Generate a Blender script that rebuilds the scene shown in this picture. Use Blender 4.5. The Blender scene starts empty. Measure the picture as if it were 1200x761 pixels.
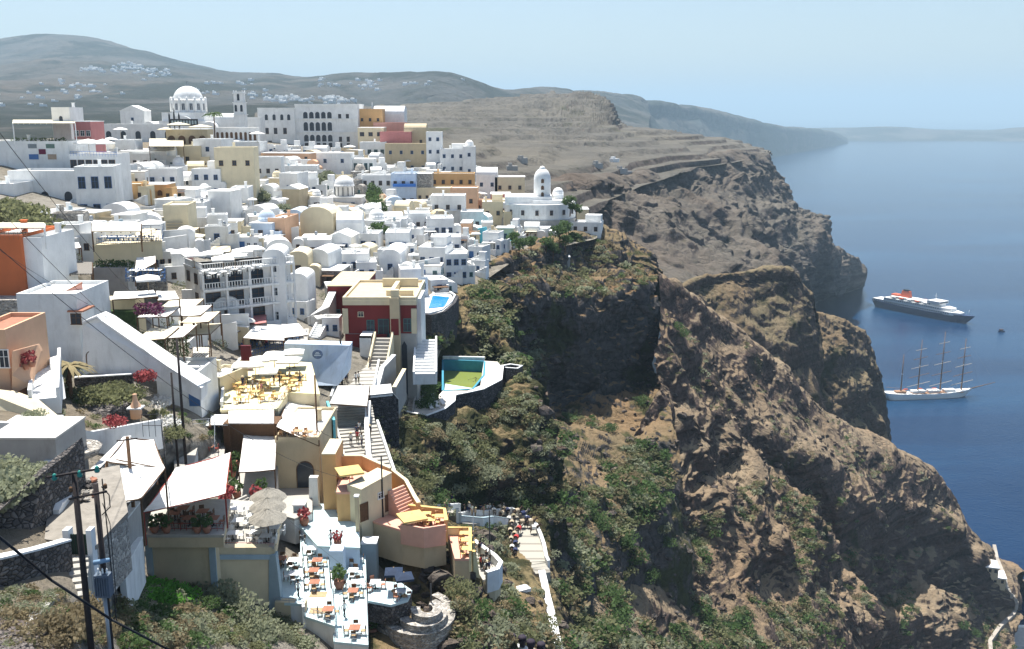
import bpy, math, random
import numpy as np
from mathutils import Vector, Matrix
from mathutils.bvhtree import BVHTree
random.seed(7)
SC = bpy.context.scene
COL = SC.collection
H = 250.0
F = 1150.0
CX, CY = 600.0, 380.5
PITCH = math.atan((CY - 133.0) / F)
cp, sp = math.cos(PITCH), math.sin(PITCH)

def K(px, py, D):
    u = (px - CX) / F; v = (py - CY) / F
    dy = cp - v * sp; dz = -sp - v * cp
    s = D / dy
    return (u * s, D, H + dz * s)
def Z(px, D, z):
    s = D * cp - (z - H) * sp
    return ((px - CX) / F * s, D, z)
def proj(p):
    x, y, z = p[0], p[1], p[2] - H
    d = y * cp - z * sp
    return (CX + F * x / d, CY + F * (-(y * sp + z * cp)) / d, d)

# ---------------------------------------------------------------- objects
def link(o, parent=None):
    COL.objects.link(o)
    if parent is not None: o.parent = parent
    return o
def tag(o, label=None, cat=None, group=None, kind=None):
    if label: o['label'] = label
    if cat: o['category'] = cat
    if group: o['group'] = group
    if kind: o['kind'] = kind
    return o
def empty(name, loc=(0, 0, 0), rz=0.0):
    o = bpy.data.objects.new(name, None)
    o.location = loc; o.rotation_euler = (0, 0, rz); o.empty_display_size = 0.5
    return link(o)
KIDS = {}
def reg(o, parent):
    if parent is not None: KIDS.setdefault(parent.name, []).append(o)
    return o
def copy_tree(o, parent=None):
    c = o.copy(); link(c, parent); reg(c, parent)
    for ch in KIDS.get(o.name, []): copy_tree(ch, c)
    return c

class MB:
    """collects faces of one mesh"""
    def __init__(s):
        s.v = []; s.f = []; s.m = []; s.sm = []
    def add(s, vs, fs, mi=0, smooth=False, M=None):
        b = len(s.v)
        if M is not None: vs = [tuple(M @ Vector(p)) for p in vs]
        s.v.extend(vs)
        for f in fs:
            s.f.append([b + i for i in f]); s.m.append(mi); s.sm.append(smooth)
    def box(s, x0, x1, y0, y1, z0, z1, mi=0, M=None):
        s.add([(x0,y0,z0),(x1,y0,z0),(x1,y1,z0),(x0,y1,z0),(x0,y0,z1),(x1,y0,z1),(x1,y1,z1),(x0,y1,z1)],
              [(0,3,2,1),(4,5,6,7),(0,1,5,4),(1,2,6,5),(2,3,7,6),(3,0,4,7)], mi, M=M)
    def tbox(s, x0, x1, y0, y1, z0, z1, t, mi=0):      # tapering upward by t each side
        s.add([(x0,y0,z0),(x1,y0,z0),(x1,y1,z0),(x0,y1,z0),(x0+t,y0+t,z1),(x1-t,y0+t,z1),(x1-t,y1-t,z1),(x0+t,y1-t,z1)],
              [(0,3,2,1),(4,5,6,7),(0,1,5,4),(1,2,6,5),(2,3,7,6),(3,0,4,7)], mi)
    def prism(s, poly, z0, z1, mi=0, cap=True):         # poly xy counter clockwise; z0/z1 floats or lists
        n = len(poly)
        a = z0 if isinstance(z0, (list, tuple)) else [z0] * n
        c = z1 if isinstance(z1, (list, tuple)) else [z1] * n
        vs = [(p[0], p[1], a[i]) for i, p in enumerate(poly)] + [(p[0], p[1], c[i]) for i, p in enumerate(poly)]
        fs = [(i, (i + 1) % n, n + (i + 1) % n, n + i) for i in range(n)]
        if cap: fs += [tuple(range(n - 1, -1, -1)), tuple(range(n, 2 * n))]
        s.add(vs, fs, mi)
    def xprism(s, prof, y0, y1, mi=0, smooth=False):     # profile in xz, extruded along y
        n = len(prof)
        vs = [(p[0], y0, p[1]) for p in prof] + [(p[0], y1, p[1]) for p in prof]
        s.add(vs, [(i, (i + 1) % n, n + (i + 1) % n, n + i)[::-1] for i in range(n)], mi, smooth)
        s.add(vs, [tuple(range(n)), tuple(range(2 * n - 1, n - 1, -1))], mi)
    def yprism(s, prof, x0, x1, mi=0):                   # profile in yz, extruded along x
        n = len(prof)
        vs = [(x0, p[0], p[1]) for p in prof] + [(x1, p[0], p[1]) for p in prof]
        s.add(vs, [(i, (i + 1) % n, n + (i + 1) % n, n + i) for i in range(n)] + [tuple(range(n))[::-1], tuple(range(n, 2 * n))], mi)
    def lathe(s, prof, n=12, cx=0, cy=0, cz=0, mi=0, smooth=True, a0=0.0):
        vs = []; fs = []; m = len(prof)
        for r, z in prof:
            for k in range(n):
                a = a0 + 2 * math.pi * k / n
                vs.append((cx + r * math.cos(a), cy + r * math.sin(a), cz + z))
        for j in range(m - 1):
            for k in range(n):
                k2 = (k + 1) % n
                fs.append((j * n + k, j * n + k2, (j + 1) * n + k2, (j + 1) * n + k))
        fs.append(tuple(range(n - 1, -1, -1))); fs.append(tuple((m - 1) * n + k for k in range(n)))
        s.add(vs, fs, mi, smooth)
    def tube(s, p, q, r, r2=None, n=6, mi=0):
        p = Vector(p); q = Vector(q); d = q - p
        if d.length < 1e-6: return
        r2 = r if r2 is None else r2
        d.normalize()
        a = d.cross(Vector((0, 0, 1)))
        if a.length < 1e-3: a = Vector((1, 0, 0))
        a.normalize(); b = d.cross(a)
        vs = []
        for c, rr in ((p, r), (q, r2)):
            for k in range(n):
                t = 2 * math.pi * k / n
                vs.append(tuple(c + a * (rr * math.cos(t)) + b * (rr * math.sin(t))))
        fs = [(k, n + k, n + (k + 1) % n, (k + 1) % n) for k in range(n)] + [tuple(range(n)), tuple(range(2 * n - 1, n - 1, -1))]
        s.add(vs, fs, mi, n > 5)
    def path(s, pts, r, n=5, mi=0):
        for a, b in zip(pts[:-1], pts[1:]): s.tube(a, b, r, n=n, mi=mi)
    def ribbon(s, pts, w, z0, z1, mi=0):                 # wall of width w following xyz points; z0/z1 offsets
        pts = [Vector(p) for p in pts]
        L = []; R = []
        for i, p in enumerate(pts):
            d = (pts[min(i + 1, len(pts) - 1)] - pts[max(i - 1, 0)]); d.z = 0
            if d.length < 1e-6: d = Vector((1, 0, 0))
            d.normalize(); nrm = Vector((-d.y, d.x, 0)) * (w / 2)
            L.append(p + nrm); R.append(p - nrm)
        n = len(pts); vs = []
        for arr, off in ((L, z0), (R, z0), (R, z1), (L, z1)):
            vs += [(a.x, a.y, a.z + off) for a in arr]
        fs = []
        for i in range(n - 1):
            for k in range(4):
                k2 = (k + 1) % 4
                fs.append((k * n + i, k * n + i + 1, k2 * n + i + 1, k2 * n + i))
        fs += [(0, n, 2 * n, 3 * n), (3 * n + n - 1, 2 * n + n - 1, n + n - 1, n - 1)]
        s.add(vs, fs, mi)
    def blob(s, c, r, seed=0, n=7, m=5, mi=0, amp=.25, smooth=False):
        rnd = random.Random(seed); vs = []; fs = []
        for j in range(m + 1):
            t = math.pi * j / m
            for k in range(n):
                a = 2 * math.pi * (k + .5 * (j % 2)) / n
                q = 1 + rnd.uniform(-amp, amp)
                vs.append((c[0] + r[0] * q * math.sin(t) * math.cos(a), c[1] + r[1] * q * math.sin(t) * math.sin(a), c[2] + r[2] * q * math.cos(t)))
        for j in range(m):
            for k in range(n):
                fs.append((j * n + k, (j + 1) * n + k, (j + 1) * n + (k + 1) % n, j * n + (k + 1) % n))
        s.add(vs, fs, mi, smooth)
    def build(s, name, mats, parent=None, loc=None, rz=0.0):
        me = bpy.data.meshes.new(name)
        me.from_pydata(s.v, [], s.f)
        if not isinstance(mats, (list, tuple)): mats = [mats]
        for m in mats: me.materials.append(m)
        me.polygons.foreach_set('material_index', s.m)
        me.polygons.foreach_set('use_smooth', s.sm)
        me.update()
        o = bpy.data.objects.new(name, me)
        if loc is not None: o.location = loc
        if rz: o.rotation_euler = (0, 0, rz)
        link(o, parent); reg(o, parent)
        return o

# ---------------------------------------------------------------- numpy noise
_rs = np.random.RandomState(5)
_P = _rs.permutation(256); _P = np.concatenate([_P, _P, _P])
_G = _rs.normal(size=(256, 3)); _G /= np.linalg.norm(_G, axis=1)[:, None]
def perlin(p):
    i = np.floor(p).astype(int); f = p - i; i &= 255
    u = f * f * f * (f * (f * 6 - 15) + 10)
    out = 0
    for a in (0, 1):
        for b in (0, 1):
            for c in (0, 1):
                h = _P[_P[_P[i[:, 0] + a] + i[:, 1] + b] + i[:, 2] + c]
                g = _G[h]
                d = g[:, 0] * (f[:, 0] - a) + g[:, 1] * (f[:, 1] - b) + g[:, 2] * (f[:, 2] - c)
                w = (u[:, 0] if a else 1 - u[:, 0]) * (u[:, 1] if b else 1 - u[:, 1]) * (u[:, 2] if c else 1 - u[:, 2])
                out = out + d * w
    return out
def fbm(p, oct=5, ridged=False, gain=.5):
    s = 0; a = 1.0
    for k in range(oct):
        n = perlin(p * (2.03 ** k) + k * 17.3)
        if ridged: n = .5 - np.abs(n) * 2
        s = s + a * n; a *= gain
    return s

# ---------------------------------------------------------------- materials
def nm(name):
    m = bpy.data.materials.new(name); m.use_nodes = True
    nt = m.node_tree; b = nt.nodes['Principled BSDF']
    return m, nt, b
def N(nt, t, **kw):
    n = nt.nodes.new(t)
    for k, v in kw.items():
        if k.startswith('i_'): n.inputs[int(k[2:]) if k[2:].isdigit() else k[2:]].default_value = v
        else: setattr(n, k, v)
    return n
def noise(nt, vec, scale, detail=4, rough=.55, dist=0):
    n = N(nt, 'ShaderNodeTexNoise'); n.inputs['Scale'].default_value = scale
    n.inputs['Detail'].default_value = detail; n.inputs['Roughness'].default_value = rough; n.inputs['Distortion'].default_value = dist
    nt.links.new(vec, n.inputs['Vector']); return n.outputs['Fac']
def ramp(nt, fac, stops):
    r = N(nt, 'ShaderNodeValToRGB'); e = r.color_ramp.elements
    while len(e) < len(stops): e.new(.5)
    for k, (p, c) in enumerate(stops):
        e[k].position = p; e[k].color = (c[0], c[1], c[2], 1) if isinstance(c, tuple) else (c, c, c, 1)
    nt.links.new(fac, r.inputs[0]); return r.outputs['Color']
def mix(nt, fac, a, b, mode='MIX'):
    m = N(nt, 'ShaderNodeMix', data_type='RGBA', blend_type=mode)
    for s, v in ((m.inputs[0], fac), (m.inputs[6], a), (m.inputs[7], b)):
        if isinstance(v, bpy.types.NodeSocket): nt.links.new(v, s)
        elif isinstance(v, tuple): s.default_value = (v[0], v[1], v[2], 1)
        else: s.default_value = v
    return m.outputs[2]
def bump(nt, b, h, strength=.5, dist=.1):
    n = N(nt, 'ShaderNodeBump'); n.inputs['Strength'].default_value = strength; n.inputs['Distance'].default_value = dist
    nt.links.new(h, n.inputs['Height']); nt.links.new(n.outputs[0], b.inputs['Normal'])
def paint(name, c, rough=.8, var=.12, scale=1.2, stain=.0, bmp=.0, metallic=0.0):
    """plain coloured surface with gentle blotches, optional stains"""
    m, nt, b = nm(name)
    tc = N(nt, 'ShaderNodeTexCoord').outputs['Object']
    f = noise(nt, tc, scale, 5, .6)
    d = tuple(x * (1 - var) for x in c); l = tuple(min(1, x * (1 + var * .6)) for x in c)
    col = ramp(nt, f, [(.3, d), (.7, l)])
    if stain:
        mp = N(nt, 'ShaderNodeMapping'); mp.inputs['Scale'].default_value = (1.0, 1.0, .25); nt.links.new(tc, mp.inputs[0])
        f2 = noise(nt, mp.outputs[0], .9, 6, .7)
        col = mix(nt, ramp(nt, f2, [(.52, 0.0), (.72, stain)]), col, (c[0] * .5, c[1] * .48, c[2] * .44))
    nt.links.new(col, b.inputs['Base Color']); b.inputs['Roughness'].default_value = rough
    b.inputs['Metallic'].default_value = metallic
    b.inputs['Specular IOR Level'].default_value = .3
    if bmp: bump(nt, b, noise(nt, tc, 9, 5, .7), bmp, .05)
    return m

def leafmat(name, c, var=.4, scale=2.0, tr=.45):
    """thin leaves that let part of the light through"""
    m = paint(name, c, var=var, scale=scale); nt = m.node_tree; b = nt.nodes['Principled BSDF']; out = nt.nodes['Material Output']
    t = N(nt, 'ShaderNodeBsdfTranslucent'); src = b.inputs['Base Color'].links[0].from_socket; nt.links.new(src, t.inputs[0])
    mx = N(nt, 'ShaderNodeMixShader'); mx.inputs[0].default_value = tr
    nt.links.new(b.outputs[0], mx.inputs[1]); nt.links.new(t.outputs[0], mx.inputs[2]); nt.links.new(mx.outputs[0], out.inputs[0]); return m
HAZE_D = 1.0e-4
EXPO = 0.94
# ---------------------------------------------------------------- terrain
def terrain_mat(name, flat, flat2, rock, rock2, green=None, gthr=.55, gscale=.05, strata=.0, steep=(.62, .8), dirt=(.2, .12, .07), bs=1.0, dots=0.0, dotcol=(.06, .062, .035)):
    m, nt, b = nm(name)
    geo = N(nt, 'ShaderNodeNewGeometry'); pos = geo.outputs['Position']
    big = noise(nt, pos, .018 * bs, 5, .6); mid = noise(nt, pos, .11 * bs, 6, .65); fine = noise(nt, pos, .9 * bs, 6, .7)
    base = mix(nt, ramp(nt, mid, [(.38, 0.0), (.62, 1.0)]), flat, flat2)
    base = mix(nt, ramp(nt, big, [(.45, 0.0), (.7, .7)]), base, dirt)
    rk = mix(nt, ramp(nt, fine, [(.35, 0.0), (.65, 1.0)]), rock, rock2)
    vw = N(nt, 'ShaderNodeMapping'); vw.inputs['Scale'].default_value = (.16 * bs, .16 * bs, .3 * bs)
    wp = N(nt, 'ShaderNodeVectorMath', operation='ADD'); ns = N(nt, 'ShaderNodeTexNoise'); ns.inputs['Scale'].default_value = .15 * bs; ns.inputs['Detail'].default_value = 3; nt.links.new(pos, ns.inputs['Vector'])
    vs_ = N(nt, 'ShaderNodeVectorMath', operation='SCALE'); vs_.inputs['Scale'].default_value = 9 / bs; nt.links.new(ns.outputs['Color'], vs_.inputs[0]); nt.links.new(pos, wp.inputs[0]); nt.links.new(vs_.outputs[0], wp.inputs[1]); nt.links.new(wp.outputs[0], vw.inputs[0])
    vc = N(nt, 'ShaderNodeTexVoronoi', feature='DISTANCE_TO_EDGE'); vc.inputs['Scale'].default_value = 1.0; nt.links.new(vw.outputs[0], vc.inputs['Vector'])
    crack = ramp(nt, vc.outputs['Distance'], [(0.0, .25), (.12, 1.0)])
    rk = mix(nt, .8, rk, crack, 'MULTIPLY')
    if strata:
        sx = N(nt, 'ShaderNodeMapping'); sx.inputs['Scale'].default_value = (.012 * bs, .012 * bs, .35 * bs); nt.links.new(pos, sx.inputs[0])
        st = noise(nt, sx.outputs[0], 1.0, 5, .6, .4)
        rk = mix(nt, strata, rk, ramp(nt, st, [(.3, tuple(x * .45 for x in rock)), (.48, rock2), (.55, tuple(min(1, x * 1.7) for x in rock2)), (.7, (rock[0] * 1.1, rock[1] * .75, rock[2] * .65))]))
    sep = N(nt, 'ShaderNodeSeparateXYZ'); nt.links.new(geo.outputs['Normal'], sep.inputs[0])
    sl = N(nt, 'ShaderNodeMath', operation='ADD'); nt.links.new(sep.outputs[2], sl.inputs[0])
    mm = N(nt, 'ShaderNodeMath', operation='MULTIPLY_ADD'); nt.links.new(mid, mm.inputs[0]); mm.inputs[1].default_value = .5; mm.inputs[2].default_value = -.25
    nt.links.new(mm.outputs[0], sl.inputs[1])
    col = mix(nt, ramp(nt, sl.outputs[0], [(steep[0], 0.0), (steep[1], 1.0)]), rk, base)
    if green:
        g = noise(nt, pos, gscale, 6, .68)
        gc = mix(nt, ramp(nt, fine, [(.4, 0.0), (.6, 1.0)]), green, tuple(x * .5 for x in green))
        col = mix(nt, ramp(nt, g, [(gthr, 0.0), (gthr + .07, .9)]), col, gc)
    if dots:
        vo = N(nt, 'ShaderNodeTexVoronoi'); vo.inputs['Scale'].default_value = .55 * bs; nt.links.new(pos, vo.inputs['Vector'])
        dm = mix(nt, 1.0, ramp(nt, vo.outputs['Distance'], [(.18, 1.0), (.36, 0.0)]), ramp(nt, noise(nt, pos, .045 * bs, 4), [(.4, 0.0), (.6, dots)]), 'MULTIPLY')
        col = mix(nt, dm, col, dotcol)
    col = mix(nt, .4, col, ramp(nt, fine, [(.3, .35), (.7, 1.0)]), 'MULTIPLY')
    nt.links.new(col, b.inputs['Base Color']); b.inputs['Roughness'].default_value = .95
    b.inputs['Specular IOR Level'].default_value = .1
    h0 = N(nt, 'ShaderNodeMath', operation='MULTIPLY_ADD'); nt.links.new(crack, h0.inputs[0]); h0.inputs[1].default_value = .5; nt.links.new(mid, h0.inputs[2])
    hh = N(nt, 'ShaderNodeMath', operation='ADD'); nt.links.new(noise(nt, pos, 2.2 * bs, 6, .75), hh.inputs[0]); nt.links.new(h0.outputs[0], hh.inputs[1])
    bump(nt, b, hh.outputs[0], .8, .9 / bs)
    return m

def cubic(ctrl, n, axis=0):
    """Catmull-Rom upsample along axis 0"""
    k = ctrl.shape[0]; t = np.linspace(0, k - 1 - 1e-6, n); i = np.floor(t).astype(int); f = (t - i)
    g = lambda j: ctrl[np.clip(j, 0, k - 1)]
    sh = (n,) + (1,) * (ctrl.ndim - 1); f = f.reshape(sh)
    p0, p1, p2, p3 = g(i - 1), g(i), g(i + 1), g(i + 2)
    ten = .35
    m1 = (p2 - p0) * ten; m2 = (p3 - p1) * ten
    return (2*f**3 - 3*f**2 + 1) * p1 + (f**3 - 2*f**2 + f) * m1 + (-2*f**3 + 3*f**2) * p2 + (f**3 - f**2) * m2

def terrain(name, rows, nu, nv, mat, amp=1.0, scale=.05, ridged=True, oct=6, blocky=0.0, bscale=.06, ampmap=None, seed=0, gully=0.0, step=0.0, big=0.0, bigs=.014):
    C = np.array(rows, float)                     # rows x cols x 3
    A = np.ones(C.shape[:2]) if ampmap is None else np.array(ampmap, float)
    C4 = np.concatenate([C, A[..., None]], axis=2)
    S = cubic(C4, nv); S = cubic(S.transpose(1, 0, 2), nu).transpose(1, 0, 2)
    P = S[..., :3].copy(); A = np.clip(S[..., 3], 0, None)
    du = np.gradient(P, axis=1); dv = np.gradient(P, axis=0)
    n = np.cross(dv, du); n /= (np.linalg.norm(n, axis=2)[..., None] + 1e-9)
    if n[..., 2].mean() < 0: n = -n
    q = P.reshape(-1, 3)
    d = fbm(q * scale + seed, oct, ridged, .52) * amp
    if blocky:
        b = fbm(q * np.array([bscale, bscale, bscale * 1.6]) + seed + 31, 4, False, .5) * 5
        fr = b - np.floor(b); st = np.floor(b) + np.clip((fr - .35) / .2, 0, 1)
        d = d + st * blocky
    if big: d = d + fbm(q * bigs + 77 + seed, 3, False, .5) * big * 2 + (np.clip(fbm(q * np.array([bigs * 2.6, bigs * 2.6, bigs * 4]) + 5, 2, False) * 5, -1, 1)) * big * .28
    if gully:
        d = d + fbm(q * np.array([scale * 2.2, scale * .5, scale * .5]) + 7 + seed, 4, True, .5) * gully
    d = d.reshape(nv, nu) * A
    P += n * d[..., None]
    if step:
        q2 = P[..., 2] / step + (perlin(P.reshape(-1, 3) * .004) * 1.5).reshape(nv, nu); fr = q2 - np.floor(q2); P[..., 2] += step * (np.clip((fr - .78) / .22, 0, 1) - fr) * .85
    me = bpy.data.meshes.new(name)
    me.vertices.add(nu * nv); me.vertices.foreach_set('co', P.reshape(-1).astype(np.float32))
    ii = np.arange(nu * nv).reshape(nv, nu)
    quads = np.stack([ii[:-1, :-1], ii[1:, :-1], ii[1:, 1:], ii[:-1, 1:]], -1).reshape(-1, 4)
    nf = len(quads)
    # orient upward
    e1 = P[1, 0] - P[0, 0]; e2 = P[0, 1] - P[0, 0]
    v = P.reshape(-1, 3)
    nz = np.cross(v[quads[:, 1]] - v[quads[:, 0]], v[quads[:, 3]] - v[quads[:, 0]])[:, 2].mean()
    if nz < 0: quads = quads[:, ::-1]
    me.loops.add(nf * 4); me.loops.foreach_set('vertex_index', quads.reshape(-1).astype(np.int32))
    me.polygons.add(nf); me.polygons.foreach_set('loop_start', np.arange(0, nf * 4, 4, dtype=np.int32))
    me.polygons.foreach_set('use_smooth', np.ones(nf, bool))
    me.update(); me.materials.append(mat)
    o = bpy.data.objects.new(name, me); link(o); o['kind'] = 'structure'
    return o, P, quads

def ground_bvh(items):
    vs = []; fs = []; b = 0
    for P, q in items:
        vs.append(P.reshape(-1, 3)); fs.append(q + b); b += P.shape[0] * P.shape[1]
    return BVHTree.FromPolygons(np.concatenate(vs).tolist(), np.concatenate(fs).tolist())

# -- materials
M_hill = terrain_mat('near_scrub_slope', (.36, .26, .14), (.26, .21, .11), (.055, .045, .042), (.11, .09, .075), green=(.05, .062, .026), gthr=.46, gscale=.07, steep=(.45, .62), dots=.8)
M_ridge = terrain_mat('brown_ridge', (.37, .285, .19), (.28, .21, .14), (.06, .048, .045), (.14, .10, .082), green=(.07, .08, .035), gthr=.62, gscale=.035, strata=.5, steep=(.5, .66), dirt=(.30, .20, .12), dots=.6)
M_bigrock = terrain_mat('dark_lava_rock', (.30, .215, .125), (.22, .17, .10), (.06, .055, .055), (.13, .118, .11), green=(.085, .095, .04), gthr=.53, gscale=.06, strata=.25, steep=(.66, .8), dirt=(.28, .16, .08), dots=.5)
M_mid = terrain_mat('mid_rocks', (.27, .21, .13), (.2, .165, .1), (.05, .042, .04), (.12, .095, .08), green=(.055, .06, .03), gthr=.55, gscale=.03, strata=.4, steep=(.5, .66), dots=.6)
M_far = terrain_mat('far_cliffs', (.20, .175, .145), (.15, .135, .112), (.045, .042, .044), (.12, .10, .09), strata=.6, steep=(.55, .72), bs=.35, dirt=(.17, .12, .09), dots=.4)
M_fields = terrain_mat('dry_fields', (.185, .17, .145), (.12, .112, .098), (.085, .075, .068), (.16, .13, .11), green=(.10, .105, .05), gthr=.6, gscale=.008, steep=(.6, .85), bs=.3, dirt=(.22, .195, .15), dots=.6, strata=.4)
M_mount = terrain_mat('hazy_mountain', (.14, .132, .12), (.078, .085, .078), (.07, .062, .055), (.12, .105, .09), green=(.05, .06, .045), gthr=.48, gscale=.0022, steep=(.6, .85), bs=.06, dirt=(.17, .13, .09), dots=.5)
M_town = terrain_mat('pale_town_ground', (.38, .35, .30), (.27, .245, .20), (.30, .28, .25), (.42, .4, .36), green=(.07, .085, .03), gthr=.66, gscale=.05, steep=(.4, .6), dirt=(.27, .21, .14), dots=.5)

T = []
town_rows = [
 [Z(-260,430,238), Z(0,440,238), Z(120,460,240), Z(250,520,238), Z(380,560,236), Z(480,560,231), Z(560,520,223), Z(640,420,210)],
 [K(-260,175,250), K(0,170,250), K(120,172,330), K(250,165,400), K(380,172,430), K(480,182,430), K(560,208,400), K(652,252,340)],
 [K(-260,235,170), K(0,238,185), K(110,242,200), K(220,240,240), K(340,235,290), K(450,238,310), K(560,250,330), K(700,278,296)],
 [K(-260,330,125), K(0,322,130), K(110,310,150), K(210,300,180), K(330,290,215), K(440,285,235), K(530,290,250), K(615,300,262)],
 [K(-260,370,112), K(0,385,115), K(100,370,130), K(200,355,150), K(310,345,172), K(400,345,190), K(480,345,200), K(545,352,212)],
 [K(-260,470,90), K(0,470,88), K(100,450,105), K(200,430,128), K(300,410,148), K(400,410,155), K(450,440,150), Z(478,152,200)],
 [K(-260,560,62), K(0,560,64), K(100,540,78), K(190,520,98), K(280,510,115), K(360,510,122), K(405,510,127), Z(432,130,203)],
 [K(-260,600,55), K(0,600,57), K(90,600,64), Z(170,98,209), Z(250,102,208), Z(330,105,204.5), Z(400,104,202.5), Z(470,106,201)],
 [K(-260,690,44), K(0,700,45.5), K(90,692,50), K(168,702,72), K(245,700,79), K(322,716,84), K(375,745,82), Z(470,92,198)],
 [K(-260,800,36), K(0,800,37.5), K(90,790,42), K(170,790,52), K(250,800,63), K(330,800,70), K(400,830,72), K(470,830,76)],
 [K(-260,1000,28), K(0,1000,30), K(90,1000,33), K(170,1000,36), K(250,1000,44), K(330,1000,50), K(400,1000,54), K(470,1000,58)],
]
o, P, q = terrain('town_hillside', town_rows, 260, 300, M_town, amp=.35, scale=.09, ridged=False, oct=4)
T.append((P, q)); TOWN = ground_bvh([(P, q)])

S1_rows = [
 [Z(430,300,205), Z(500,300,205), Z(560,300,205), Z(600,300,200), Z(640,300,190), Z(650,310,150)],
 [K(470,350,200), K(500,345,208), K(540,338,218), K(570,338,226), K(590,348,230), Z(615,240,180)],
 [K(455,400,172), K(495,392,190), K(530,386,197), K(565,380,204), K(592,394,204), Z(612,215,175)],
 [K(430,455,142), Z(478,168,198.5), Z(530,185,197.5), Z(585,192,196.5), K(614,452,182), Z(628,190,165)],
 [K(430,500,131), K(472,505,143), K(512,508,148), K(565,484,165), K(634,472,174), Z(645,190,155)],
 [K(432,555,118), K(475,556,133), K(530,552,147), K(592,555,156), K(649,555,163), Z(655,182,148)],
 [K(430,590,112), K(490,592,126), K(530,602,144), K(588,598,154), K(655,606,158), Z(658,176,146)],
 [K(440,640,104), K(495,650,102), K(545,692,94), K(590,652,137), K(648,642,152), Z(665,172,146)],
 [K(440,700,96), K(500,708,95), K(550,735,89), K(600,715,110), K(655,705,138), Z(690,158,150)],
 [K(430,770,82), K(500,785,81), K(550,800,80), K(600,785,92), K(662,770,116), Z(720,130,158)],
 [K(430,950,60), K(500,950,62), K(550,950,66), K(600,950,74), K(680,950,84), Z(760,100,150)],
]
am = [[.3,.4,.6,1,1,1]]*4 + [[.3,.5,.8,1,1.2,1.2]]*2 + [[.2,.3,.25,.25,1,1]] + [[.2,.4,.6,.5,.6,1]]*2 + [[.3,.5,.6,.8,.8,1]]*2
o, P, q = terrain('scrub_slope', S1_rows, 330, 520, M_hill, amp=1.7, scale=.09, ridged=True, oct=6, blocky=.35, bscale=.12, ampmap=am)
T.append((P, q)); S1 = P

R_rows = [
 [Z(520,330,195), Z(600,340,195), Z(660,345,195), Z(700,360,190), Z(740,360,180), Z(790,360,160)],
 [K(560,312,245), K(612,296,268), K(660,285,290), K(705,272,312), K(745,290,312), K(778,322,306)],
 [K(562,325,240), K(608,322,256), K(652,312,272), K(695,320,284), K(738,315,296), K(770,330,296)],
 [K(560,336,236), K(606,342,244), K(652,338,256), K(694,366,262), K(732,338,274), K(767,338,286)],
 [K(568,372,234), K(606,388,243), K(640,400,256), K(690,400,264), K(732,390,273), K(768,385,282)],
 [K(580,420,230), K(610,440,240), K(645,472,254), K(690,472,263), K(732,468,270), K(770,432,278)],
 [K(590,470,208), K(620,490,216), K(650,505,226), K(690,500,240), K(735,500,246), K(785,480,256)],
 [K(600,560,176), K(632,580,178), K(662,600,182), K(694,580,205), K(735,548,226), K(790,520,240)],
 [K(620,680,150), K(650,700,150), K(680,700,158), K(705,660,182), K(745,620,206), K(800,600,226)],
 [Z(640,130,140), Z(670,135,140), Z(700,145,135), Z(730,170,130), Z(770,190,125), Z(820,210,120)],
]
am = [[.6]*6, [.5,.6,.6,.6,.6,.6], [.8]*6, [.9]*6, [1]*6, [1]*6, [.5]*6, [.5]*6, [.5]*6, [.5]*6]
o, P, q = terrain('cliff_rock', R_rows, 420, 520, M_bigrock, amp=3.0, scale=.045, ridged=True, oct=7, blocky=1.2, bscale=.05, ampmap=am, gully=1.6, big=2.2, bigs=.03)
T.append((P, q))

H_rows = [
 [Z(800,380,120), Z(860,440,100), Z(950,470,70), Z(1000,500,40), Z(1060,510,10), Z(1130,500,0), Z(1160,490,-5), Z(1230,500,-8)],
 [K(772,322,302), K(830,362,330), K(900,425,360), K(960,475,385), K(1030,520,410), K(1100,560,430), K(1124,600,440), K(1195,672,452)],
 [K(770,360,285), K(825,410,305), K(890,455,330), K(960,505,355), K(1020,555,372), K(1075,580,400), K(1115,605,420), K(1190,685,440)],
 [K(766,412,268), K(805,472,272), K(870,490,302), K(955,548,325), K(992,600,332), K(1045,600,377), K(1105,612,406), K(1186,700,428)],
 [K(765,450,262), K(824,545,268), K(882,538,300), K(962,610,323), K(1002,680,328), K(1042,695,372), K(1112,690,402), K(1184,718,425)],
 [K(760,500,240), K(808,575,246), K(868,592,264), K(930,636,282), K(982,700,292), K(1030,722,335), K(1100,725,370), K(1182,738,412)],
 [K(735,545,228), K(822,635,237), K(900,664,263), K(952,690,277), K(1000,732,290), K(1020,755,330), K(1090,765,350), K(1185,765,398)],
 [K(690,600,202), K(770,680,208), K(850,715,225), K(930,745,240), K(985,790,260), K(1025,830,285), K(1090,850,310), K(1210,870,345)],
 [K(655,610,188), K(715,690,182), K(800,760,186), K(880,810,200), K(940,850,215), K(1010,890,230), K(1090,920,250), K(1220,940,290)],
 [K(640,700,158), K(690,760,148), K(760,830,150), K(850,880,160), K(930,920,170), K(1020,960,180), K(1120,980,200), K(1260,1000,230)],
 [K(600,900,110), K(680,950,104), K(760,1000,108), K(850,1050,112), K(960,1050,120), K(1060,1080,130), K(1180,1100,140), K(1350,1150,160)],
]
am = [[1]*8, [.45]*8, [.4]*8, [.7]*8, [1]*8, [1.1]*8, [.9,.9,.9,.9,1,1,.8,.4], [.5]*8, [.5]*8, [.6]*8, [.6]*8]
o, P, q = terrain('brown_ridge_slope', H_rows, 620, 720, M_ridge, amp=2.6, scale=.035, ridged=True, oct=7, blocky=1.1, bscale=.04, ampmap=am, gully=.9, seed=3, big=6.5)
T.append((P, q)); HS = P

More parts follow.
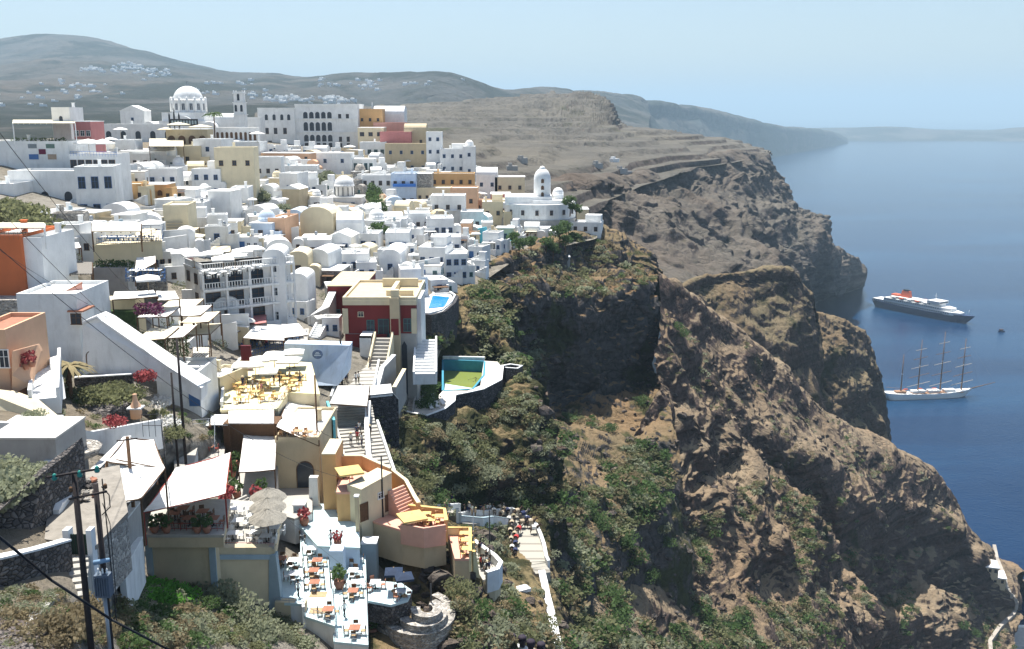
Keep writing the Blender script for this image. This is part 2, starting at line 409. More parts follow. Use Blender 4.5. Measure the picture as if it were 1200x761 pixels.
A5_rows = [
 [Z(780,560,120), Z(830,580,120), Z(880,590,110), Z(930,600,90), Z(980,600,60)],
 [K(785,345,420), K(830,326,450), K(872,322,462), K(922,322,474), K(955,356,485)],
 [K(788,352,414), K(835,336,440), K(878,334,448), K(926,334,460), K(954,368,476)],
 [K(790,375,405), K(835,385,415), K(882,412,424), K(924,402,440), K(960,392,465)],
 [Z(780,370,120), Z(840,380,110), Z(900,390,100), Z(950,400,80), Z(990,430,60)],
]
o, P, q = terrain('middle_rock_spur', A5_rows, 220, 160, M_mid, amp=4, scale=.03, oct=6, blocky=.8, bscale=.05, ampmap=[[1]*5,[.5]*5,[.6]*5,[1]*5,[1]*5])
B5_rows = [
 [Z(880,640,80), Z(940,660,60), Z(1000,670,20), Z(1030,660,0), Z(1050,640,-10), Z(1060,620,-20)],
 [K(890,412,480), K(942,374,520), K(985,378,540), K(1016,402,550), K(1030,450,556), K(1036,520,556)],
 [K(900,440,455), K(945,405,485), K(982,415,500), K(1010,440,515), K(1028,475,530), K(1036,535,545)],
 [K(905,480,430), K(945,470,455), K(980,480,470), K(1005,500,485), K(1026,530,510), K(1038,580,535)],
 [Z(890,400,80), Z(945,410,60), Z(990,430,40), Z(1020,450,20), Z(1040,480,0), Z(1060,500,-10)],
]
o, P, q = terrain('sea_rock_spur', B5_rows, 220, 200, M_mid, amp=4, scale=.035, oct=6, blocky=1.2, bscale=.05, ampmap=[[1]*6,[.6]*6,[1]*6,[1]*6,[1]*6], seed=9)

F_rows = [
 [Z(620,550,195), Z(680,650,195), Z(745,770,190), Z(805,960,195), Z(860,1120,195), Z(895,1230,190)],
 [K(640,218,520), K(700,213,600), K(760,205,720), K(820,186,900), K(872,179,1050), K(899,183,1150)],
 [K(650,236,500), K(706,240,575), K(775,232,700), K(836,222,870), K(886,214,1030), K(908,217,1150)],
 [K(655,243,490), K(715,255,545), K(790,248,665), K(850,238,835), K(906,238,1020), K(942,247,1190)],
 [K(665,256,470), K(722,275,512), K(800,272,620), K(870,270,780), K(930,266,980), K(958,264,1230)],
 [K(700,280,450), K(748,300,482), K(830,298,590), K(892,300,730), K(952,300,980), K(985,299,1270)],
 [K(740,315,430), K(790,335,450), K(862,330,570), K(912,330,720), K(955,330,1080), K(1006,324,1340)],
 [K(770,350,415), K(830,385,440), K(900,390,540), K(930,380,760), K(957,353,1345), K(1012,339,1430)],
 [Z(800,400,60), Z(850,440,40), Z(920,560,0), Z(950,800,-20), Z(960,1280,-30), Z(1018,1380,-30)],
]
am = [[.15]*6,[.3]*6,[1]*6,[.7]*6,[1]*6,[.45,.35,.9,1,1,1],[.3,.3,.8,1,1,.8],[.4,.4,.8,1,.4,.3],[1]*6]
o, P, q = terrain('far_sea_cliff', F_rows, 520, 420, M_far, amp=13, scale=.011, oct=7, blocky=3.6, bscale=.014, ampmap=am, gully=5, seed=2)

P_rows = [
 [Z(300,1900,240), Z(500,2000,262), Z(580,2000,262), Z(650,2000,255), Z(700,1900,240), Z(740,1700,220), Z(800,1500,215), Z(860,1500,210), Z(905,1500,190)],
 [K(300,134,1300), K(500,124,1400), K(580,117,1500), K(655,115,1500), K(705,122,1400), K(728,150,1250), K(800,158,1150), K(860,170,1200), K(897,178,1250)],
 [K(300,150,900), K(500,145,1000), K(580,142,1100), K(650,148,1100), K(700,156,1050), K(740,160,1050), K(800,168,1050), K(850,175,1080), K(888,182,1140)],
 [K(400,172,560), K(530,170,650), K(600,172,740), K(650,172,780), K(700,175,800), K(750,178,820), K(790,181,850), K(828,185,900), K(866,184,1020)],
 [K(480,195,460), K(550,198,490), K(610,200,540), K(650,200,570), K(690,200,610), K(730,198,680), K(765,197,740), K(800,194,810), K(850,187,960)],
 [K(540,235,380), K(600,232,400), K(640,226,440), K(670,219,500), K(700,215,580), K(740,209,670), K(770,204,735), K(815,190,880), K(862,184,1010)],
 [Z(560,340,205), Z(620,360,200), Z(660,400,205), Z(690,460,205), Z(720,540,205), Z(750,640,205), Z(780,700,205), Z(820,850,205), Z(870,980,205)],
]
am = [[.4]*9, [.5,.5,.5,1.1,1.3,.6,.4,.3,.3], [.3,.4,.5,.9,.9,.3,.2,.2,.2], [.2]*9, [.15]*9, [.1]*9, [.1]*9]
o, P, q = terrain('field_plateau', P_rows, 520, 420, M_fields, amp=12, scale=.009, oct=6, ampmap=am, blocky=1.2, bscale=.012, step=5.0)
PLAT = ground_bvh([(P, q)])

mx = [-300, -100, 0, 60, 130, 230, 330, 400, 480, 540, 600, 680, 760]
cy_ = [75, 62, 54, 46, 56, 84, 98, 92, 93, 95, 108, 112, 120]
cD = [5400, 5300, 5200, 5200, 5200, 5200, 4000, 3500, 3200, 3200, 3300, 3700, 4300]
m1 = [95, 85, 80, 78, 82, 94, 106, 108, 116, 122, 128, 132, 140]
mD = [4200, 4100, 4000, 3900, 3800, 3500, 2900, 2600, 2500, 2500, 2800, 3200, 3900]
M_rows = [
 [Z(x, d * 1.25, 150) for x, d in zip(mx, cD)],
 [K(x, y, d) for x, y, d in zip(mx, cy_, cD)],
 [K(x, y, d) for x, y, d in zip(mx, m1, mD)],
 [K(x, 122, 2100) if x < 480 else Z(x, 2100, 190) for x in mx],
 [K(x, 140, 1300) if x < 400 else Z(x, 1300, 200) for x in mx],
 [Z(x, 700, 222 if x < 400 else 190) for x in mx],
]
o, P, q = terrain('mountain', M_rows, 420, 240, M_mount, amp=55, scale=.0011, oct=7, ampmap=[[1]*13,[.3]*13,[.7]*13,[.4]*13,[.15]*13,[.05]*13], gully=30)
MOUNT = ground_bvh([(P, q)])

cx_ = [520, 600, 680, 740, 820, 862, 920, 975, 992]
C_rows = [
 [Z(x, 9500, 60) for x in cx_],
 [K(x, y, d) for x, y, d in zip(cx_, [112,110,113,119,130,139,150,156,166], [3600,3900,4200,4500,5200,5600,6500,8000,8500])],
 [K(x, y, d) for x, y, d in zip(cx_, [135,135,135,138,146,156,160,163,169], [3200,3400,3700,4100,4900,5300,6300,7900,8550])],
 [Z(x, d, -10) for x, d in zip(cx_, [2600,2800,3100,3500,4300,5000,6200,8000,8650])],
]
o, P, q = terrain('distant_cape', C_rows, 260, 90, M_mount, amp=60, scale=.0014, oct=6, ampmap=[[.3]*9,[.3]*9,[.8]*9,[.4]*9], gully=20)
dx_ = [940, 1000, 1050, 1100, 1150, 1195, 1260, 1400, 1600]
D_rows = [
 [Z(x, 13000, 40) for x in dx_],
 [K(x, y, 10200) for x, y in zip(dx_, [151,150,149,153,155,150,151,156,165])],
 [K(x, y, 9600) for x, y in zip(dx_, [158,158,158,160,161,159,160,163,168])],
 [Z(x, 9050, -10) for x in dx_],
]
o, P, q = terrain('distant_headland', D_rows, 260, 50, M_mount, amp=25, scale=.002, oct=6, ampmap=[[.3]*9,[.3]*9,[.6]*9,[.3]*9])

GROUND = ground_bvh(T)
_o = Vector((0, 0, H))
def hit(px, py, bvh=None):
    a = K(px, py, 100.0); d = (Vector(a) - _o).normalized()
    r = (bvh or GROUND).ray_cast(_o, d)
    return r[0]
def gz(x, y, bvh=None, default=None):
    r = (bvh or GROUND).ray_cast(Vector((x, y, 900)), Vector((0, 0, -1)))
    return r[0].z if r[0] is not None else default

# -- sea
def sea_mat():
    m, nt, b = nm('deep_blue_sea')
    pos = N(nt, 'ShaderNodeNewGeometry').outputs['Position']
    mp = N(nt, 'ShaderNodeMapping'); mp.inputs['Scale'].default_value = (.0013, .0048, 1); mp.inputs['Rotation'].default_value = (0, 0, .3); nt.links.new(pos, mp.inputs[0])
    f = noise(nt, mp.outputs[0], 1.0, 5, .6, .6)
    nt.links.new(ramp(nt, f, [(.3, (.001, .012, .044)), (.5, (.0025, .021, .065)), (.68, (.007, .042, .10))]), b.inputs['Base Color'])
    b.inputs['Roughness'].default_value = .15; b.inputs['IOR'].default_value = 1.33; b.inputs['Specular IOR Level'].default_value = .2
    hs = N(nt, 'ShaderNodeMath', operation='ADD')
    nt.links.new(noise(nt, pos, .35, 6, .65), hs.inputs[0]); nt.links.new(noise(nt, pos, .04, 4, .6), hs.inputs[1])
    bump(nt, b, hs.outputs[0], .35, 1.0)
    return m
mb = MB(); mb.add([(-90000, -20000, 0), (90000, -20000, 0), (90000, 90000, 0), (-90000, 90000, 0)], [(0, 1, 2, 3)])
mb.build('sea', sea_mat())['kind'] = 'structure'
# ---------------------------------------------------------------- palette
WHITE = paint('white_lime_plaster', (.80, .80, .78), var=.12, scale=.35, stain=.38, bmp=.15)
WHITE2 = paint('weathered_white_plaster', (.70, .71, .70), var=.12, scale=.7, stain=.45, bmp=.2)
ROOFW = paint('bright_roof_lime', (.80, .80, .77), var=.08, scale=.4, stain=.3, bmp=.1)
ROOFG = paint('grey_cement_roof', (.52, .50, .46), var=.15, scale=.5, stain=.4, bmp=.2)
CREAM = paint('cream_plaster', (.70, .61, .42), var=.08, scale=.5, stain=.25, bmp=.15)
SAND = paint('sand_plaster', (.56, .46, .30), var=.1, scale=.5, stain=.35, bmp=.15)
OCHRE = paint('ochre_plaster', (.62, .38, .17), var=.08, scale=.5, stain=.25, bmp=.15)
PEACH = paint('peach_plaster', (.70, .43, .27), var=.08, scale=.5, stain=.2, bmp=.15)
PINK = paint('pink_plaster', (.62, .33, .27), var=.1, scale=.5, stain=.25, bmp=.15)
ROSE = paint('rose_plaster', (.50, .20, .19), var=.1, scale=.5, stain=.25, bmp=.15)
ORANGE = paint('burnt_orange_plaster', (.60, .16, .055), var=.08, scale=.5, stain=.2, bmp=.15)
RED = paint('deep_red_plaster', (.20, .028, .026), var=.12, scale=.5, stain=.2, bmp=.15)
BLUEW = paint('pale_blue_plaster', (.52, .62, .74), var=.1, scale=.8, stain=.4, bmp=.25)
SKYB = paint('blue_paint', (.05, .17, .50), var=.08)
TURQ = paint('turquoise_paint', (.15, .52, .62), var=.08)
GREYP = paint('grey_plaster', (.36, .35, .33), var=.15, scale=.6, stain=.4, bmp=.3)
BLUEGR = paint('blue_grey_trim', (.30, .38, .42), var=.08, stain=.2)
DARKP = paint('window_glass', (.035, .045, .06), rough=.25, var=.2)
SHUT = paint('blue_shutter', (.05, .13, .30), var=.1)
SHUTG = paint('teal_shutter', (.06, .20, .19), var=.1)
BROWN = paint('brown_wood', (.13, .07, .035), var=.25, scale=4)
REDW = paint('red_painted_wood', (.30, .05, .035), var=.2, scale=4)
DARKW = paint('dark_creosoted_wood', (.035, .027, .026), var=.3, scale=6)
PALEW = paint('pale_wood', (.42, .30, .17), var=.2, scale=4)
CLOTH = paint('white_canvas', (.78, .77, .73), var=.12, scale=.9, stain=.22, bmp=.3)
CREAMC = paint('cream_canvas', (.70, .63, .47), var=.12, scale=.9, stain=.25, bmp=.3)
YELLOW = paint('yellow_paint', (.62, .44, .17), var=.08)
ORGC = paint('orange_cloth', (.5, .27, .13), var=.08)
TILE = paint('terracotta_tile', (.36, .16, .10), var=.2, scale=2)
PINKF = paint('pink_floor', (.68, .38, .28), var=.08, scale=1, stain=.2)
YELF = paint('pale_yellow_floor', (.74, .66, .40), var=.07, scale=1, stain=.15)
BLUEF = paint('pale_blue_floor', (.50, .63, .65), var=.06, scale=1, stain=.25)
PAVE = paint('pale_paving', (.40, .38, .34), var=.12, scale=1, stain=.3)
THATCH = paint('grey_thatch', (.27, .25, .21), var=.3, scale=7, bmp=.5)
METAL = paint('grey_metal', (.3, .32, .34), rough=.45, var=.1, metallic=.5)
BLACK = paint('black_metal', (.02, .02, .022), rough=.5, var=.1)
SKIN = paint('skin', (.45, .26, .17), var=.05)
FLOWER = paint('flowers', (.32, .06, .06), var=.3, scale=9)
LEAF = leafmat('leaf_green', (.085, .14, .045))
LEAFG = leafmat('grey_green_leaf', (.2, .22, .13), .35)
def stone_mat(name, c, c2, scale=2.6, mortar=None):
    m, nt, b = nm(name)
    pos = N(nt, 'ShaderNodeTexCoord').outputs['Object']
    wv = N(nt, 'ShaderNodeMapping'); wv.inputs['Scale'].default_value = (1, 1, 1.5); nt.links.new(pos, wv.inputs[0])
    vo = N(nt, 'ShaderNodeTexVoronoi', feature='DISTANCE_TO_EDGE'); vo.inputs['Scale'].default_value = scale; nt.links.new(wv.outputs[0], vo.inputs['Vector'])
    vc = N(nt, 'ShaderNodeTexVoronoi'); vc.inputs['Scale'].default_value = scale; nt.links.new(wv.outputs[0], vc.inputs['Vector'])
    sp_ = N(nt, 'ShaderNodeSeparateColor'); nt.links.new(vc.outputs['Color'], sp_.inputs[0])
    col = ramp(nt, sp_.outputs[0], [(.0, c), (.6, c2), (1.0, tuple(min(1, x * 1.8) for x in c2))])
    col = mix(nt, ramp(nt, vo.outputs['Distance'], [(.02, 1.0), (.09, 0.0)]), col, mortar or tuple(x * .4 for x in c))
    nt.links.new(col, b.inputs['Base Color']); b.inputs['Roughness'].default_value = .95
    bump(nt, b, ramp(nt, vo.outputs['Distance'], [(.0, 0.0), (.25, 1.0)]), .9, .12)
    return m
STONE = stone_mat('dark_lava_stone_wall', (.065, .058, .056), (.13, .115, .105))
STONEL = stone_mat('light_rubble_stone', (.22, .20, .18), (.36, .33, .29), mortar=(.42, .4, .36))
STONED = stone_mat('black_stone_wall', (.03, .03, .034), (.065, .062, .065), 2.0)
def stripe_mat(name, c, c2, scale, axis=0, duty=.5):
    m, nt, b = nm(name)
    tc = N(nt, 'ShaderNodeTexCoord').outputs['Object']
    s = N(nt, 'ShaderNodeSeparateXYZ'); nt.links.new(tc, s.inputs[0])
    f = N(nt, 'ShaderNodeMath', operation='MULTIPLY'); nt.links.new(s.outputs[axis], f.inputs[0]); f.inputs[1].default_value = scale
    g = N(nt, 'ShaderNodeMath', operation='FRACT'); nt.links.new(f.outputs[0], g.inputs[0])
    nt.links.new(ramp(nt, g.outputs[0], [(0, c), (duty - .03, c), (duty + .03, c2), (1, c2)]), b.inputs['Base Color'])
    b.inputs['Roughness'].default_value = .85
    return m
DOTS, _nt, _b = nm('dotted_white_tiles')
_tc = N(_nt, 'ShaderNodeTexCoord').outputs['Object']; _v = N(_nt, 'ShaderNodeTexVoronoi'); _v.inputs['Scale'].default_value = 1.05; _v.inputs['Randomness'].default_value = .25
_nt.links.new(_tc, _v.inputs['Vector'])
_nt.links.new(ramp(_nt, _v.outputs['Distance'], [(.16, (.12, .11, .12)), (.24, (.82, .81, .78))]), _b.inputs['Base Color'])
MATS = dict(white=WHITE, white2=WHITE2, cream=CREAM, sand=SAND, ochre=OCHRE, peach=PEACH, pink=PINK, rose=ROSE, orange=ORANGE, red=RED, bluew=BLUEW, grey=GREYP, turq=TURQ, blue=SKYB, stonel=STONEL)

# ---------------------------------------------------------------- labels
LM = {}            # landmark phrase -> (px, py)
PENDING = []       # (obj, desc)
def say(o, desc, cat, group=None, at=None):
    o['category'] = cat
    if group: o['group'] = group
    p = at if at is not None else o.location
    q = proj(p); PENDING.append((o, desc, q[0], q[1])); return o
ORD = ['nearest', 'second nearest', 'third nearest', 'fourth nearest', 'fifth nearest', 'sixth nearest', 'seventh nearest', 'eighth nearest', 'ninth nearest', 'tenth nearest', 'eleventh nearest', 'twelfth nearest']
ORD += [a + ' nearest' for a in 'thirteenth fourteenth fifteenth sixteenth seventeenth eighteenth nineteenth twentieth twenty-first twenty-second twenty-third twenty-fourth twenty-fifth twenty-sixth twenty-seventh twenty-eighth twenty-ninth thirtieth thirty-first thirty-second thirty-third thirty-fourth thirty-fifth thirty-sixth'.split()]
def resolve_labels():
    by = {}
    for t in PENDING: by.setdefault(t[1], []).append(t)
    for desc, ts in by.items():
        if len(ts) == 1:
            ts[0][0]['label'] = desc if len(desc.split()) > 3 else 'single ' + desc; continue
        cells = {}
        for o, _, x, y in ts:
            best = sorted((((x - a) ** 2 + ((y - b) * 1.3) ** 2), k) for k, (a, b) in LM.items())[0][1]
            a, b = LM[best]; dx, dy = x - a, (y - b) * 1.3
            if abs(dy) > abs(dx): w = 'above' if dy < 0 else 'below'
            else: w = 'right of' if dx > 0 else 'left of'
            cells.setdefault((best, w), []).append((dx * dx + dy * dy, o))
        for (k, w), lst in cells.items():
            lst.sort(key=lambda q: q[0])
            for i, (_, o) in enumerate(lst):
                l = f"{desc}, {ORD[min(i, len(ORD) - 1)]} {w} the {k}" if len(lst) > 1 else f"{desc}, {w} the {k}"
                if len(l.split()) > 16: l = l.replace(' nearest', '-nearest').replace(' the ', ' ', 1) if len(l.split()) > 16 else l
                o['label'] = l

# ---------------------------------------------------------------- building kit
def pm(D, py):                     # metres per pixel at distance D on row py
    v = (py - CY) / F
    return D / (cp - v * sp) / F
def onz(px, py, z):                # the point of height z seen at a pixel
    v = (py - CY) / F
    t = (sp + v * cp) / (cp - v * sp)
    return Vector(K(px, py, (H - z) / t))
_wc = {}
def win_mesh(kind, w, h):
    key = (kind, round(w, 1), round(h, 1))
    if key in _wc: return _wc[key]
    fr = {'blue': SHUT, 'teal': SHUTG, 'brown': BROWN, 'white': WHITE, 'arch': WHITE, 'door': SHUT, 'bdoor': BROWN, 'archdoor': BROWN, 'cream': CREAM}[kind]
    f = MB(); p = MB(); t = .09
    if kind in ('arch', 'archdoor'):
        r = w / 2; n = 8
        arc = [(r * math.cos(math.pi * k / n), h - r + r * math.sin(math.pi * k / n)) for k in range(n + 1)]
        p.xprism([(-r, 0), (r, 0)] + arc, -.03, .02)
        o_ = [((r + t) * math.cos(math.pi * k / n), h - r + (r + t) * math.sin(math.pi * k / n)) for k in range(n + 1)]
        o_ = [(r + t, 0)] + o_ + [(-r - t, 0)]; i_ = [(r, 0)] + arc + [(-r, 0)]
        for k in range(len(o_) - 1):
            f.xprism([o_[k], o_[k + 1], i_[k + 1], i_[k]], -.08, .02)
    else:
        p.box(-w / 2, w / 2, -.03, .02, 0, h)
        f.box(-w / 2 - t, -w / 2, -.08, .02, 0, h); f.box(w / 2, w / 2 + t, -.08, .02, 0, h)
        f.box(-w / 2 - t, w / 2 + t, -.08, .02, h, h + t)
        f.box(-.03, .03, -.06, -.03, 0, h)
        if 'door' not in kind: f.box(-w / 2 - t - .05, w / 2 + t + .05, -.14, .02, -.1, 0); f.box(-w / 2, w / 2, -.06, -.031, h * .6, h * .6 + .05)
    a = f.build('window', fr); b = p.build('pane', DARKP if 'door' not in kind else fr if kind != 'archdoor' else DARKP)
    # merged form for far houses
    g = MB(); g.v = list(f.v); g.f = [list(x) for x in f.f]; g.m = [0] * len(f.f); g.sm = [False] * len(f.f)
    g.add(p.v, p.f, 1); c = g.build('window', [fr, DARKP if 'door' not in kind else fr])
    ms = (a.data, b.data, c.data)
    for o in (a, b, c): bpy.data.objects.remove(o)
    _wc[key] = ms; return ms
def window(parent, x, z, w, h, kind='blue', y=0.0, rz=0.0, split=False, name=None):
    name = name or ('door' if 'door' in kind else 'window')
    ms = win_mesh(kind, w, h)
    o = bpy.data.objects.new(name, ms[0] if split else ms[2]); o.location = (x, y, z); o.rotation_euler = (0, 0, rz)
    link(o, parent); reg(o, parent)
    if split:
        q = bpy.data.objects.new('pane', ms[1]); link(q, o); reg(q, o)
    return o
def parapet(m, W, dep, h, ph=.45, t=.22, mi=0):
    m.box(-W/2, W/2, 0, t, h, h + ph, mi); m.box(-W/2, W/2, dep - t, dep, h, h + ph, mi)
    m.box(-W/2, -W/2 + t, t, dep - t, h, h + ph, mi); m.box(W/2 - t, W/2, t, dep - t, h, h + ph, mi)
def dome_prof(r, n=7, z0=0, sq=1.0):
    return [(r * math.cos(math.pi / 2 * k / n) + (.001 if k == n else 0), z0 + sq * r * math.sin(math.pi / 2 * k / n)) for k in range(n + 1)]
HROOTS = []
def house(px0, px1, pt, pb, D=None, dep=8.0, rz=0.0, mat='white', roof='flat', win=(2, 1), kind='blue', ww=.9, wh=1.2, door=None, desc='white house', cat='house', group=None, base=4.0, split=False, side=0, name='house', roofm=None, zfix=None):
    pc = (px0 + px1) / 2
    if D is None:
        hp = hit(pc, pb); D = hp.y
    P0 = Vector(K(pc, pb, D)); z0 = P0.z
    zt = K(pc, pt, D)[2]; hgt = zt - z0
    W = (px1 - px0) * pm(D, pb)
    r = empty(name, P0, rz); say(r, desc, cat, group, at=(P0.x, P0.y, P0.z + hgt / 2))
    r['_d'] = (W, dep, hgt) ; HROOTS.append((px0, px1, pt, pb))
    M0 = MATS[mat]; b = MB()
    b.box(-W/2, W/2, 0, dep, -base, hgt)
    b.build('wall', M0, r)
    rm = MB(); RM = roofm or ROOFW
    if roof == 'flat':
        rm.box(-W/2 + .2, W/2 - .2, .2, dep - .2, hgt, hgt + .05, 1); parapet(rm, W, dep, hgt, .45)
    elif roof == 'plain':
        rm.box(-W/2 - .12, W/2 + .12, -.12, dep + .1, hgt, hgt + .18, 1)
    elif roof == 'vault':
        n = 9; R_ = W / 2
        prof = [(-R_ * math.cos(math.pi * k / n), hgt + R_ * .62 * math.sin(math.pi * k / n)) for k in range(n + 1)]
        rm.xprism(prof[::-1], 0, dep, 0)
    elif roof == 'vaultside':
        n = 9; R_ = dep / 2
        prof = [(R_ - R_ * math.cos(math.pi * k / n), hgt + R_ * .6 * math.sin(math.pi * k / n)) for k in range(n + 1)]
        rm.yprism(prof, -W/2, W/2, 0)
    elif roof == 'gable':
        rm.xprism([(-W/2 - .2, hgt), (W/2 + .2, hgt), (0, hgt + W * .22)], -.1, dep + .1, 1)
    elif roof == 'step':
        parapet(rm, W, dep, hgt, .4); rm.box(-W/2 + .2, W/2 - .2, .2, dep - .2, hgt, hgt + .05, 1)
        rm.box(-W/2 + W * .45, W/2 - .3, dep * .4, dep - .3, hgt, hgt + 2.3, 0)
    elif roof == 'dome':
        rm.box(-W/2, W/2, 0, dep, hgt, hgt + .1, 1)
        rm.lathe([(W * .36, 0), (W * .36, .8)] + dome_prof(W * .36, 6, .8), 14, 0, dep / 2, hgt, 0)
    ro = rm.build('roof', [M0, RM], r)
    if roof in ('flat', 'step') and hgt > 2 and random.random() < .5:
        c = MB(); cx_0 = random.uniform(-W * .35, W * .35); c.box(cx_0 - .3, cx_0 + .3, dep * .6, dep * .6 + .5, hgt, hgt + 1.5); c.box(cx_0 - .4, cx_0 + .4, dep * .6 - .1, dep * .6 + .6, hgt + 1.5, hgt + 1.6)
        c.build('chimney', M0, ro)
    nc, nr = win
    for j in range(nr):
        fh = hgt / max(nr, 1); zz = j * fh + max(.2, (fh - wh) * .5)
        for i in range(nc):
            x = -W/2 + W * (i + .5) / nc
            if door and j == 0 and i == door[0]:
                window(r, x, 0.02, door[2] if len(door) > 2 else 1.0, min(2.2, fh * .8), door[1], split=split); continue
            if wh + .2 < fh: window(r, x, zz, min(ww, W / nc * .7), wh, kind, split=split)
        for i in range(side):
            window(r, W/2, zz, ww, wh, kind, y=dep * (i + .5) / side, rz=math.pi / 2, split=split)
    return r, W, hgt
# ---------------------------------------------------------------- props
def umbrella(loc, R_=1.7, h=2.5, mat=None, n=4, desc='square white sun umbrella', sq=.55, group=None, name='sun_umbrella'):
    mat = mat or CLOTH
    r = empty(name, loc, random.uniform(0, .5))
    p = MB(); p.tube((0, 0, 0), (0, 0, h + sq + .1), .04); p.lathe([(.3, 0), (.28, .12), (.05, .14)], 8); p.build('pole', PALEW, r)
    c = MB(); a0 = math.pi / 4
    c.lathe([(R_, h - .22), (R_ * 1.01, h), (R_ * .55, h + sq * .52), (.02, h + sq), (.018, h + sq - .05), (R_ * .98, h - .03), (R_ * .985, h - .22)], n if n > 4 else 4, smooth=False, a0=a0)
    c.build('canopy', mat, r)
    say(r, desc, 'umbrella', group, at=(loc[0], loc[1], loc[2] + h)); return r
def thatch(loc, R_=1.7, h=2.3, desc='', group='thatched umbrellas on the upper terrace'):
    r = empty('thatched_umbrella', loc)
    p = MB(); p.tube((0, 0, 0), (0, 0, h + .7), .06); p.build('pole', BROWN, r)
    c = MB(); rnd = random.Random(int(loc[0] * 10)); n = 36; vs = []; 
    prof = [(R_, h - .12), (R_ * .7, h + .28), (R_ * .3, h + .62), (.05, h + .85)]
    for (rr, z) in prof:
        for k in range(n):
            a = 2 * math.pi * k / n; q = rr * (1 + rnd.uniform(-.05, .05))
            vs.append((q * math.cos(a), q * math.sin(a), z + rnd.uniform(-.05, .05)))
    fs = [(j * n + k, j * n + (k + 1) % n, (j + 1) * n + (k + 1) % n, (j + 1) * n + k) for j in range(3) for k in range(n)] + [tuple(3 * n + k for k in range(n)), tuple(range(n - 1, -1, -1))]
    c.add(vs, fs); c.build('canopy', THATCH, r)
    say(r, desc, 'umbrella', group, at=(loc[0], loc[1], loc[2] + h)); return r
def awning(c4, floorz, desc, mat=None, sag=.15, posts=True, thick=.05, postm=None, group=None, n=6, name='awning', cat='awning'):
    """canvas stretched over four world points (near left, near right, far right, far left)"""
    c4 = [Vector(p) for p in c4]; base = Vector((c4[0].x, c4[0].y, floorz if not isinstance(floorz, (list,)) else floorz[0]))
    r = empty(name, base); b = MB(); N_ = n
    rnd = random.Random(int(abs(c4[0].x) * 7))
    vs = []
    for j in range(N_ + 1):
        for i in range(N_ + 1):
            u, v = i / N_, j / N_
            p = (c4[0] * (1 - u) + c4[1] * u) * (1 - v) + (c4[3] * (1 - u) + c4[2] * u) * v
            p = p - base; p.z -= sag * 4 * (u * (1 - u) + v * (1 - v)) / 2 - rnd.uniform(-.03, .03) * (1 if 0 < i < N_ else 0)
            vs.append(tuple(p))
    m = len(vs); vs += [(p[0], p[1], p[2] - thick) for p in vs]
    fs = []
    for j in range(N_):
        for i in range(N_):
            a = j * (N_ + 1) + i; q = (a, a + 1, a + N_ + 2, a + N_ + 1)
            fs.append(q); fs.append(tuple(m + k for k in q[::-1]))
    b.add(vs, fs); b.build('canvas', mat or CLOTH, r)
    if posts:
        for k, p in enumerate(c4):
            q = p - base; s = MB(); s.box(-.06, .06, -.06, .06, (floorz if not isinstance(floorz, list) else floorz[k]) - base.z - (q.z * 0), q.z - .05)
            o = s.build('post', postm or BROWN, r, loc=(q.x, q.y, 0))
        s = MB()
        for k in range(4):
            a_, b_ = c4[k] - base, c4[(k + 1) % 4] - base
            s.tube((a_.x, a_.y, a_.z - .12), (b_.x, b_.y, b_.z - .12), .05, n=5)
        s.build('frame', postm or BROWN, r)
    mid = sum(c4, Vector()) / 4
    say(r, desc, cat, group, at=mid); return r
def deck(poly, z, thick, mat, desc, name='terrace', cat='terrace', group=None, edge=None, eh=.35):
    """floor polygon given as pixels lying at height z"""
    pts = [onz(a, b, z) for a, b in poly]
    c = sum(pts, Vector()) / len(pts)
    area = sum(pts[i].x * pts[(i + 1) % len(pts)].y - pts[(i + 1) % len(pts)].x * pts[i].y for i in range(len(pts)))
    if area < 0: pts = pts[::-1]
    r = empty(name, (c.x, c.y, z))
    b = MB(); b.prism([(p.x - c.x, p.y - c.y) for p in pts], -.25, 0); b.build('floor', mat, r)
    w = MB(); k = .985
    w.prism([((p.x - c.x) * k, (p.y - c.y) * k) for p in pts], -thick, -.25); w.build('retaining_wall', edge or WHITE2, r)
    say(r, desc, cat, group, at=c); return r, [Vector((p.x, p.y, z)) for p in pts]
def rail(pts, h=.95, mat=None, desc='', step=1.2, group=None, name='railing', parent=None):
    pts = [Vector(p) for p in pts]; o = pts[0]
    m = MB()
    q = [p - o for p in pts]
    for zz in (h, h * .5): m.path([(p.x, p.y, p.z + zz) for p in q], .03, 4)
    for a, b in zip(q[:-1], q[1:]):
        n = max(1, int((b - a).length / step))
        for k in range(n + 1):
            p = a.lerp(b, k / n); m.tube(p, (p.x, p.y, p.z + h), .025, n=4)
    ob = m.build(name, mat or METAL, parent, loc=o)
    if desc: say(ob, desc, 'railing', group, at=o)
    return ob
def wall(pts, w, h, mat, desc, cap=None, name='wall', cat='wall', down=1.5, group=None):
    pts = [Vector(p) for p in pts]; o = pts[0].copy()
    r = empty(name, o)
    b = MB(); b.ribbon([p - o for p in pts], w, -down, h); b.build('masonry', mat, r)
    if cap: c = MB(); c.ribbon([p - o for p in pts], w + .12, h, h + .12); c.build('coping', cap, r)
    say(r, desc, cat, group, at=sum(pts, Vector()) / len(pts) + Vector((0, 0, h / 2))); return r
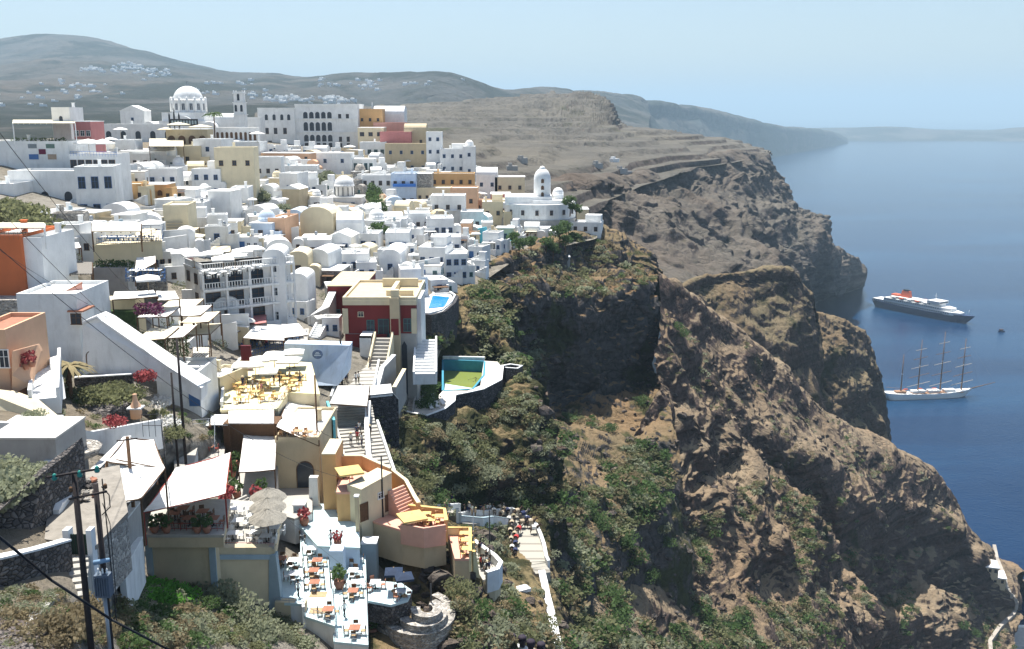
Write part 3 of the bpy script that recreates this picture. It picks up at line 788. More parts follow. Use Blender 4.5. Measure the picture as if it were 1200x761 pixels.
def stairs(p0, p1, w, n, mat, desc, name='staircase', side=None, sh=.9, group=None):
    """p0 bottom centre, p1 top centre"""
    p0 = Vector(p0); p1 = Vector(p1); d = p1 - p0; L = math.hypot(d.x, d.y)
    rz = math.atan2(d.y, d.x) - math.pi / 2
    r = empty(name, p0, rz); m = MB()
    for k in range(n):
        m.box(-w/2, w/2, L * k / n, L * (k + 1) / n + .05, min(0, d.z) - 1.5 , d.z * (k + (1 if d.z > 0 else 0)) / n)
    m.build('steps', mat, r)
    if side:
        for s in (-1, 1):
            q = MB(); q.yprism([(0, -1.5 + min(0, d.z)), (L, -1.5 + min(0, d.z)), (L, d.z + sh), (0, sh)], s * w / 2 - .15 + s * .15, s * w / 2 + .15 + s * .15); q.build('side_wall', side, r)
    say(r, desc, 'staircase', group, at=(p0 + p1) / 2); return r
# tables and chairs
def make_table(mat, cloth=None, round_=False, desc=''):
    r = empty('table'); t = MB()
    if round_: t.lathe([(.55, .72), (.55, .76)], 12)
    else: t.box(-.5, .5, -.5, .5, .72, .76)
    t.build('tabletop', cloth or mat, r)
    l = MB(); l.tube((0, 0, 0), (0, 0, .72), .05); l.box(-.3, .3, -.04, .04, 0, .05); l.box(-.04, .04, -.3, .3, 0, .05); l.build('leg', BLACK, r)
    return r
def make_chair(mat, mat2=None):
    r = empty('chair'); s = MB(); s.box(-.22, .22, -.22, .22, .43, .48); s.build('seat', mat2 or mat, r)
    b = MB(); b.box(-.22, .22, .19, .23, .6, .95); b.box(-.22, -.18, .19, .23, .48, .6); b.box(.18, .22, .19, .23, .48, .6); b.build('backrest', mat, r)
    for x in (-.19, .19):
        for y in (-.19, .19):
            l = MB(); l.box(x - .025, x + .025, y - .025, y + .025, 0, .43); l.build('leg', mat, r)
    return r
_protos = {}
def place(key, make, loc, rz, desc, cat, group=None):
    if key not in _protos:
        o = make(); _protos[key] = o
    else: o = copy_tree(_protos[key])
    o.location = loc; o.rotation_euler = (0, 0, rz)
    say(o, desc, cat, group); return o
def dining(loc, key, top, chair, tdesc, cdesc, group, n=4, rz=0, seat=None, round_=False):
    loc = Vector(loc)
    place('t' + key, lambda: make_table(top, round_=round_), loc, rz, tdesc, 'table', group + ' tables')
    for k in range(n):
        a = rz + 2 * math.pi * k / n + random.uniform(-.15, .15)
        p = loc + Vector((math.cos(a), math.sin(a), 0)) * .78
        place('c' + key, lambda: make_chair(chair, seat), p, a - math.pi / 2, cdesc, 'chair', group + ' chairs')
def pot_plant(loc, s=1.0, flowers=False, desc='potted plant'):
    r = empty('potted_plant', loc); m = MB(); m.lathe([(.18 * s, 0), (.3 * s, .3 * s), (.28 * s, .5 * s), (.2 * s, .5 * s)], 9); m.build('pot', TILE, r)
    f = MB(); leaf_cloud(f, (0, 0, .85 * s), (.4 * s, .4 * s, .45 * s), 70, .14 * s, random.randint(0, 999)); f.build('foliage', FLOWER if flowers else LEAF, r)
    say(r, desc, 'potted plant'); return r
def leaf_cloud(m, c, r, n, size, seed, mi=0, shell=.55):
    rnd = random.Random(seed)
    for _ in range(n):
        while True:
            x, y, z = rnd.uniform(-1, 1), rnd.uniform(-1, 1), rnd.uniform(-1, 1)
            q = x * x + y * y + z * z
            if shell * shell < q < 1: break
        p = Vector((c[0] + x * r[0], c[1] + y * r[1], c[2] + z * r[2]))
        a = Vector((rnd.gauss(0, 1), rnd.gauss(0, 1), rnd.gauss(0, 1))).normalized(); b = a.orthogonal().normalized()
        s = size * rnd.uniform(.6, 1.3)
        m.add([tuple(p - a * s), tuple(p + b * s * .6), tuple(p + a * s), tuple(p - b * s * .6)], [(0, 1, 2, 3)], mi)
def tree(loc, h=5, r=2, desc='bushy green tree', mat=None, seed=1, name='tree', n=900, leaf=.28, cat='tree', group=None):
    e = empty(name, loc); t = MB(); rnd = random.Random(seed)
    t.tube((0, 0, -1), (.1, 0, h * .5), .18, .1, 7)
    cl = []
    for k in range(7):
        a = rnd.uniform(0, 6.3); q = (math.cos(a) * r * rnd.uniform(.2, .6), math.sin(a) * r * rnd.uniform(.2, .6), h * rnd.uniform(.55, .95)); t.tube((.05, 0, h * .4), q, .07, .02, 5); cl.append(q)
    t.build('trunk', BROWN, e)
    c = MB()
    for k, q in enumerate(cl): leaf_cloud(c, q, (r * .55, r * .55, h * .2), n // 7, leaf, seed * 10 + k, shell=.3)
    c.build('crown', mat or LEAF, e); say(e, desc, cat, group, at=(loc[0], loc[1], loc[2] + h * .6)); return e
def palm(loc, h=6, r=2.2, desc='palm tree', mat=None, seed=1):
    e = empty('palm_tree', loc); t = MB(); t.tube((0, 0, -1), (.1, 0, h * .6), .26, .2, 8); t.tube((.1, 0, h * .6), (.15, 0, h), .2, .17, 8); t.build('trunk', BROWN, e)
    c = MB(); rnd = random.Random(seed)
    for k in range(26):
        a = rnd.uniform(0, 6.3); up = rnd.uniform(-.2, 1.0); pr = []
        for s in range(6):
            t_ = s / 5; pr.append(Vector((.15 + math.cos(a) * r * t_, math.sin(a) * r * t_, h + up * r * (t_ - 1.1 * t_ * t_) - .25 * t_ * t_ * r)))
        sd = Vector((-math.sin(a), math.cos(a), 0)) * .22
        for s in range(5):
            w0 = (1 - abs(s / 5 - .4)) ; w1 = (1 - abs((s + 1) / 5 - .4)) if s < 4 else 0.05
            dz = Vector((0, 0, -.14))
            c.add([tuple(pr[s]), tuple(pr[s] + sd * w0 + dz * w0), tuple(pr[s + 1] + sd * w1 + dz * w1), tuple(pr[s + 1])], [(0, 1, 2, 3)])
            c.add([tuple(pr[s]), tuple(pr[s] - sd * w0 + dz * w0), tuple(pr[s + 1] - sd * w1 + dz * w1), tuple(pr[s + 1])], [(3, 2, 1, 0)])
    c.build('crown', mat or LEAF, e); say(e, desc, 'palm tree', at=(loc[0], loc[1], loc[2] + h)); return e

# ---------------------------------------------------------------- people and donkeys
def skinned(verts, edges, radii, root=0, sub=1):
    me = bpy.data.meshes.new('s'); me.from_pydata(verts, edges, []); o = bpy.data.objects.new('s', me); COL.objects.link(o)
    md = o.modifiers.new('k', 'SKIN'); sv = me.skin_vertices[0].data
    for i, r in enumerate(radii): sv[i].radius = (r, r) if not isinstance(r, tuple) else r
    sv[root].use_root = True
    if sub: o.modifiers.new('u', 'SUBSURF').levels = sub
    dg = bpy.context.evaluated_depsgraph_get(); dg.update()
    m2 = bpy.data.meshes.new_from_object(o.evaluated_get(dg)); bpy.data.objects.remove(o); return m2
def person_mesh(pose, top, bot):
    if pose == 'walk': f1, f2, a1, a2 = .22, -.2, -.2, .2
    elif pose == 'sit': f1 = f2 = .4; a1 = a2 = .2
    else: f1, f2, a1, a2 = .04, -.03, .03, -.02
    hz = .95 if pose != 'sit' else .5
    kn = hz - .47 if pose != 'sit' else .47
    v = [(0, 0, hz), (0, 0, hz + .25), (0, .0, hz + .48), (0, -.01, hz + .58), (0, -.02, hz + .72)]; r = [(.15, .11), (.14, .1), (.16, .1), .055, (.095, .115)]
    e = [(0, 1), (1, 2), (2, 3), (3, 4)]
    for s, f in ((-1, f1), (1, f2)):
        b = len(v)
        if pose == 'sit': v += [(s * .1, -.02, hz - .02), (s * .12, -.42, kn), (s * .12, -.42, .08), (s * .12, -.56, .03)]
        else: v += [(s * .1, 0, hz - .08), (s * .11, -f * .6, kn), (s * .11, -f + .05, .08), (s * .11, -f - .12, .03)]
        r += [.095, .065, .045, .04]; e += [(0, b), (b, b + 1), (b + 1, b + 2), (b + 2, b + 3)]
    for s, f in ((-1, a1), (1, a2)):
        b = len(v)
        v += [(s * .2, 0, hz + .46), (s * .25, -f * .5 + .03, hz + .18), (s * .24, -f - .05, hz - .06), (s * .24, -f - .09, hz - .14)]
        r += [.06, .042, .034, .032]; e += [(2, b), (b, b + 1), (b + 1, b + 2), (b + 2, b + 3)]
    me = skinned(v, e, r)
    me.materials.append(SKIN); me.materials.append(top); me.materials.append(bot)
    for p in me.polygons:
        c = p.center; p.use_smooth = True
        p.material_index = 0
        if c.z < hz + .02 and c.z > .1 and abs(c.x) < .22: p.material_index = 2
        elif hz < c.z < hz + .53 and (abs(c.x) < .22 or c.z > hz + .25): p.material_index = 1
        elif c.z <= .1: p.material_index = 2
    return me, hz
CLO = dict(white=paint('white_shirt', (.75, .74, .7)), black=paint('black_cloth', (.03, .03, .035)), blue=paint('blue_cloth', (.06, .12, .3)), red=paint('red_cloth', (.5, .05, .05)), beige=paint('beige_cloth', (.45, .36, .25)), pink=paint('pink_cloth', (.6, .25, .3)), khaki=paint('khaki_cloth', (.22, .19, .12)), navy=paint('navy_cloth', (.03, .04, .1)), green=paint('green_cloth', (.08, .2, .1)))
HAIR = [paint('dark_hair', (.02, .014, .01)), paint('brown_hair', (.09, .045, .02)), paint('straw_hat', (.6, .5, .3))]
_pm = {}
def person(loc, rz, pose='stand', top='white', bot='navy', hair=0, where='on the stairs', group=None):
    key = (pose, top, bot)
    if key not in _pm: _pm[key] = person_mesh(pose, CLO[top], CLO[bot])
    me, hz = _pm[key]
    o = bpy.data.objects.new('person', me); o.location = loc; o.rotation_euler = (0, 0, rz); link(o)
    h = MB()
    if hair == 2: h.lathe([(.22, .74), (.22, .76), (.11, .77), (.1, .87), (.02, .88)], 9, 0, -.02, hz)
    else: h.lathe([(.115, .70), (.125, .78), (.09, .86), (.02, .875)], 9, 0, .01, hz)
    if hair not in _pm: _pm[hair] = {}
    if hz not in _pm[hair]: q = h.build('x', HAIR[hair]); _pm[hair][hz] = q.data; bpy.data.objects.remove(q)
    q = bpy.data.objects.new('hat' if hair == 2 else 'hair', _pm[hair][hz]); link(q, o)
    say(o, f"{'seated' if pose == 'sit' else 'walking' if pose == 'walk' else 'standing'} person in {top} top {where}", 'person', group, at=(loc[0], loc[1], loc[2] + 1))
    return o
def donkey_mesh(mat):
    v = [(0, .55, 1.05), (0, .1, 1.0), (0, -.45, 1.08), (0, -.75, 1.3), (0, -.95, 1.55), (0, -1.2, 1.38), (0, -1.33, 1.25)]
    r = [(.24, .26), (.27, .29), (.22, .26), (.13, .17), (.11, .13), .085, .065]
    e = [(i, i + 1) for i in range(6)]
    for s in (-1, 1):
        b = len(v); v += [(s * .16, .55, .85), (s * .16, .45, .6), (s * .16, .62, .36), (s * .16, .58, .04)]; r += [.13, .07, .045, .05]; e += [(0, b), (b, b + 1), (b + 1, b + 2), (b + 2, b + 3)]
        b = len(v); v += [(s * .14, -.45, .8), (s * .14, -.43, .45), (s * .14, -.45, .04)]; r += [.1, .05, .05]; e += [(2, b), (b, b + 1), (b + 1, b + 2)]
        b = len(v); v += [(s * .07, -.93, 1.7), (s * .1, -.9, 1.88)]; r += [.035, .02]; e += [(4, b), (b, b + 1)]
    b = len(v); v += [(0, .82, 1.05), (0, .9, .6)]; r += [.03, .03]; e += [(0, b), (b, b + 1)]
    me = skinned(v, e, r); me.materials.append(mat)
    for p in me.polygons: p.use_smooth = True
    return me
DONK = [(donkey_mesh(paint('brown_donkey_coat', (.085, .05, .032), var=.3)), 'brown'), (donkey_mesh(paint('grey_donkey_coat', (.2, .18, .16), var=.3)), 'grey'), (donkey_mesh(paint('dark_donkey_coat', (.03, .022, .02), var=.3)), 'dark')]
_sad = None
def donkey(loc, rz, k, blanket='white', where='waiting on the cobbled path'):
    o = bpy.data.objects.new('donkey', DONK[k % 3][0]); o.location = loc; o.rotation_euler = (0, 0, rz); link(o)
    s = MB(); s.xprism([(-.33, .85), (-.3, 1.25), (-.12, 1.4), (.12, 1.4), (.3, 1.25), (.33, .85), (.36, .85), (.34, 1.28), (.14, 1.45), (-.14, 1.45), (-.34, 1.28), (-.36, .85)][::-1], -.3, .4)
    s.build('saddle', CLO[blanket], o)
    say(o, f"{DONK[k % 3][1]} donkey with {blanket} saddle {where}", 'donkey', 'donkeys waiting on the stairway', at=(loc[0], loc[1], loc[2] + 1))
# ---------------------------------------------------------------- near part of the town
W3 = lambda a, b, D: Vector(K(a, b, D))
LM.update({'red villa': (447, 395), 'galleried hotel': (258, 345), 'domed cathedral': (213, 125), 'arcaded hotel': (365, 150), 'burnt orange house': (25, 310), 'blue rendered wall': (375, 430), 'kidney of swimming pool deck': (545, 445), 'yellow terrace': (310, 445), 'ochre house': (435, 590), 'blue dining terrace': (400, 700), 'thatched umbrellas': (315, 600), 'red restaurant': (215, 600), 'twin poles': (122, 650), 'sloping wall': (140, 410), 'belfry church': (637, 215), 'domed chapel': (400, 215), 'blue balcony house': (468, 210), 'peach stair house': (30, 440), 'donkey stairway': (600, 620), 'hilltop hotel': (70, 190), 'infinity pool': (515, 355), 'ochre far house': (560, 260)})
LM['swimming pool'] = LM.pop('kidney of swimming pool deck')

def vwall(name, poly, D, thick, mat, desc=None, cat='wall', parent=None, group=None):
    """upright slab whose outline is a polygon of pixels at distance(s) D, with real thickness"""
    Ds = D if isinstance(D, (list, tuple)) else [D] * len(poly)
    pts = [W3(a, b, d) for (a, b), d in zip(poly, Ds)]; o = pts[0].copy() if parent is None else parent.location.copy()
    n = len(pts); m = MB()
    vs = [tuple(p - o) for p in pts] + [tuple(p - o + Vector((0, thick, 0))) for p in pts]
    m.add(vs, [(i, (i + 1) % n, n + (i + 1) % n, n + i) for i in range(n)] + [tuple(range(n)), tuple(range(2 * n - 1, n - 1, -1))])
    ob = m.build(name, mat, parent, loc=o if parent is None else None)
    if desc: say(ob, desc, cat, group, at=sum(pts, Vector()) / n)
    return ob

# --- white walls and stone walls at the lower left
def at(px, py, D): return W3(px, py, D)
def block(name, px0, px1, pt, pb, D, dep, mat, desc, cat, down=3, rz=0, capm=None, group=None):
    P = W3((px0 + px1) / 2, pb, D); h = K(0, pt, D)[2] - P.z; w = (px1 - px0) * pm(D, pb)
    m = MB(); m.box(-w/2, w/2, 0, dep, -down, h); r = empty(name, P, rz); m.build('masonry', mat, r)
    if capm: c = MB(); c.box(-w/2 - .08, w/2 + .08, -.08, dep + .08, h, h + .14); c.build('coping', capm, r)
    say(r, desc, cat, group, at=P + Vector((0, 0, h / 2))); return r, w, h
vwall('stone_retaining_wall', [(-60, 640), (-60, 600), (0, 598), (30, 570), (52, 546), (55, 560), (58, 632), (30, 650), (-60, 760)], [52, 52, 52, 55, 58, 58, 57, 54, 50], 5.5, STONE, 'tall dark stone retaining wall with grey scrub growing on top', 'stone wall')
wall([at(-60, 662, 46), at(0, 654, 47), at(40, 645, 49), at(78, 634, 52)], .5, .0, STONE, 'curved dark stone wall with white coping at the lower left', WHITE, 'stone_wall', 'stone wall', down=6.5)
wall([hit(22, 745), hit(42, 722), hit(64, 700)], .5, .15, GREYP, 'sloping pale concrete kerb below the dark stone wall', None, 'kerb', 'kerb', down=1)
wall([at(64, 600, 58), at(68, 592, 58.5), at(104, 560, 66)], .5, .0, WHITE, 'slanting pale white wall behind the twin power poles', WHITE, 'white_wall', 'wall', down=4.2)
block('gate_pillar', 76, 83, 622, 655, 53, .6, WHITE, 'white plastered gate post on the left of the green gate', 'gate post')
block('gate_pillar', 103, 109, 622, 652, 53, .6, WHITE, 'white plastered gate post on the right of the green gate', 'gate post')
g_ = empty('garden_gate', at(93, 650, 53.2)); q = MB(); q.box(-.5, .5, 0, .06, 0, 1.25); q.build('panel', paint('dark_green_gate', (.02, .05, .035)), g_)
q = MB(); [q.box(-.5 + k * .14, -.47 + k * .14, -.03, 0, 0, 1.3) for k in range(8)]; q.build('frame', BLACK, g_); say(g_, 'dark green metal gate at the top of rough steps', 'gate')
stairs(at(86, 702, 49.5), at(92, 652, 53), 1.25, 6, paint('old_concrete_steps', (.4, .38, .34), stain=.5, bmp=.6), 'rough whitewashed steps climbing to the green gate')
wall([at(113, 660, 60), at(122, 640, 62), at(160, 592, 74)], .6, .2, GREYP, 'rough grey wall with pale coping rising behind the power poles', WHITE2, 'garden_wall', 'wall', down=5)
wall([at(143, 672, 62), at(164, 635, 72)], .4, .3, WHITE2, 'short white wall leaning up to the wooden pole', WHITE, 'garden_wall', 'wall', down=3.5)
# rubble platform with building rubbish
deck([(52, 632), (60, 560), (140, 545), (150, 600), (112, 640)], K(0, 575, 62)[2], 4, paint('dusty_yard_floor', (.26, .235, .2), var=.25, stain=.6, bmp=.5), 'cluttered builders yard with pale floor behind the stone wall', edge=STONEL)
# --- twin poles
def pole(px, ytop, ybase, D, r_, desc, name='utility_pole', down=1.5, mat=None):
    P = W3(px, ybase, D); h = K(0, ytop, D)[2] - P.z
    e = empty(name, P); m = MB(); m.tube((0, 0, -down), (0, 0, h), r_, r_ * .8, 9); m.build('shaft', mat or DARKW, e); say(e, desc, 'pole', at=P + Vector((0, 0, h / 2))); return e, h
p1, h1 = pole(110, 553, 790, 42, .16, 'dark wooden power pole with two crossarms, left of the twin pair')
p2, h2 = pole(133, 567, 790, 42.4, .15, 'dark wooden power pole carrying the transformer side, right of the twin pair')
def crossarm(par, z, x0, x1, tilt, y=-.2):
    m = MB(); m.tube((x0, y, z - tilt), (x1, y, z + tilt), .055, n=6); o = m.build('crossarm', DARKW, par); return o
c = crossarm(p1, h1 - .0, -1.15, 1.15, .2); c = crossarm(p1, h1 - .12, -1.15, 1.15, .2, .2); crossarm(p1, h1 - 1.05, -.25, 1.5, .18); 
for x, z in ((-.8, -.25), (.35, -.1), (1.15, .12)):
    m = MB(); m.lathe([(.02, 0), (.1, .03), (.13, .12), (.08, .2), (.1, .26), (.03, .34)], 9, x, -.2, h1 + z - .1); m.build('insulator', paint('green_glass_insulator', (.03, .25, .2), rough=.2), p1)
for x, z in ((-.12, -.9), (1.45, -.75)):
    m = MB(); m.lathe([(.02, 0), (.09, .05), (.09, .2), (.03, .26)], 8, x, -.2, h1 + z); m.build('insulator', BROWN, p1)
m = MB(); m.path([(.3, -.1, h2 - .1), (.62, -.1, h2 - .5), (.62, -.1, h2 - 1.1), (.2, -.1, h2 - 1.5)], .025); m.path([(.28, .1, h2 + .2), (.34, .1, h2 - 7)], .03); m.path([(.2, .1, h2 - 1), (.45, .1, h2 - 2), (.42, .1, h2 - 6)], .02); m.build('wire', BLACK, p2)
tr = empty('transformer', W3(122, 690, 42.2)); m = MB(); m.box(-.34, .34, -.25, .25, -.35, .75); 
for k in range(6): m.box(-.3 + k * .11, -.26 + k * .11, -.31, -.25, -.25, .65)
m.build('tank', paint('blue_grey_transformer', (.10, .13, .17), rough=.5), tr)
for k in (-.2, 0, .2):
    m = MB(); m.lathe([(.05, 0), (.06, .08), (.03, .1), (.05, .18), (.02, .28)], 8, k, 0, .75); m.build('insulator', WHITE, tr)
m = MB(); m.tube((-.3, -.1, 1.35), (.4, -.1, 1.5), .13, .1, 8); m.build('lamp', paint('pale_blue_enamel', (.2, .32, .45)), tr)
m = MB(); m.tube((0, 0, -5), (0, 0, -.35), .09, n=7); m.build('pipe', METAL, tr)
say(tr, 'blue grey transformer box hung between the twin wooden poles', 'transformer')
m = MB(); _a = [W3(-30, 605, 20), W3(60, 680, 22), W3(130, 726, 23.5), W3(200, 763, 25), W3(260, 790, 26)]; m.path([tuple(p - _a[0]) for p in _a], .035, 6)
say(m.build('cable', BLACK, loc=_a[0]), 'thick black cable slanting across the lower left corner', 'cable', at=_a[1])
def cable(a, b, sag, desc, r_=.02):
    a, b = Vector(a), Vector(b); pts = []
    for k in range(17): t = k / 16; p = a.lerp(b, t); p.z -= sag * 4 * t * (1 - t); pts.append(tuple(p - a))
    m = MB(); m.path(pts, r_, 4); say(m.build('cable', BLACK, loc=a), desc, 'cable', at=(a + b) / 2)
p3, h3 = pole(166, 512, 706, 72, .17, 'tall wooden pole standing in front of the beige retaining wall', mat=BROWN)
m = MB(); m.tube((-.8, -.1, h3 - .3), (.8, -.1, h3 - .1), .06); m.build('crossarm', DARKW, p3)
p4, h4 = pole(217, 397, 530, 100, .16, 'tall dark pole beside the narrow alley above the lower tents')
p4b, _ = pole(208, 437, 535, 98, .13, 'shorter dark pole leaning beside the tall alley pole')
p5, h5 = pole(401, 388, 455, 140, .17, 'dark pole standing in front of the blue rendered wall')
p6, h6 = pole(449, 535, 612, 102, .1, 'thin black pole at the corner of the ochre stepped house', mat=BLACK)
p7, h7 = pole(507, 684, 800, 88, .1, 'thin black lamp pole by the stone spiral garden', mat=BLACK)
p8, h8 = pole(574, 598, 700, 128, .1, 'thin black pole in front of the waiting crowd', mat=BLACK)
p9, h9 = pole(555, 605, 668, 128, .07, 'thin pole beside the small yellow deck', mat=METAL)
p10, _ = pole(374, 440, 560, 112, .13, 'wooden pole at the corner of the white terrace stairs', mat=BROWN)
p11, _ = pole(592, 618, 655, 165, .07, 'thin dark post among the waiting donkeys', mat=BLACK)
cable(W3(-20, 130, 46), W3(217, 398, 100), 1.2, 'black overhead cable running from the upper left to the tall alley pole')
cable(W3(-20, 225, 46), W3(208, 438, 98), .8, 'black overhead cable passing in front of the burnt orange house')
cable(W3(-20, 275, 44), W3(401, 560, 100), 2.0, 'long black overhead cable sweeping down to the terraces', .02)
cable(W3(-20, 30 + 250, 60), W3(217, 402, 100), 1.0, 'thin overhead cable above the sloping white wall', .015)
cable(W3(217, 400, 100), W3(449, 536, 102), 1.5, 'thin overhead cable over the yellow floored terrace', .015)
cable(W3(290, 560, 99), W3(440, 690, 88), .8, 'thin cable crossing above the pale blue dining terrace', .015)

# --- white sail canopies by the pole, lattice fence
awning([W3(118, 590, 62), W3(165, 583, 66), W3(193, 548, 74), W3(125, 535, 72)], K(0, 640, 66)[2], 'white sail canopy nearest the twin power poles', sag=.5)
awning([W3(125, 540, 70), W3(193, 548, 76), W3(180, 515, 84), W3(148, 512, 82)], K(0, 610, 76)[2], 'upper white sail canopy behind the low one', sag=.4)
wall([W3(106, 560, 68), W3(150, 515, 84)], .5, .2, WHITE2, 'slanting white parapet behind the white sail canopies', WHITE, 'parapet_wall', 'wall', down=3)
rail([W3(168, 512, 88), W3(190, 512, 88), W3(194, 545, 80)], 2.2, BLACK, 'black iron lattice fence behind the white sail canopy', step=.5)
# --- big white awning restaurant with red posts, beige retaining walls
zR = K(0, 622, 80)[2]
deck([(172, 627), (262, 627), (270, 585), (180, 585)], zR, 1.2, PAVE, 'shaded restaurant floor under the big white awning', edge=SAND)
awning([W3(168, 600, 77), W3(264, 578, 80.5), W3(270, 530, 93), W3(206, 548, 90)], zR, 'big white awning over the red posted restaurant', postm=REDW, sag=.35)
rail([W3(176, 626, 80), W3(262, 626, 80)], 1.0, REDW, 'red wooden railing of the restaurant under the big awning', step=.5)
for k in range(5): umb_ = 0
for (a, b, c_) in ((190, 614, 82), (205, 606, 85), (222, 612, 83), (238, 604, 86), (250, 612, 83), (215, 600, 88)):
    P = onz(a, b + 4, zR); dining(P, 'rest', TILE, BROWN, 'brown table in the shade of the big awning', 'brown chair under big awning', 'shaded restaurant', 3, seat=TILE)
for (a, seed) in ((182, 1), (196, 3), (243, 2), (232, 5)): pot_plant(onz(a, 624, zR) + Vector((0, -.1, .0)), 1.3, desc='potted green plant at railing')
def panelwall(name, px0, px1, pt, pb, D, desc):
    P = W3((px0 + px1) / 2, pb, D); h = K(0, pt, D)[2] - P.z; w = (px1 - px0) * pm(D, pb)
    r = empty(name, P); m = MB(); m.box(-w/2, w/2, 0, 1.0, -3, h); m.build('panel', SAND, r)
    f = MB(); t = .55
    f.box(-w/2, -w/2 + t, -.18, 0, -3, h - .5); f.box(w/2 - t, w/2, -.18, 0, -3, h - .5); f.box(-w/2, w/2, -.2, 0, h - .5, h); f.build('frame', BLUEGR, r)
    say(r, desc, 'retaining wall', at=P + Vector((0, 0, h / 2))); return r
panelwall('retaining_wall', 175, 256, 627, 692, 79.8, 'beige retaining wall framed in blue grey under the restaurant')
vwall('retaining_wall', [(256, 642), (322, 642), (322, 712), (256, 700)], [81, 84, 84, 81], .8, SAND, 'beige retaining wall below the thatched umbrella terrace', 'retaining wall')
vwall('wall_trim', [(256, 651), (318, 651), (318, 656), (256, 656)], [80.8, 83.7, 83.7, 80.8], .15, BLUEGR, 'horizontal blue grey band on the beige wall below the thatched umbrellas', 'wall band')
vwall('wall_buttress', [(315, 651), (323, 651), (330, 712), (350, 745), (315, 745)], 83.6, .9, BLUEGR, 'blue grey corner buttress at the right end of the beige wall', 'buttress')
vwall('retaining_wall', [(322, 706), (358, 707), (360, 745), (395, 775), (322, 775)], 83.2, .8, SAND, 'low beige wall under the left pale blue terrace', 'retaining wall')
# green slope hedge
# --- thatched umbrella terrace
zT = K(0, 640, 84)[2]
deck([(258, 640), (321, 641), (330, 590), (264, 585)], zT, 2, PAVE, 'pale floored terrace beneath the thatched umbrellas', edge=SAND)
for i, (a, b) in enumerate(((316, 577 + 26), (315, 590 + 26), (315, 604 + 26))):
    thatch(onz(a, b + 4, zT), 1.75, 2.3, ['rearmost grey thatched umbrella of the three', 'middle grey thatched umbrella of the three', 'front grey thatched umbrella of the three'][i])
for i, (a, b) in enumerate(((273, 633), (279, 618), (275, 604), (300, 632), (312, 636), (322, 626), (297, 612))):
    dining(onz(a, b, zT), 'thw', WHITE, WHITE, 'white table on the thatched umbrella terrace', 'white chair near thatched umbrellas', 'thatched terrace', 3)
rail([W3(258, 640, 83.6), W3(321, 641, 84.2)], .35, PINK, 'low pink edging rail of the thatched umbrella terrace', step=9)
# --- pale blue terraces
z1, z2, z3 = 205.8, 204.9, 204.0
_, e1 = deck([(322, 706), (356, 708), (352, 655), (322, 655)], z1, 3, BLUEF, 'leftmost pale blue terrace level', edge=WHITE2)
_, e2 = deck([(356, 722), (393, 734), (386, 654), (378, 600), (352, 600), (352, 655)], z2, 3, BLUEF, 'middle pale blue terrace level with brown doormats', edge=WHITE2)
_, e3 = deck([(391, 752), (432, 756), (428, 640), (384, 640)], z3, 3, BLUEF, 'lowest pale blue terrace reaching the frame bottom', edge=WHITE2)
_, e4 = deck([(372, 640), (422, 642), (420, 590), (360, 590), (350, 615)], z2 + 1.3, 2.6, BLUEF, 'raised pale terrace behind the lower blue levels', edge=BLUEW)
for a, b, n_ in ((e1[0], e1[1], 'first'), (e2[0], e2[1], 'second'), (e3[0], e3[1], 'third')): pass
def nearpts(px): return [onz(a, b, z_) for a, b, z_ in px]
rail(nearpts([(356, 722, z2), (393, 734, z2), (391, 700, z2)]), .95, METAL, 'grey metal railing round the middle blue terrace')
rail(nearpts([(392, 752, z3), (432, 756, z3), (430, 700, z3)]), .95, METAL, 'grey metal railing round the lowest blue terrace')
rail(nearpts([(322, 706, z1), (356, 708, z1)]), .5, METAL, 'low railing on the leftmost blue terrace edge')
wall(nearpts([(352, 657, z2), (356, 722, z2)]), .25, .9, WHITE, 'white low wall between the left and middle blue terraces', None, 'low_wall', 'wall')
wall(nearpts([(386, 657, z3), (389, 700, z3)]), .2, .9, WHITE, 'white low wall between the middle and lowest blue terraces', None, 'low_wall', 'wall')
for i, (a, b, z_, k) in enumerate(((344, 664, z1, 'w'), (345, 680, z1, 'w'), (368, 676, z2, 'o'), (372, 664, z2, 'o'), (385, 722, z2, 'o'), (416, 744, z3, 'o'), (414, 700, z3, 'o'), (414, 676, z3, 'w'), (330, 662, z1, 'o'), (415, 660, z3, 'w'), (366, 650, z2, 'w'), (375, 640, z2, 'w'), (369, 690, z2, 'o'), (417, 690, z3, 'w'), (362, 632, z2, 'w'), (372, 622, z2, 'w'))):
    top = TILE if k == 'o' else WHITE
    dining(onz(a, b, z_), 'blue' + k, top, BROWN, f"{'orange topped' if k == 'o' else 'white'} table on the pale blue terraces", f"brown chair by {'an orange' if k == 'o' else 'a white'} table", 'blue terrace', 4, seat=PALEW if k == 'o' else WHITE)
for i, (a, b) in enumerate(((373, 697), (373, 716))):
    P = onz(a, b, z2); m = MB(); m.box(-.8, .8, -.55, .55, .0, .03); say(m.build('floor_mat', PALEW, loc=P + Vector((0, 0, .004))), ['upper brown mat lying on the middle blue terrace', 'lower brown mat lying on the middle blue terrace'][i], 'mat')
for a, b, s_, dd in ((398, 690, 1.9, 'big brown urn plant on the lowest blue terrace'), (357, 616, 1.7, 'tall red flowering pot beside the pale terrace'), (396, 640, 1.4, 'brown pot near the railing of the raised terrace')): pot_plant(onz(a, b, z3 if b > 650 else z2 + 1.3), s_, b < 650, dd)
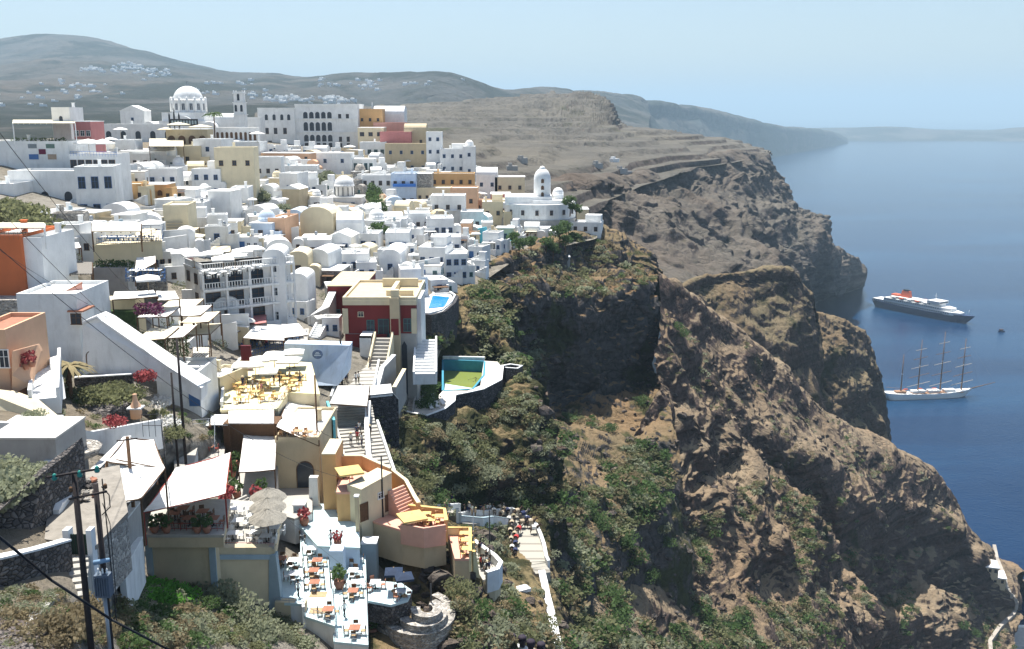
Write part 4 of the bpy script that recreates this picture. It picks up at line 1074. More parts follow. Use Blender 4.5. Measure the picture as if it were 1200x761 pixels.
# stairs block between terraces
block('planter_wall', 424, 429, 672, 700, 93, 1, LEAF, 'narrow green planter along the right side of the blue terrace', 'planter')
block('kiosk', 386, 402, 646, 659, 92, 1.6, BLUEW, 'low pale blue counter between the upper and lower terraces', 'counter')
block('service_counter', 344, 357, 593, 604, 101, 1.4, BLUEGR, 'dark blue grey counter with sink beside the thatched umbrellas', 'counter', capm=WHITE)
block('service_counter', 424, 441, 638, 651, 97, 1.6, BLUEGR, 'blue grey counter at the right end of the raised terrace', 'counter', capm=WHITE)
block('stone_pillar', 417, 421, 583, 628, 98, .5, SAND, 'narrow ochre pillar at the corner of the raised terrace', 'pillar', capm=WHITE)
vwall('white_column', [(362, 560), (372, 560), (374, 606), (362, 604)], 105, .8, WHITE2, 'pale wall end beside the red flowering pot', 'wall')
# round terrace and stone spiral
_, e5 = deck([(431, 704), (432, 684), (445, 681), (470, 683), (483, 692), (478, 703), (458, 709)], z3 + .3, 2.2, BLUEF, 'rounded pale terrace above the stone spiral garden', edge=STONE)
for a, b in ((462, 690), (474, 696)): umbrella(onz(a, b + 3, z3 + .3) , 1.2, 2.1, paint('shadow_navy_canvas', (.02, .035, .07)), 4, 'dark navy umbrella on the rounded terrace', .4)  # canopies coloured very dark navy to stand for shadow patches on the terrace
for a, b in ((440, 690), (470, 700)): dining(onz(a, b, z3 + .3), 'round', WHITE, TILE, 'white table on the rounded terrace', 'red brown chair on rounded terrace', 'rounded terrace', 3)
for i, (cx_0, cy_0, rx, ry, z_, h_) in enumerate(((486, 722, 52, 34, 200.2, 1.0), (490, 727, 39, 25, 201.0, .8), (495, 727, 24, 15, 201.7, .8), (500, 723, 13, 8, 202.4, .8))):
    pts = [onz(cx_0 + rx * math.cos(t), cy_0 - ry * math.sin(t) * -1, z_) for t in [math.radians(d_) for d_ in range(-60, 200, 16)]]
    wall(pts, .8, h_, STONEL, ['outermost', 'second', 'third', 'innermost'][i] + ' ring of the curved stone spiral garden', STONEL, 'garden_wall', 'wall', down=2)
wall([onz(442, 708, 201), onz(447, 730, 199), onz(455, 770, 197)], .5, .5, WHITE, 'white edged wall between flower bed and stone spiral', None, 'low_wall', 'wall')
for i, (a, b) in enumerate(((436, 728), (441, 722), (444, 738), (437, 745), (432, 735))): pot_plant(onz(a, b, 200.3), 1.5, i % 2 == 0, 'flowering bush' + (' with red blossom' if i % 2 == 0 else '') + ' beside the pale blue terrace')
# --- ochre stepped house
zo = 206.6
def pxwall(name, a, b, top_a, top_b, z, th, mat, desc, ext=0):
    """wall standing on height z from pixel a to pixel b; tops given as pixel rows above those feet"""
    pa, pb_ = onz(*a, z), onz(*b, z)
    ha = K(0, top_a, pa.y)[2] - z; hb = K(0, top_b, pb_.y)[2] - z
    d = (pb_ - pa).normalized(); n = Vector((-d.y, d.x, 0)) * th
    if n.y < 0: n = -n
    o = pa.copy(); m = MB()
    q = [pa, pb_, pb_ + n, pa + n]; q = [p - o for p in q]
    vs = [(p.x, p.y, -3) for p in q] + [(q[0].x, q[0].y, ha), (q[1].x, q[1].y, hb), (q[2].x, q[2].y, hb), (q[3].x, q[3].y, ha)]
    m.add(vs, [(0, 3, 2, 1), (4, 5, 6, 7), (0, 1, 5, 4), (1, 2, 6, 5), (2, 3, 7, 6), (3, 0, 4, 7)])
    r = empty(name, o); m.build('wall', mat, r); c = MB(); k = n.normalized() * .08
    q2 = [q[0] - k, q[1] - k, q[2] + k, q[3] + k]; hs = [ha, hb, hb, ha]
    c.add([(p.x, p.y, h) for p, h in zip(q2, hs)] + [(p.x, p.y, h + .14) for p, h in zip(q2, hs)], [(0, 3, 2, 1), (4, 5, 6, 7), (0, 1, 5, 4), (1, 2, 6, 5), (2, 3, 7, 6), (3, 0, 4, 7)])
    c.build('coping', CREAM, r); say(r, desc, 'house wall', at=(pa + pb_) / 2 + Vector((0, 0, 1))); return r, (pb_ - pa), d
r_, dv, dd = pxwall('facade', (424, 640 - 28), (460, 597), 575, 555, zo, 2.2, CREAM, 'cream front of the ochre stepped house with a dark door')
rz_ = math.atan2(dv.y, dv.x)
for t, hh_ in ((.08, 2.0), (.88, 1.9)):
    window(r_, dv.x * t, 0, 1.0, hh_, 'bdoor', y=dv.y * t, rz=rz_, split=True)
window(r_, dv.x * .62, 1.9, .7, .6, 'white', y=dv.y * .62, rz=rz_, split=True)
_, eo = deck([(394, 577), (424, 577), (458, 553), (430, 552), (398, 552)], 209.6, 3.5, PINKF, 'pink floored roof terrace of the ochre house', edge=OCHRE)
pxwall('side_block', (379, 580), (395, 580), 533, 533, 208, 5, OCHRE, 'ochre side block at the left of the stepped house')
block('parapet', 394, 426, 577, 590, 103, .35, OCHRE, 'ochre parapet below the pink roof terrace', 'wall', capm=CREAM)
wall(nearpts([(396, 545, 210), (425, 545, 210), (440, 552, 210), (458, 560, 209.4)]), .35, 1.1, OCHRE, 'curving ochre parapet behind the pink roof terrace', CREAM, 'parapet_wall', 'wall')
wall(nearpts([(459, 560, 208.5), (476, 573, 207.6), (486, 592, 206.8), (491, 600, 206.6)]), .35, 1.0, OCHRE, 'curving ochre stair wall descending to the yellow deck', CREAM, 'stair_wall', 'wall', down=3)
stairs(onz(478, 600, 206.6), onz(464, 572, 209), 2.4, 8, PINKF, 'pink flight of steps beside the ochre house')
_, eq = deck([(437, 611), (456, 598), (476, 601), (492, 605), (521, 607), (523, 622), (497, 626), (470, 621)], 206.2, 4, PINKF, 'pink floored deck with yellow furniture', edge=SAND)
_, eq2 = deck([(525, 627), (550, 627), (551, 655), (533, 655)], 204.2, 6, PINKF, 'small pink deck jutting above the scrub slope', edge=SAND)
wall(nearpts([(470, 622, 206.2), (497, 627, 206.2), (522, 623, 206.2)]), .25, .8, PINKF, 'pink patterned parapet along the front of the yellow furnished deck', None, 'parapet_wall', 'wall')
wall(nearpts([(476, 601, 206.2), (521, 606, 206.2), (523, 620, 206.2)]), .3, .9, OCHRE, 'ochre parapet behind the yellow furnished deck', YELLOW, 'parapet_wall', 'wall')
wall(nearpts([(525, 627, 204.2), (551, 627, 204.2), (551, 655, 204.2)]), .25, .8, YELF, 'pale yellow parapet of the small pink deck', YELLOW, 'parapet_wall', 'wall')
umbrella(onz(410, 570, 209.6), 1.9, 1.9, YELLOW, 4, 'yellow umbrella on the pink roof terrace of the ochre house', .3)
umbrella(onz(483, 618, 206.2), 1.9, 1.3, YELLOW, 4, 'yellow umbrella on the pink deck with yellow furniture', .3)
for a, b, z_ in ((440, 566, 209.6), (432, 570, 209.6), (505, 616, 206.2), (515, 612, 206.2), (495, 613, 206.2), (547, 650, 204.2), (546, 640, 204.2), (544, 632, 204.2), (500, 609, 206.2), (403, 560, 209.6)):
    dining(onz(a, b, z_), 'yel', YELLOW, ORGC, 'yellow table on the pink decks', 'orange chair on the pink decks', 'pink deck', 3, seat=YELLOW)
stairs(onz(561, 678, 199), onz(553, 628, 204.2), 1.2, 12, YELF, 'narrow pale yellow staircase down from the small pink deck', side=YELF, sh=.5)
# --- beige arch-door house and awnings on its roof
r, W_, h_ = house(325, 376, 517, 572, 108, 12, 0, 'sand', 'flat', (0, 0), desc='beige house with a dark arched doorway under a white awning', split=True)
window(r, W_ * .16, .02, 1.9, 3.2, 'archdoor', split=True)
zA = K(0, 517, 108)[2]
awning([W3(324, 500, 108), W3(374, 522, 108), W3(372, 478, 120), W3(338, 466, 124)], zA + .1, 'white awning on the roof of the beige arched house', sag=.3)
for a, b in ((335, 511), (350, 512), (362, 513)): dining(onz(a, b, zA + .1), 'rf', PALEW, ORGC, 'pale table under the awning on the beige house', 'orange chair on beige roof', 'beige roof', 3)
rail([W3(326, 516, 108.1), W3(375, 516, 108.1)], 1.0, PALEW, 'wooden railing on the roof of the beige arched house', step=.5)
deck([(323, 602), (345, 608), (366, 600), (366, 563), (325, 566)], 207.2, 3, PAVE, 'pale courtyard in front of the beige arched house')
awning([W3(280, 553, 99), W3(322, 550, 100), W3(324, 504, 112), W3(286, 506, 111)], 210, 'long bright white awning left of the beige arched house', sag=.15)
deck([(262, 600), (322, 596), (326, 545), (285, 545)], 209.9, 3, PAVE, 'paved courtyard beneath the long bright white awning')
for a, b, f_ in ((268, 590, True), (278, 584, False), (270, 575, False), (300, 590, True), (308, 582, False), (272, 560, False), (276, 548, False), (264, 598, True)): pot_plant(onz(a, b, 209.9), 1.6, f_, ('red flowering' if f_ else 'green leafy') + ' pot plant in courtyard')
stairs(onz(296, 603, 209.4), onz(282, 583, 211), 1.6, 7, PAVE, 'small shaded flight of steps behind the thatched umbrellas')
# --- dotted pergola roofs
r = empty('pergola', W3(294, 500, 110)); 
def pergola(px0, px1, pt, pb, z, floorz, mat, desc, cat='pergola', wood=None):
    A, B, C_, D_ = onz(px0, pb, z), onz(px1, pb, z), onz(px1 + (px1 - px0) * -.0, pt, z), onz(px0, pt, z)
    r = empty('pergola', (A.x, A.y, floorz)); m = MB(); q = [p - Vector((A.x, A.y, floorz)) for p in (A, B, C_, D_)]
    m.prism([(p.x, p.y) for p in q], z - floorz, z - floorz + .12); m.build('roof', mat, r)
    for p in q: m = MB(); m.box(p.x - .08, p.x + .08, p.y - .08, p.y + .08, -1, z - floorz); m.build('post', wood or BROWN, r)
    n = max(2, int((q[1] - q[0]).length / 1.2)); m = MB()
    for k in range(n + 1):
        a = q[0].lerp(q[1], k / n); b = q[3].lerp(q[2], k / n); m.tube((a.x, a.y - .2, z - floorz - .1), (b.x, b.y + .2, z - floorz - .1), .06, n=4)
    m.build('beam', wood or BROWN, r)
    say(r, desc, cat, at=(A + C_) / 2); return r
bpy.data.objects.remove(r)
pergola(268, 321, 480, 497, 214.6, 212, DOTS, 'dotted white tile roof right below the yellow floored terrace')
pergola(247, 267, 487, 499, 214.2, 212, DOTS, 'smaller dotted white tile roof in the middle of the row')
pergola(227, 245, 488, 500, 214.0, 212, DOTS, 'leftmost dotted white tile roof above the alley gate')
deck([(218, 540), (262, 540), (266, 500), (225, 500)], 211.6, 3, PAVE, 'small courtyard with red chairs below the dotted roofs')
for a, b in ((240, 522), (232, 515), (246, 530)): dining(onz(a, b, 211.6), 'crt', TILE, REDW, 'terracotta table below the dotted roofs', 'red chair below the dotted roofs', 'courtyard', 4)
rail([W3(226, 502, 108), W3(252, 500, 109), W3(252, 535, 101)], 1.0, METAL, 'grey railing round the small courtyard with red chairs')
block('house_wall', 262, 325, 497, 512, 110, 3, BROWN, 'brown timber front below the dotted tile roofs', 'house front')
# --- yellow floored terrace
zY = 214.8
_, ey = deck([(258, 481), (326, 479), (338, 460), (375, 462), (365, 425), (285, 420), (262, 445)], zY, 3, YELF, 'pale yellow floored terrace full of yellow chairs', edge=CREAM)
for i, (a, b, s_) in enumerate(((285, 441, 1.8), (305, 434, 1.8), (322, 432, 1.9), (340, 435, 2.1), (322, 428, 2.0), (345, 425, 2.0), (316, 449, 1.6), (300, 441, 1.5))):
    umbrella(onz(a, b + 6, zY), s_, 2.3, None, 4, 'square white sun umbrella', .5, 'white umbrellas on the yellow terrace')
for a, b in ((280, 455), (285, 460), (290, 449), (308, 458), (300, 465), (282, 472), (312, 452), (335, 450), (345, 452), (342, 458), (330, 445), (310, 470), (325, 468), (350, 446)):
    dining(onz(a, b, zY), 'yt', YELLOW, YELLOW, 'yellow table on yellow floor', 'yellow chair on yellow floor', 'yellow terrace', 3, seat=ORGC)
rail([onz(260, 480, zY), onz(325, 479, zY), onz(337, 461, zY)], 1.0, WHITE, 'white picket railing along the yellow floored terrace', step=.6)
wall([onz(260, 478, zY), onz(263, 447, zY), onz(287, 421, zY)], .3, .8, WHITE2, 'white parapet on the alley side of the yellow terrace', None, 'parapet_wall', 'wall')
stairs(onz(266, 487, 212), onz(266, 474, 214.8), 1.2, 8, WHITE, 'small white steps left of the dotted roofs')
# drinks vending banner stand
e = empty('drinks_sign', onz(289, 433, zY)); m = MB(); m.box(-.7, .7, 0, .5, 1.2, 3.4); m.build('panel', paint('dark_banner', (.10, .012, .02)), e); m = MB(); m.box(-.75, .75, -.05, .55, .2, .8); m.build('base', paint('bright_red_box', (.6, .02, .03)), e); say(e, 'dark red drinks stand at the back of the yellow terrace', 'stand')
# --- blue rendered wall with oval emblem, alley ramp
vwall('rendered_wall', [(333, 403), (410, 405), (408, 437), (396, 452), (340, 452), (333, 440)], [139, 139, 139, 137, 137, 138], 2.5, BLUEW, 'big pale blue rendered wall with a faded oval emblem', 'wall')
m = MB(); P = W3(372, 415.5, 136.7); n = 20; rx, ry = 10 * pm(137, 415) * .62, 7 * pm(137, 415) * .8
m.xprism([(rx * math.cos(2 * math.pi * k / n), ry * math.sin(2 * math.pi * k / n)) for k in range(n)], 0, .12); o = m.build('emblem', paint('faded_blue_emblem', (.12, .18, .32), var=.4, scale=3), loc=P); say(o, 'faded dark blue oval emblem painted on the blue wall', 'emblem')
for k, wd in ((-.22, .8), (.12, .55), (.4, .35)): 
    m = MB(); m.box(-rx * wd * .8, rx * wd * .8, -.03, -.001, k * ry - .06, k * ry + .06); m.build('letters', BLUEW, o)
wall([W3(262, 462, 128), W3(268, 430, 141), W3(295, 412, 152)], .4, .8, WHITE2, 'curved white wall beside the narrow alley', None, 'alley_wall', 'wall')
deck([(205, 560), (222, 560), (238, 500), (258, 470), (275, 432), (290, 405), (272, 402), (252, 440), (235, 470), (215, 500), (203, 530)], 213.2, 3, PAVE, 'narrow paved alley climbing between the terraces', 'alley', 'alley')
r, _, _ = house(229, 262, 395 + 50, 470, 122, 6, -.35, 'cream', 'flat', (1, 1), 'white', 1.2, .9, desc='pale house wall beside the alley with a blue door', door=(0, 'door'))
pergola(226, 245, 408, 423, 218.2, 215.2, stripe_mat('slatted_roof', (.75, .72, .62), (.3, .26, .2), 2.5), 'slatted cream roof above the alley steps')
# grey canopy over the steps
awning([W3(386, 473, 124), W3(430, 476, 124), W3(433, 452, 133), W3(396, 452, 133)], 206, 'grey sheet canopy covering the wide stairway', mat=ROOFG, sag=0.0, thick=.12, n=2)
wall([W3(384, 482, 124), W3(392, 505, 116)], .3, 1.4, TURQ, 'faded turquoise side wall under the grey canopy', None, 'side_wall', 'wall')
stairs(W3(436, 560, 112), W3(418, 500, 124), 5.2, 14, PAVE, 'wide cobbled steps below the grey canopy', side=WHITE2, sh=.7)
stairs(W3(412, 470, 134), W3(430, 398, 166), 5.5, 18, PAVE, 'wide cobbled stairway between blue wall and red villa', side=WHITE2, sh=.8)
stairs(W3(418, 498, 125), W3(414, 472, 132), 5.0, 8, PAVE, 'dark shaded steps under the grey canopy')
wall([W3(432, 478, 128), W3(430, 505, 122), W3(432, 540, 114), W3(440, 572, 108)], .5, .9, WHITE2, 'white parapet on the cliff side of the wide steps', WHITE, 'parapet_wall', 'wall', down=3)
# --- red villa
r = empty('villa', W3(447, 440, 158)); zb = r.location.z; ppm = pm(158, 440)
X = lambda px: (px - 447) * pm(158, 400)
Hh = lambda py: K(0, py, 158)[2] - zb
hv = Hh(352)
m = MB(); m.box(X(406), X(489), 0, 17, Hh(391) , hv - .8); m.build('upper_wall', RED, r)
m = MB(); m.box(X(406), X(489), .02, 17, -8, Hh(391)); m.build('lower_wall', GREYP, r)
m = MB(); m.box(X(406), X(455), -.25, .02, -8, Hh(391) - .1); m.build('dark_wall', RED, r)
m = MB(); m.box(X(404.5), X(490), -.2, 17.1, hv - .8, hv); m.build('cornice', CREAM, r)
m = MB(); m.box(X(406), X(489), .2, 17, hv, hv + .1, 1); parapet(m, X(490) - X(404.5), 17.1, hv, .5, .35)
m.box(X(440), X(484), 12, 12.5, hv, hv + 1.6); m.box(X(452), X(484), 3.5, 4, hv, hv + 1.0); m.box(X(457), X(462), 4, 12, hv, hv + 1.2)
rf = m.build('roof', [CREAM, SAND], r)
m = MB(); m.box(X(460), X(471), -1.3, 1, -3, hv + .6); m.build('chimney_breast', SAND, r)
m = MB(); m.box(X(461), X(470), -1.34, -1.28, Hh(391), Hh(372)); m.build('red_panel', RED, r)
m = MB(); m.box(X(461), X(470), -.8, .4, hv + .6, hv + 1.8); m.build('chimney', CREAM, rf)
for a, b, w_, h2_, k in ((436, 389, 1.1, 1.9, 'teal'), (479, 388, 1.1, 2.0, 'teal'), (425, 371, .8, .7, 'cream')): window(r, X(a), Hh(b), w_, h2_, k, split=True)
window(r, X(451), Hh(394), 1.6, 2.8, 'teal', split=True, name='door')
for a in (407, 487): m = MB(); m.box(X(a) - .45, X(a) + .45, -.12, .05, Hh(391), hv - 1.4); m.build('corner_stone', CREAM, r)
m = MB(); m.box(X(427), X(440), -4, -3.6, Hh(430), Hh(388)); m.box(X(427), X(440), -4, 0, Hh(390), Hh(388)); m.build('porch', WHITE2, r)
m = MB(); m.xprism([(X(472) , -8), (X(478), -8), (X(478), Hh(405)), (X(475), Hh(400)), (X(472), Hh(405))], -.1, .05); m.build('archway', DARKP, r)
say(r, 'deep red villa with cream cornice and flat sand coloured roofs', 'villa', at=W3(447, 395, 158))
r2, _, _ = house(386, 428, 336, 400, 176, 16, 0, 'red', 'plain', (2, 1), 'teal', 1, 1.6, desc='rear red wing with flat sand roof behind the red villa', roofm=SAND)
stairs(W3(441, 440, 149), W3(450, 396, 156), 2.6, 10, PAVE, 'outside steps climbing to the teal door of the red villa', side=CREAM, sh=1.0)
wall([W3(440, 470, 140), W3(448, 440, 146), W3(462, 425, 150)], .6, 1.2, GREYP, 'grey sloping wall at the foot of the red villa', WHITE2, 'garden_wall', 'wall', down=5)
wall([W3(462, 462, 142), W3(474, 440, 150)], .5, 1.0, GREYP, 'short sloping wall right of the villa steps', CREAM, 'garden_wall', 'wall', down=4)
block('white_buttress', 489, 494, 350, 400, 160, 8, WHITE, 'thin white wall on the seaward side of the red villa', 'wall')
stairs(W3(498, 440, 150), W3(499, 398, 162), 3.2, 12, WHITE2, 'pale steps descending on the seaward side of the red villa', side=WHITE, sh=.6)
# --- curved stone tower wall left of villa, with flower terrace
pts = [W3(352, 385, 168), W3(366, 378, 165), W3(382, 368, 166), W3(390, 350, 176), W3(384, 338, 186)]
wall(pts, 1.2, 1.2, GREYP, 'curving grey cement wall between white hotel and red villa', WHITE, 'curved_wall', 'wall', down=9)
# --- pool terrace
zP = 202.6
pool_poly = [(461, 478), (476, 484), (500, 488), (524, 478), (534, 466), (548, 462), (566, 458), (584, 448), (587, 432), (583, 424), (520, 422), (519, 428)]
_, ep = deck([(463, 476), (478, 484), (500, 488), (520, 480), (531, 471), (532, 464), (548, 461), (566, 457), (586, 446), (588, 430), (583, 424), (567, 423), (563, 452), (548, 458), (519, 458), (508, 470), (490, 466), (470, 462)], zP, 9, paint('pool_terrace_floor', (.6, .56, .5), stain=.2), 'pale curving pool terrace on a dark stone wall', edge=STONE)
e = empty('swimming_pool', onz(543, 440, zP)); c_ = e.location
q = [onz(a, b, zP) - c_ for a, b in ((520, 458), (553, 456), (566, 440), (567, 424), (520, 422))]
m = MB()
for i in range(5):
    a, b = q[i], q[(i + 1) % 5]; d_ = (b - a).normalized(); n_ = Vector((d_.y, -d_.x, 0)) * .0
m.prism([(p.x, p.y) for p in q], -2.6, -2.5); m.build('basin_floor', paint('pale_pool_floor', (.62, .72, .62)), e)
m = MB()
for i in range(5):
    a, b = q[i], q[(i + 1) % 5]; d_ = (b - a).normalized(); n_ = Vector((d_.y, -d_.x, 0)) * .35
    m.add([(a.x, a.y, -2.6), (b.x, b.y, -2.6), (b.x + n_.x, b.y + n_.y, -2.6), (a.x + n_.x, a.y + n_.y, -2.6), (a.x, a.y, .08), (b.x, b.y, .08), (b.x + n_.x, b.y + n_.y, .08), (a.x + n_.x, a.y + n_.y, .08)], [(0, 3, 2, 1), (4, 5, 6, 7), (0, 1, 5, 4), (1, 2, 6, 5), (2, 3, 7, 6), (3, 0, 4, 7)])
m.build('basin_wall', paint('blue_pool_wall', (.05, .26, .36)), e)
m = MB(); m.prism([(p.x, p.y) for p in q], -2.0, -1.95); wm, wnt, wb = nm('murky_green_pool_water'); wb.inputs['Base Color'].default_value = (.20, .24, .06, 1); wb.inputs['Roughness'].default_value = .1
k0 = q[0].lerp(q[4], .55); k1 = q[1].lerp(q[2], .75)
m = MB(); m.prism([(k0.x, k0.y), (k1.x, k1.y), (q[2].x, q[2].y), (q[3].x, q[3].y), (q[4].x, q[4].y)], -2.5, -2.1); m.build('water', wm, e)
m = MB(); m.add([(q[0].x, q[0].y, -.35), (q[1].x, q[1].y, -.35), (k1.x, k1.y, -2.05), (k0.x, k0.y, -2.05), (q[0].x, q[0].y, -2.6), (q[1].x, q[1].y, -2.6), (k1.x, k1.y, -2.6), (k0.x, k0.y, -2.6)], [(0, 1, 2, 3), (4, 7, 6, 5), (0, 4, 5, 1), (1, 5, 6, 2), (2, 6, 7, 3), (3, 7, 4, 0)]); m.build('sloping_floor', paint('pale_turquoise_floor', (.5, .68, .62)), e)
say(e, 'half empty swimming pool with blue walls and murky green water', 'swimming pool')
wall([onz(519, 421, zP), onz(568, 422, zP)], .4, .5, WHITE2, 'low wall behind the half empty pool', WHITE, 'pool_wall', 'wall', down=3)
wall([onz(a, b, zP) for a, b in ((463, 477), (478, 485), (500, 489), (521, 481), (532, 472), (533, 465), (548, 462), (566, 458), (587, 447), (589, 430))], .35, .25, STONED, 'dark stone wall curving below the pool terrace', WHITE, 'terrace_wall', 'wall', down=10)
wall([onz(430, 466, 210.8), onz(460, 463, 210.8), onz(466, 470, 209.8)], .5, .3, STONED, 'dark stone wall beneath the white terrace left of the pool', WHITE, 'terrace_wall', 'wall', down=8)
deck([(430, 465), (460, 462), (458, 450), (436, 452)], 211.0, 2, WHITE, 'small white terrace beside the villa stairs')
stairs(onz(477, 484, zP) + Vector((0, .5, 0)), W3(484, 448, 166), 1.5, 12, PAVE, 'dark narrow steps climbing from the pool terrace', side=GREYP, sh=.6)
for i, (a, b) in enumerate(((505, 479), (512, 477), (519, 474), (500, 474), (508, 468))):
    P = onz(a, b, zP); r = empty('sun_lounger', P, .3); m = MB(); m.box(-.3, .3, -.9, .4, .3, .36); m.build('seat', WHITE, r); m = MB(); m.yprism([(.4, .3), (1.0, .7), (1.0, .76), (.4, .36)], -.3, .3); m.build('backrest', WHITE, r)
    for x in (-.25, .25):
        for y in (-.8, .7): m = MB(); m.box(x - .03, x + .03, y - .03, y + .03, 0, .3); m.build('leg', WHITE, r)
    say(r, 'white sun lounger on the pool terrace', 'sun lounger', 'loungers on the pool terrace')
wall([onz(588, 431, zP), onz(598, 429, zP), onz(612, 431, zP - .3), onz(606, 434, zP - .5), onz(592, 433, zP)], .35, .3, STONE, 'white topped loop of wall at the tip of the pool terrace', WHITE, 'terrace_wall', 'wall', down=3)
# small infinity pool on dark round wall
e = empty('infinity_pool', W3(515, 365, 205)); c_ = e.location; zI = K(0, 352, 210)[2] + 2.2
arc = [onz(a, b, zI) for a, b in ((492, 370), (505, 371), (520, 367), (532, 357), (536, 349), (530, 345))]
m = MB(); m.ribbon([p - c_ for p in arc], .6, -7, .3); m.build('round_wall', STONED, e); m = MB(); m.ribbon([p - c_ + Vector((-.5, .4, 0)) for p in arc], .3, .3, .6); m.build('coping', WHITE, e)
m = MB(); pp = [onz(a, b, zI) - c_ for a, b in ((492, 368), (518, 366), (530, 355), (530, 344), (505, 342), (490, 349))]; m.prism([(p.x, p.y) for p in pp], zI - c_.z - 3, zI - c_.z); m.build('floor', WHITE, e)
m = MB(); pp = [onz(a, b, zI) - c_ for a, b in ((502, 362), (521, 360), (527, 349), (507, 347))]; m.prism([(p.x, p.y) for p in pp], zI - c_.z, zI - c_.z + .12)
wm2, _, wb = nm('bright_blue_pool_water'); wb.inputs['Base Color'].default_value = (.02, .25, .62, 1); wb.inputs['Roughness'].default_value = .08; m.build('water', wm2, e); say(e, 'small bright blue pool on a round dark stone wall', 'swimming pool')

# --- three storey white hotel (rotated so two sides show)
def galleried(px_c, pb, D, W, dep, floors, fh, rz, desc, bays, sbays, mat='white', kids=True):
    P = W3(px_c, pb, D); r = empty('hotel', P, rz); M0 = MATS[mat]; Ht = floors * fh
    m = MB(); m.box(0, W, 1.6, dep, -4, Ht); m.build('wall', M0, r)
    for f in range(floors):
        m = MB(); m.box(-.1, W, -.1, 1.6, f * fh - .35 if f else -4, f * fh); m.build('balcony_floor', M0, r)
        for k in range(bays + 1): x = W * k / bays; m = MB(); m.box(x - .18, x + .18, .05, .35, f * fh, (f + 1) * fh - .35); m.build('pillar', M0, r)
        if f: 
            m = MB(); m.path([(0, .1, f * fh + .95), (W, .1, f * fh + .95)], .07, 4)
            for k in range(int(W / .45)): m.box(k * .45, k * .45 + .12, .06, .14, f * fh, f * fh + .95)
            m.build('balustrade', M0, r)
        for k in range(bays):
            window(r, W * (k + .5) / bays, f * fh + .1, W / bays * .62, 2.1, 'brown', y=1.58, split=True, name='window')
    m = MB(); m.box(-.15, W + .1, -.15, dep + .1, Ht - .35, Ht); b_ = m.build('roof', ROOFW, r)
    m = MB()
    for (x0, y0, x1, y1) in ((0, 0, W, 0), (0, 0, 0, dep), (W, 0, W, dep)):
        L = math.hypot(x1 - x0, y1 - y0); m.tube((x0, y0, Ht + .95), (x1, y1, Ht + .95), .08, n=4)
        for k in range(int(L / .4)): t = k * .4 / L; xx, yy = x0 + (x1 - x0) * t, y0 + (y1 - y0) * t; m.box(xx - .06, xx + .06, yy - .06, yy + .06, Ht, Ht + .95)
    m.build('roof_railing', WHITE, r)
    # left end wall proper
    for f in range(floors):
        for k in range(sbays):
            window(r, 0, f * fh + .6, 1.3, 1.5, 'brown' if f else 'archdoor', y=1.6 + (dep - 1.6) * (k + .5) / sbays, rz=-math.pi / 2, split=True, name='window')
    say(r, desc, 'hotel', at=P + Vector((0, 0, Ht / 2))); return r, Ht
rh, HT = galleried(242, 386, 150, 15, 9, 3, 3.1, .62, 'three storey white hotel with open galleries and railed roof terrace', 4, 2)
rhz = K(0, 386, 150)[2] + HT
for a, b in ((228, 313), (262, 318), (285, 308), (276, 314), (250, 311), (298, 305)):
    p = onz(a, b + 1, rhz); umbrella(p, 2.3, 2.1, None, 4, 'big white umbrella on hotel roof', .5)
for a, b in ((250, 326), (262, 324), (275, 321), (290, 318), (300, 316), (240, 323)): dining(onz(a, b, rhz), 'hot', WHITE, WHITE, 'white table on hotel roof', 'white chair on hotel roof', 'hotel roof', 3)
r, _, _ = house(312, 337, 300, 384, 157, 7, .1, 'white', 'vault', (1, 3), 'white', .8, 1.3, desc='tall narrow white tower house with rounded top beside the three storey hotel', split=True)
r, _, _ = house(337, 362, 328, 372, 168, 7, 0, 'white', 'vault', (0, 0), desc='small white vaulted house with a bright blue door', split=True); window(r, .3, .2, 1.2, 2.6, 'door', split=True)
# --- awnings in front of the hotel with crowd
awning([W3(285, 396, 141), W3(333, 399, 140), W3(332, 381, 152), W3(300, 379, 152)], 214.5, 'front white awning over the crowded bar below the hotel', sag=.15)
awning([W3(332, 396, 142), W3(361, 392, 146), W3(350, 379, 154), W3(330, 380, 152)], 214.5, 'small white awning right of the crowded bar', sag=.1)
awning([W3(272, 392, 146), W3(288, 384, 149), W3(290, 375, 154), W3(276, 378, 152)], 214.5, 'narrow white awning at the left of the crowded bar', sag=.1)
awning([W3(287, 381, 149.5), W3(312, 378, 151), W3(312, 367, 158), W3(290, 370, 156)], 217, 'rose red awning at the foot of the three storey hotel', mat=ROSE, sag=.05)
deck([(270, 425), (300, 420), (334, 408), (362, 402), (362, 385), (275, 385)], 214.4, 3, PAVE, 'crowded bar floor below the white awnings', edge=BLUEW)
rail([onz(288, 421, 214.4), onz(334, 408, 214.4)], 1.1, SKYB, 'blue railing of the crowded bar', step=.5)
for i in range(9):
    P = onz(280 + i * 9, 412 - i * 1.5 - (i % 3) * 3, 214.4); dining(P, 'bar', BROWN, SHUT, 'dark table of the crowded bar', 'blue chair of the crowded bar', 'bar', 3)

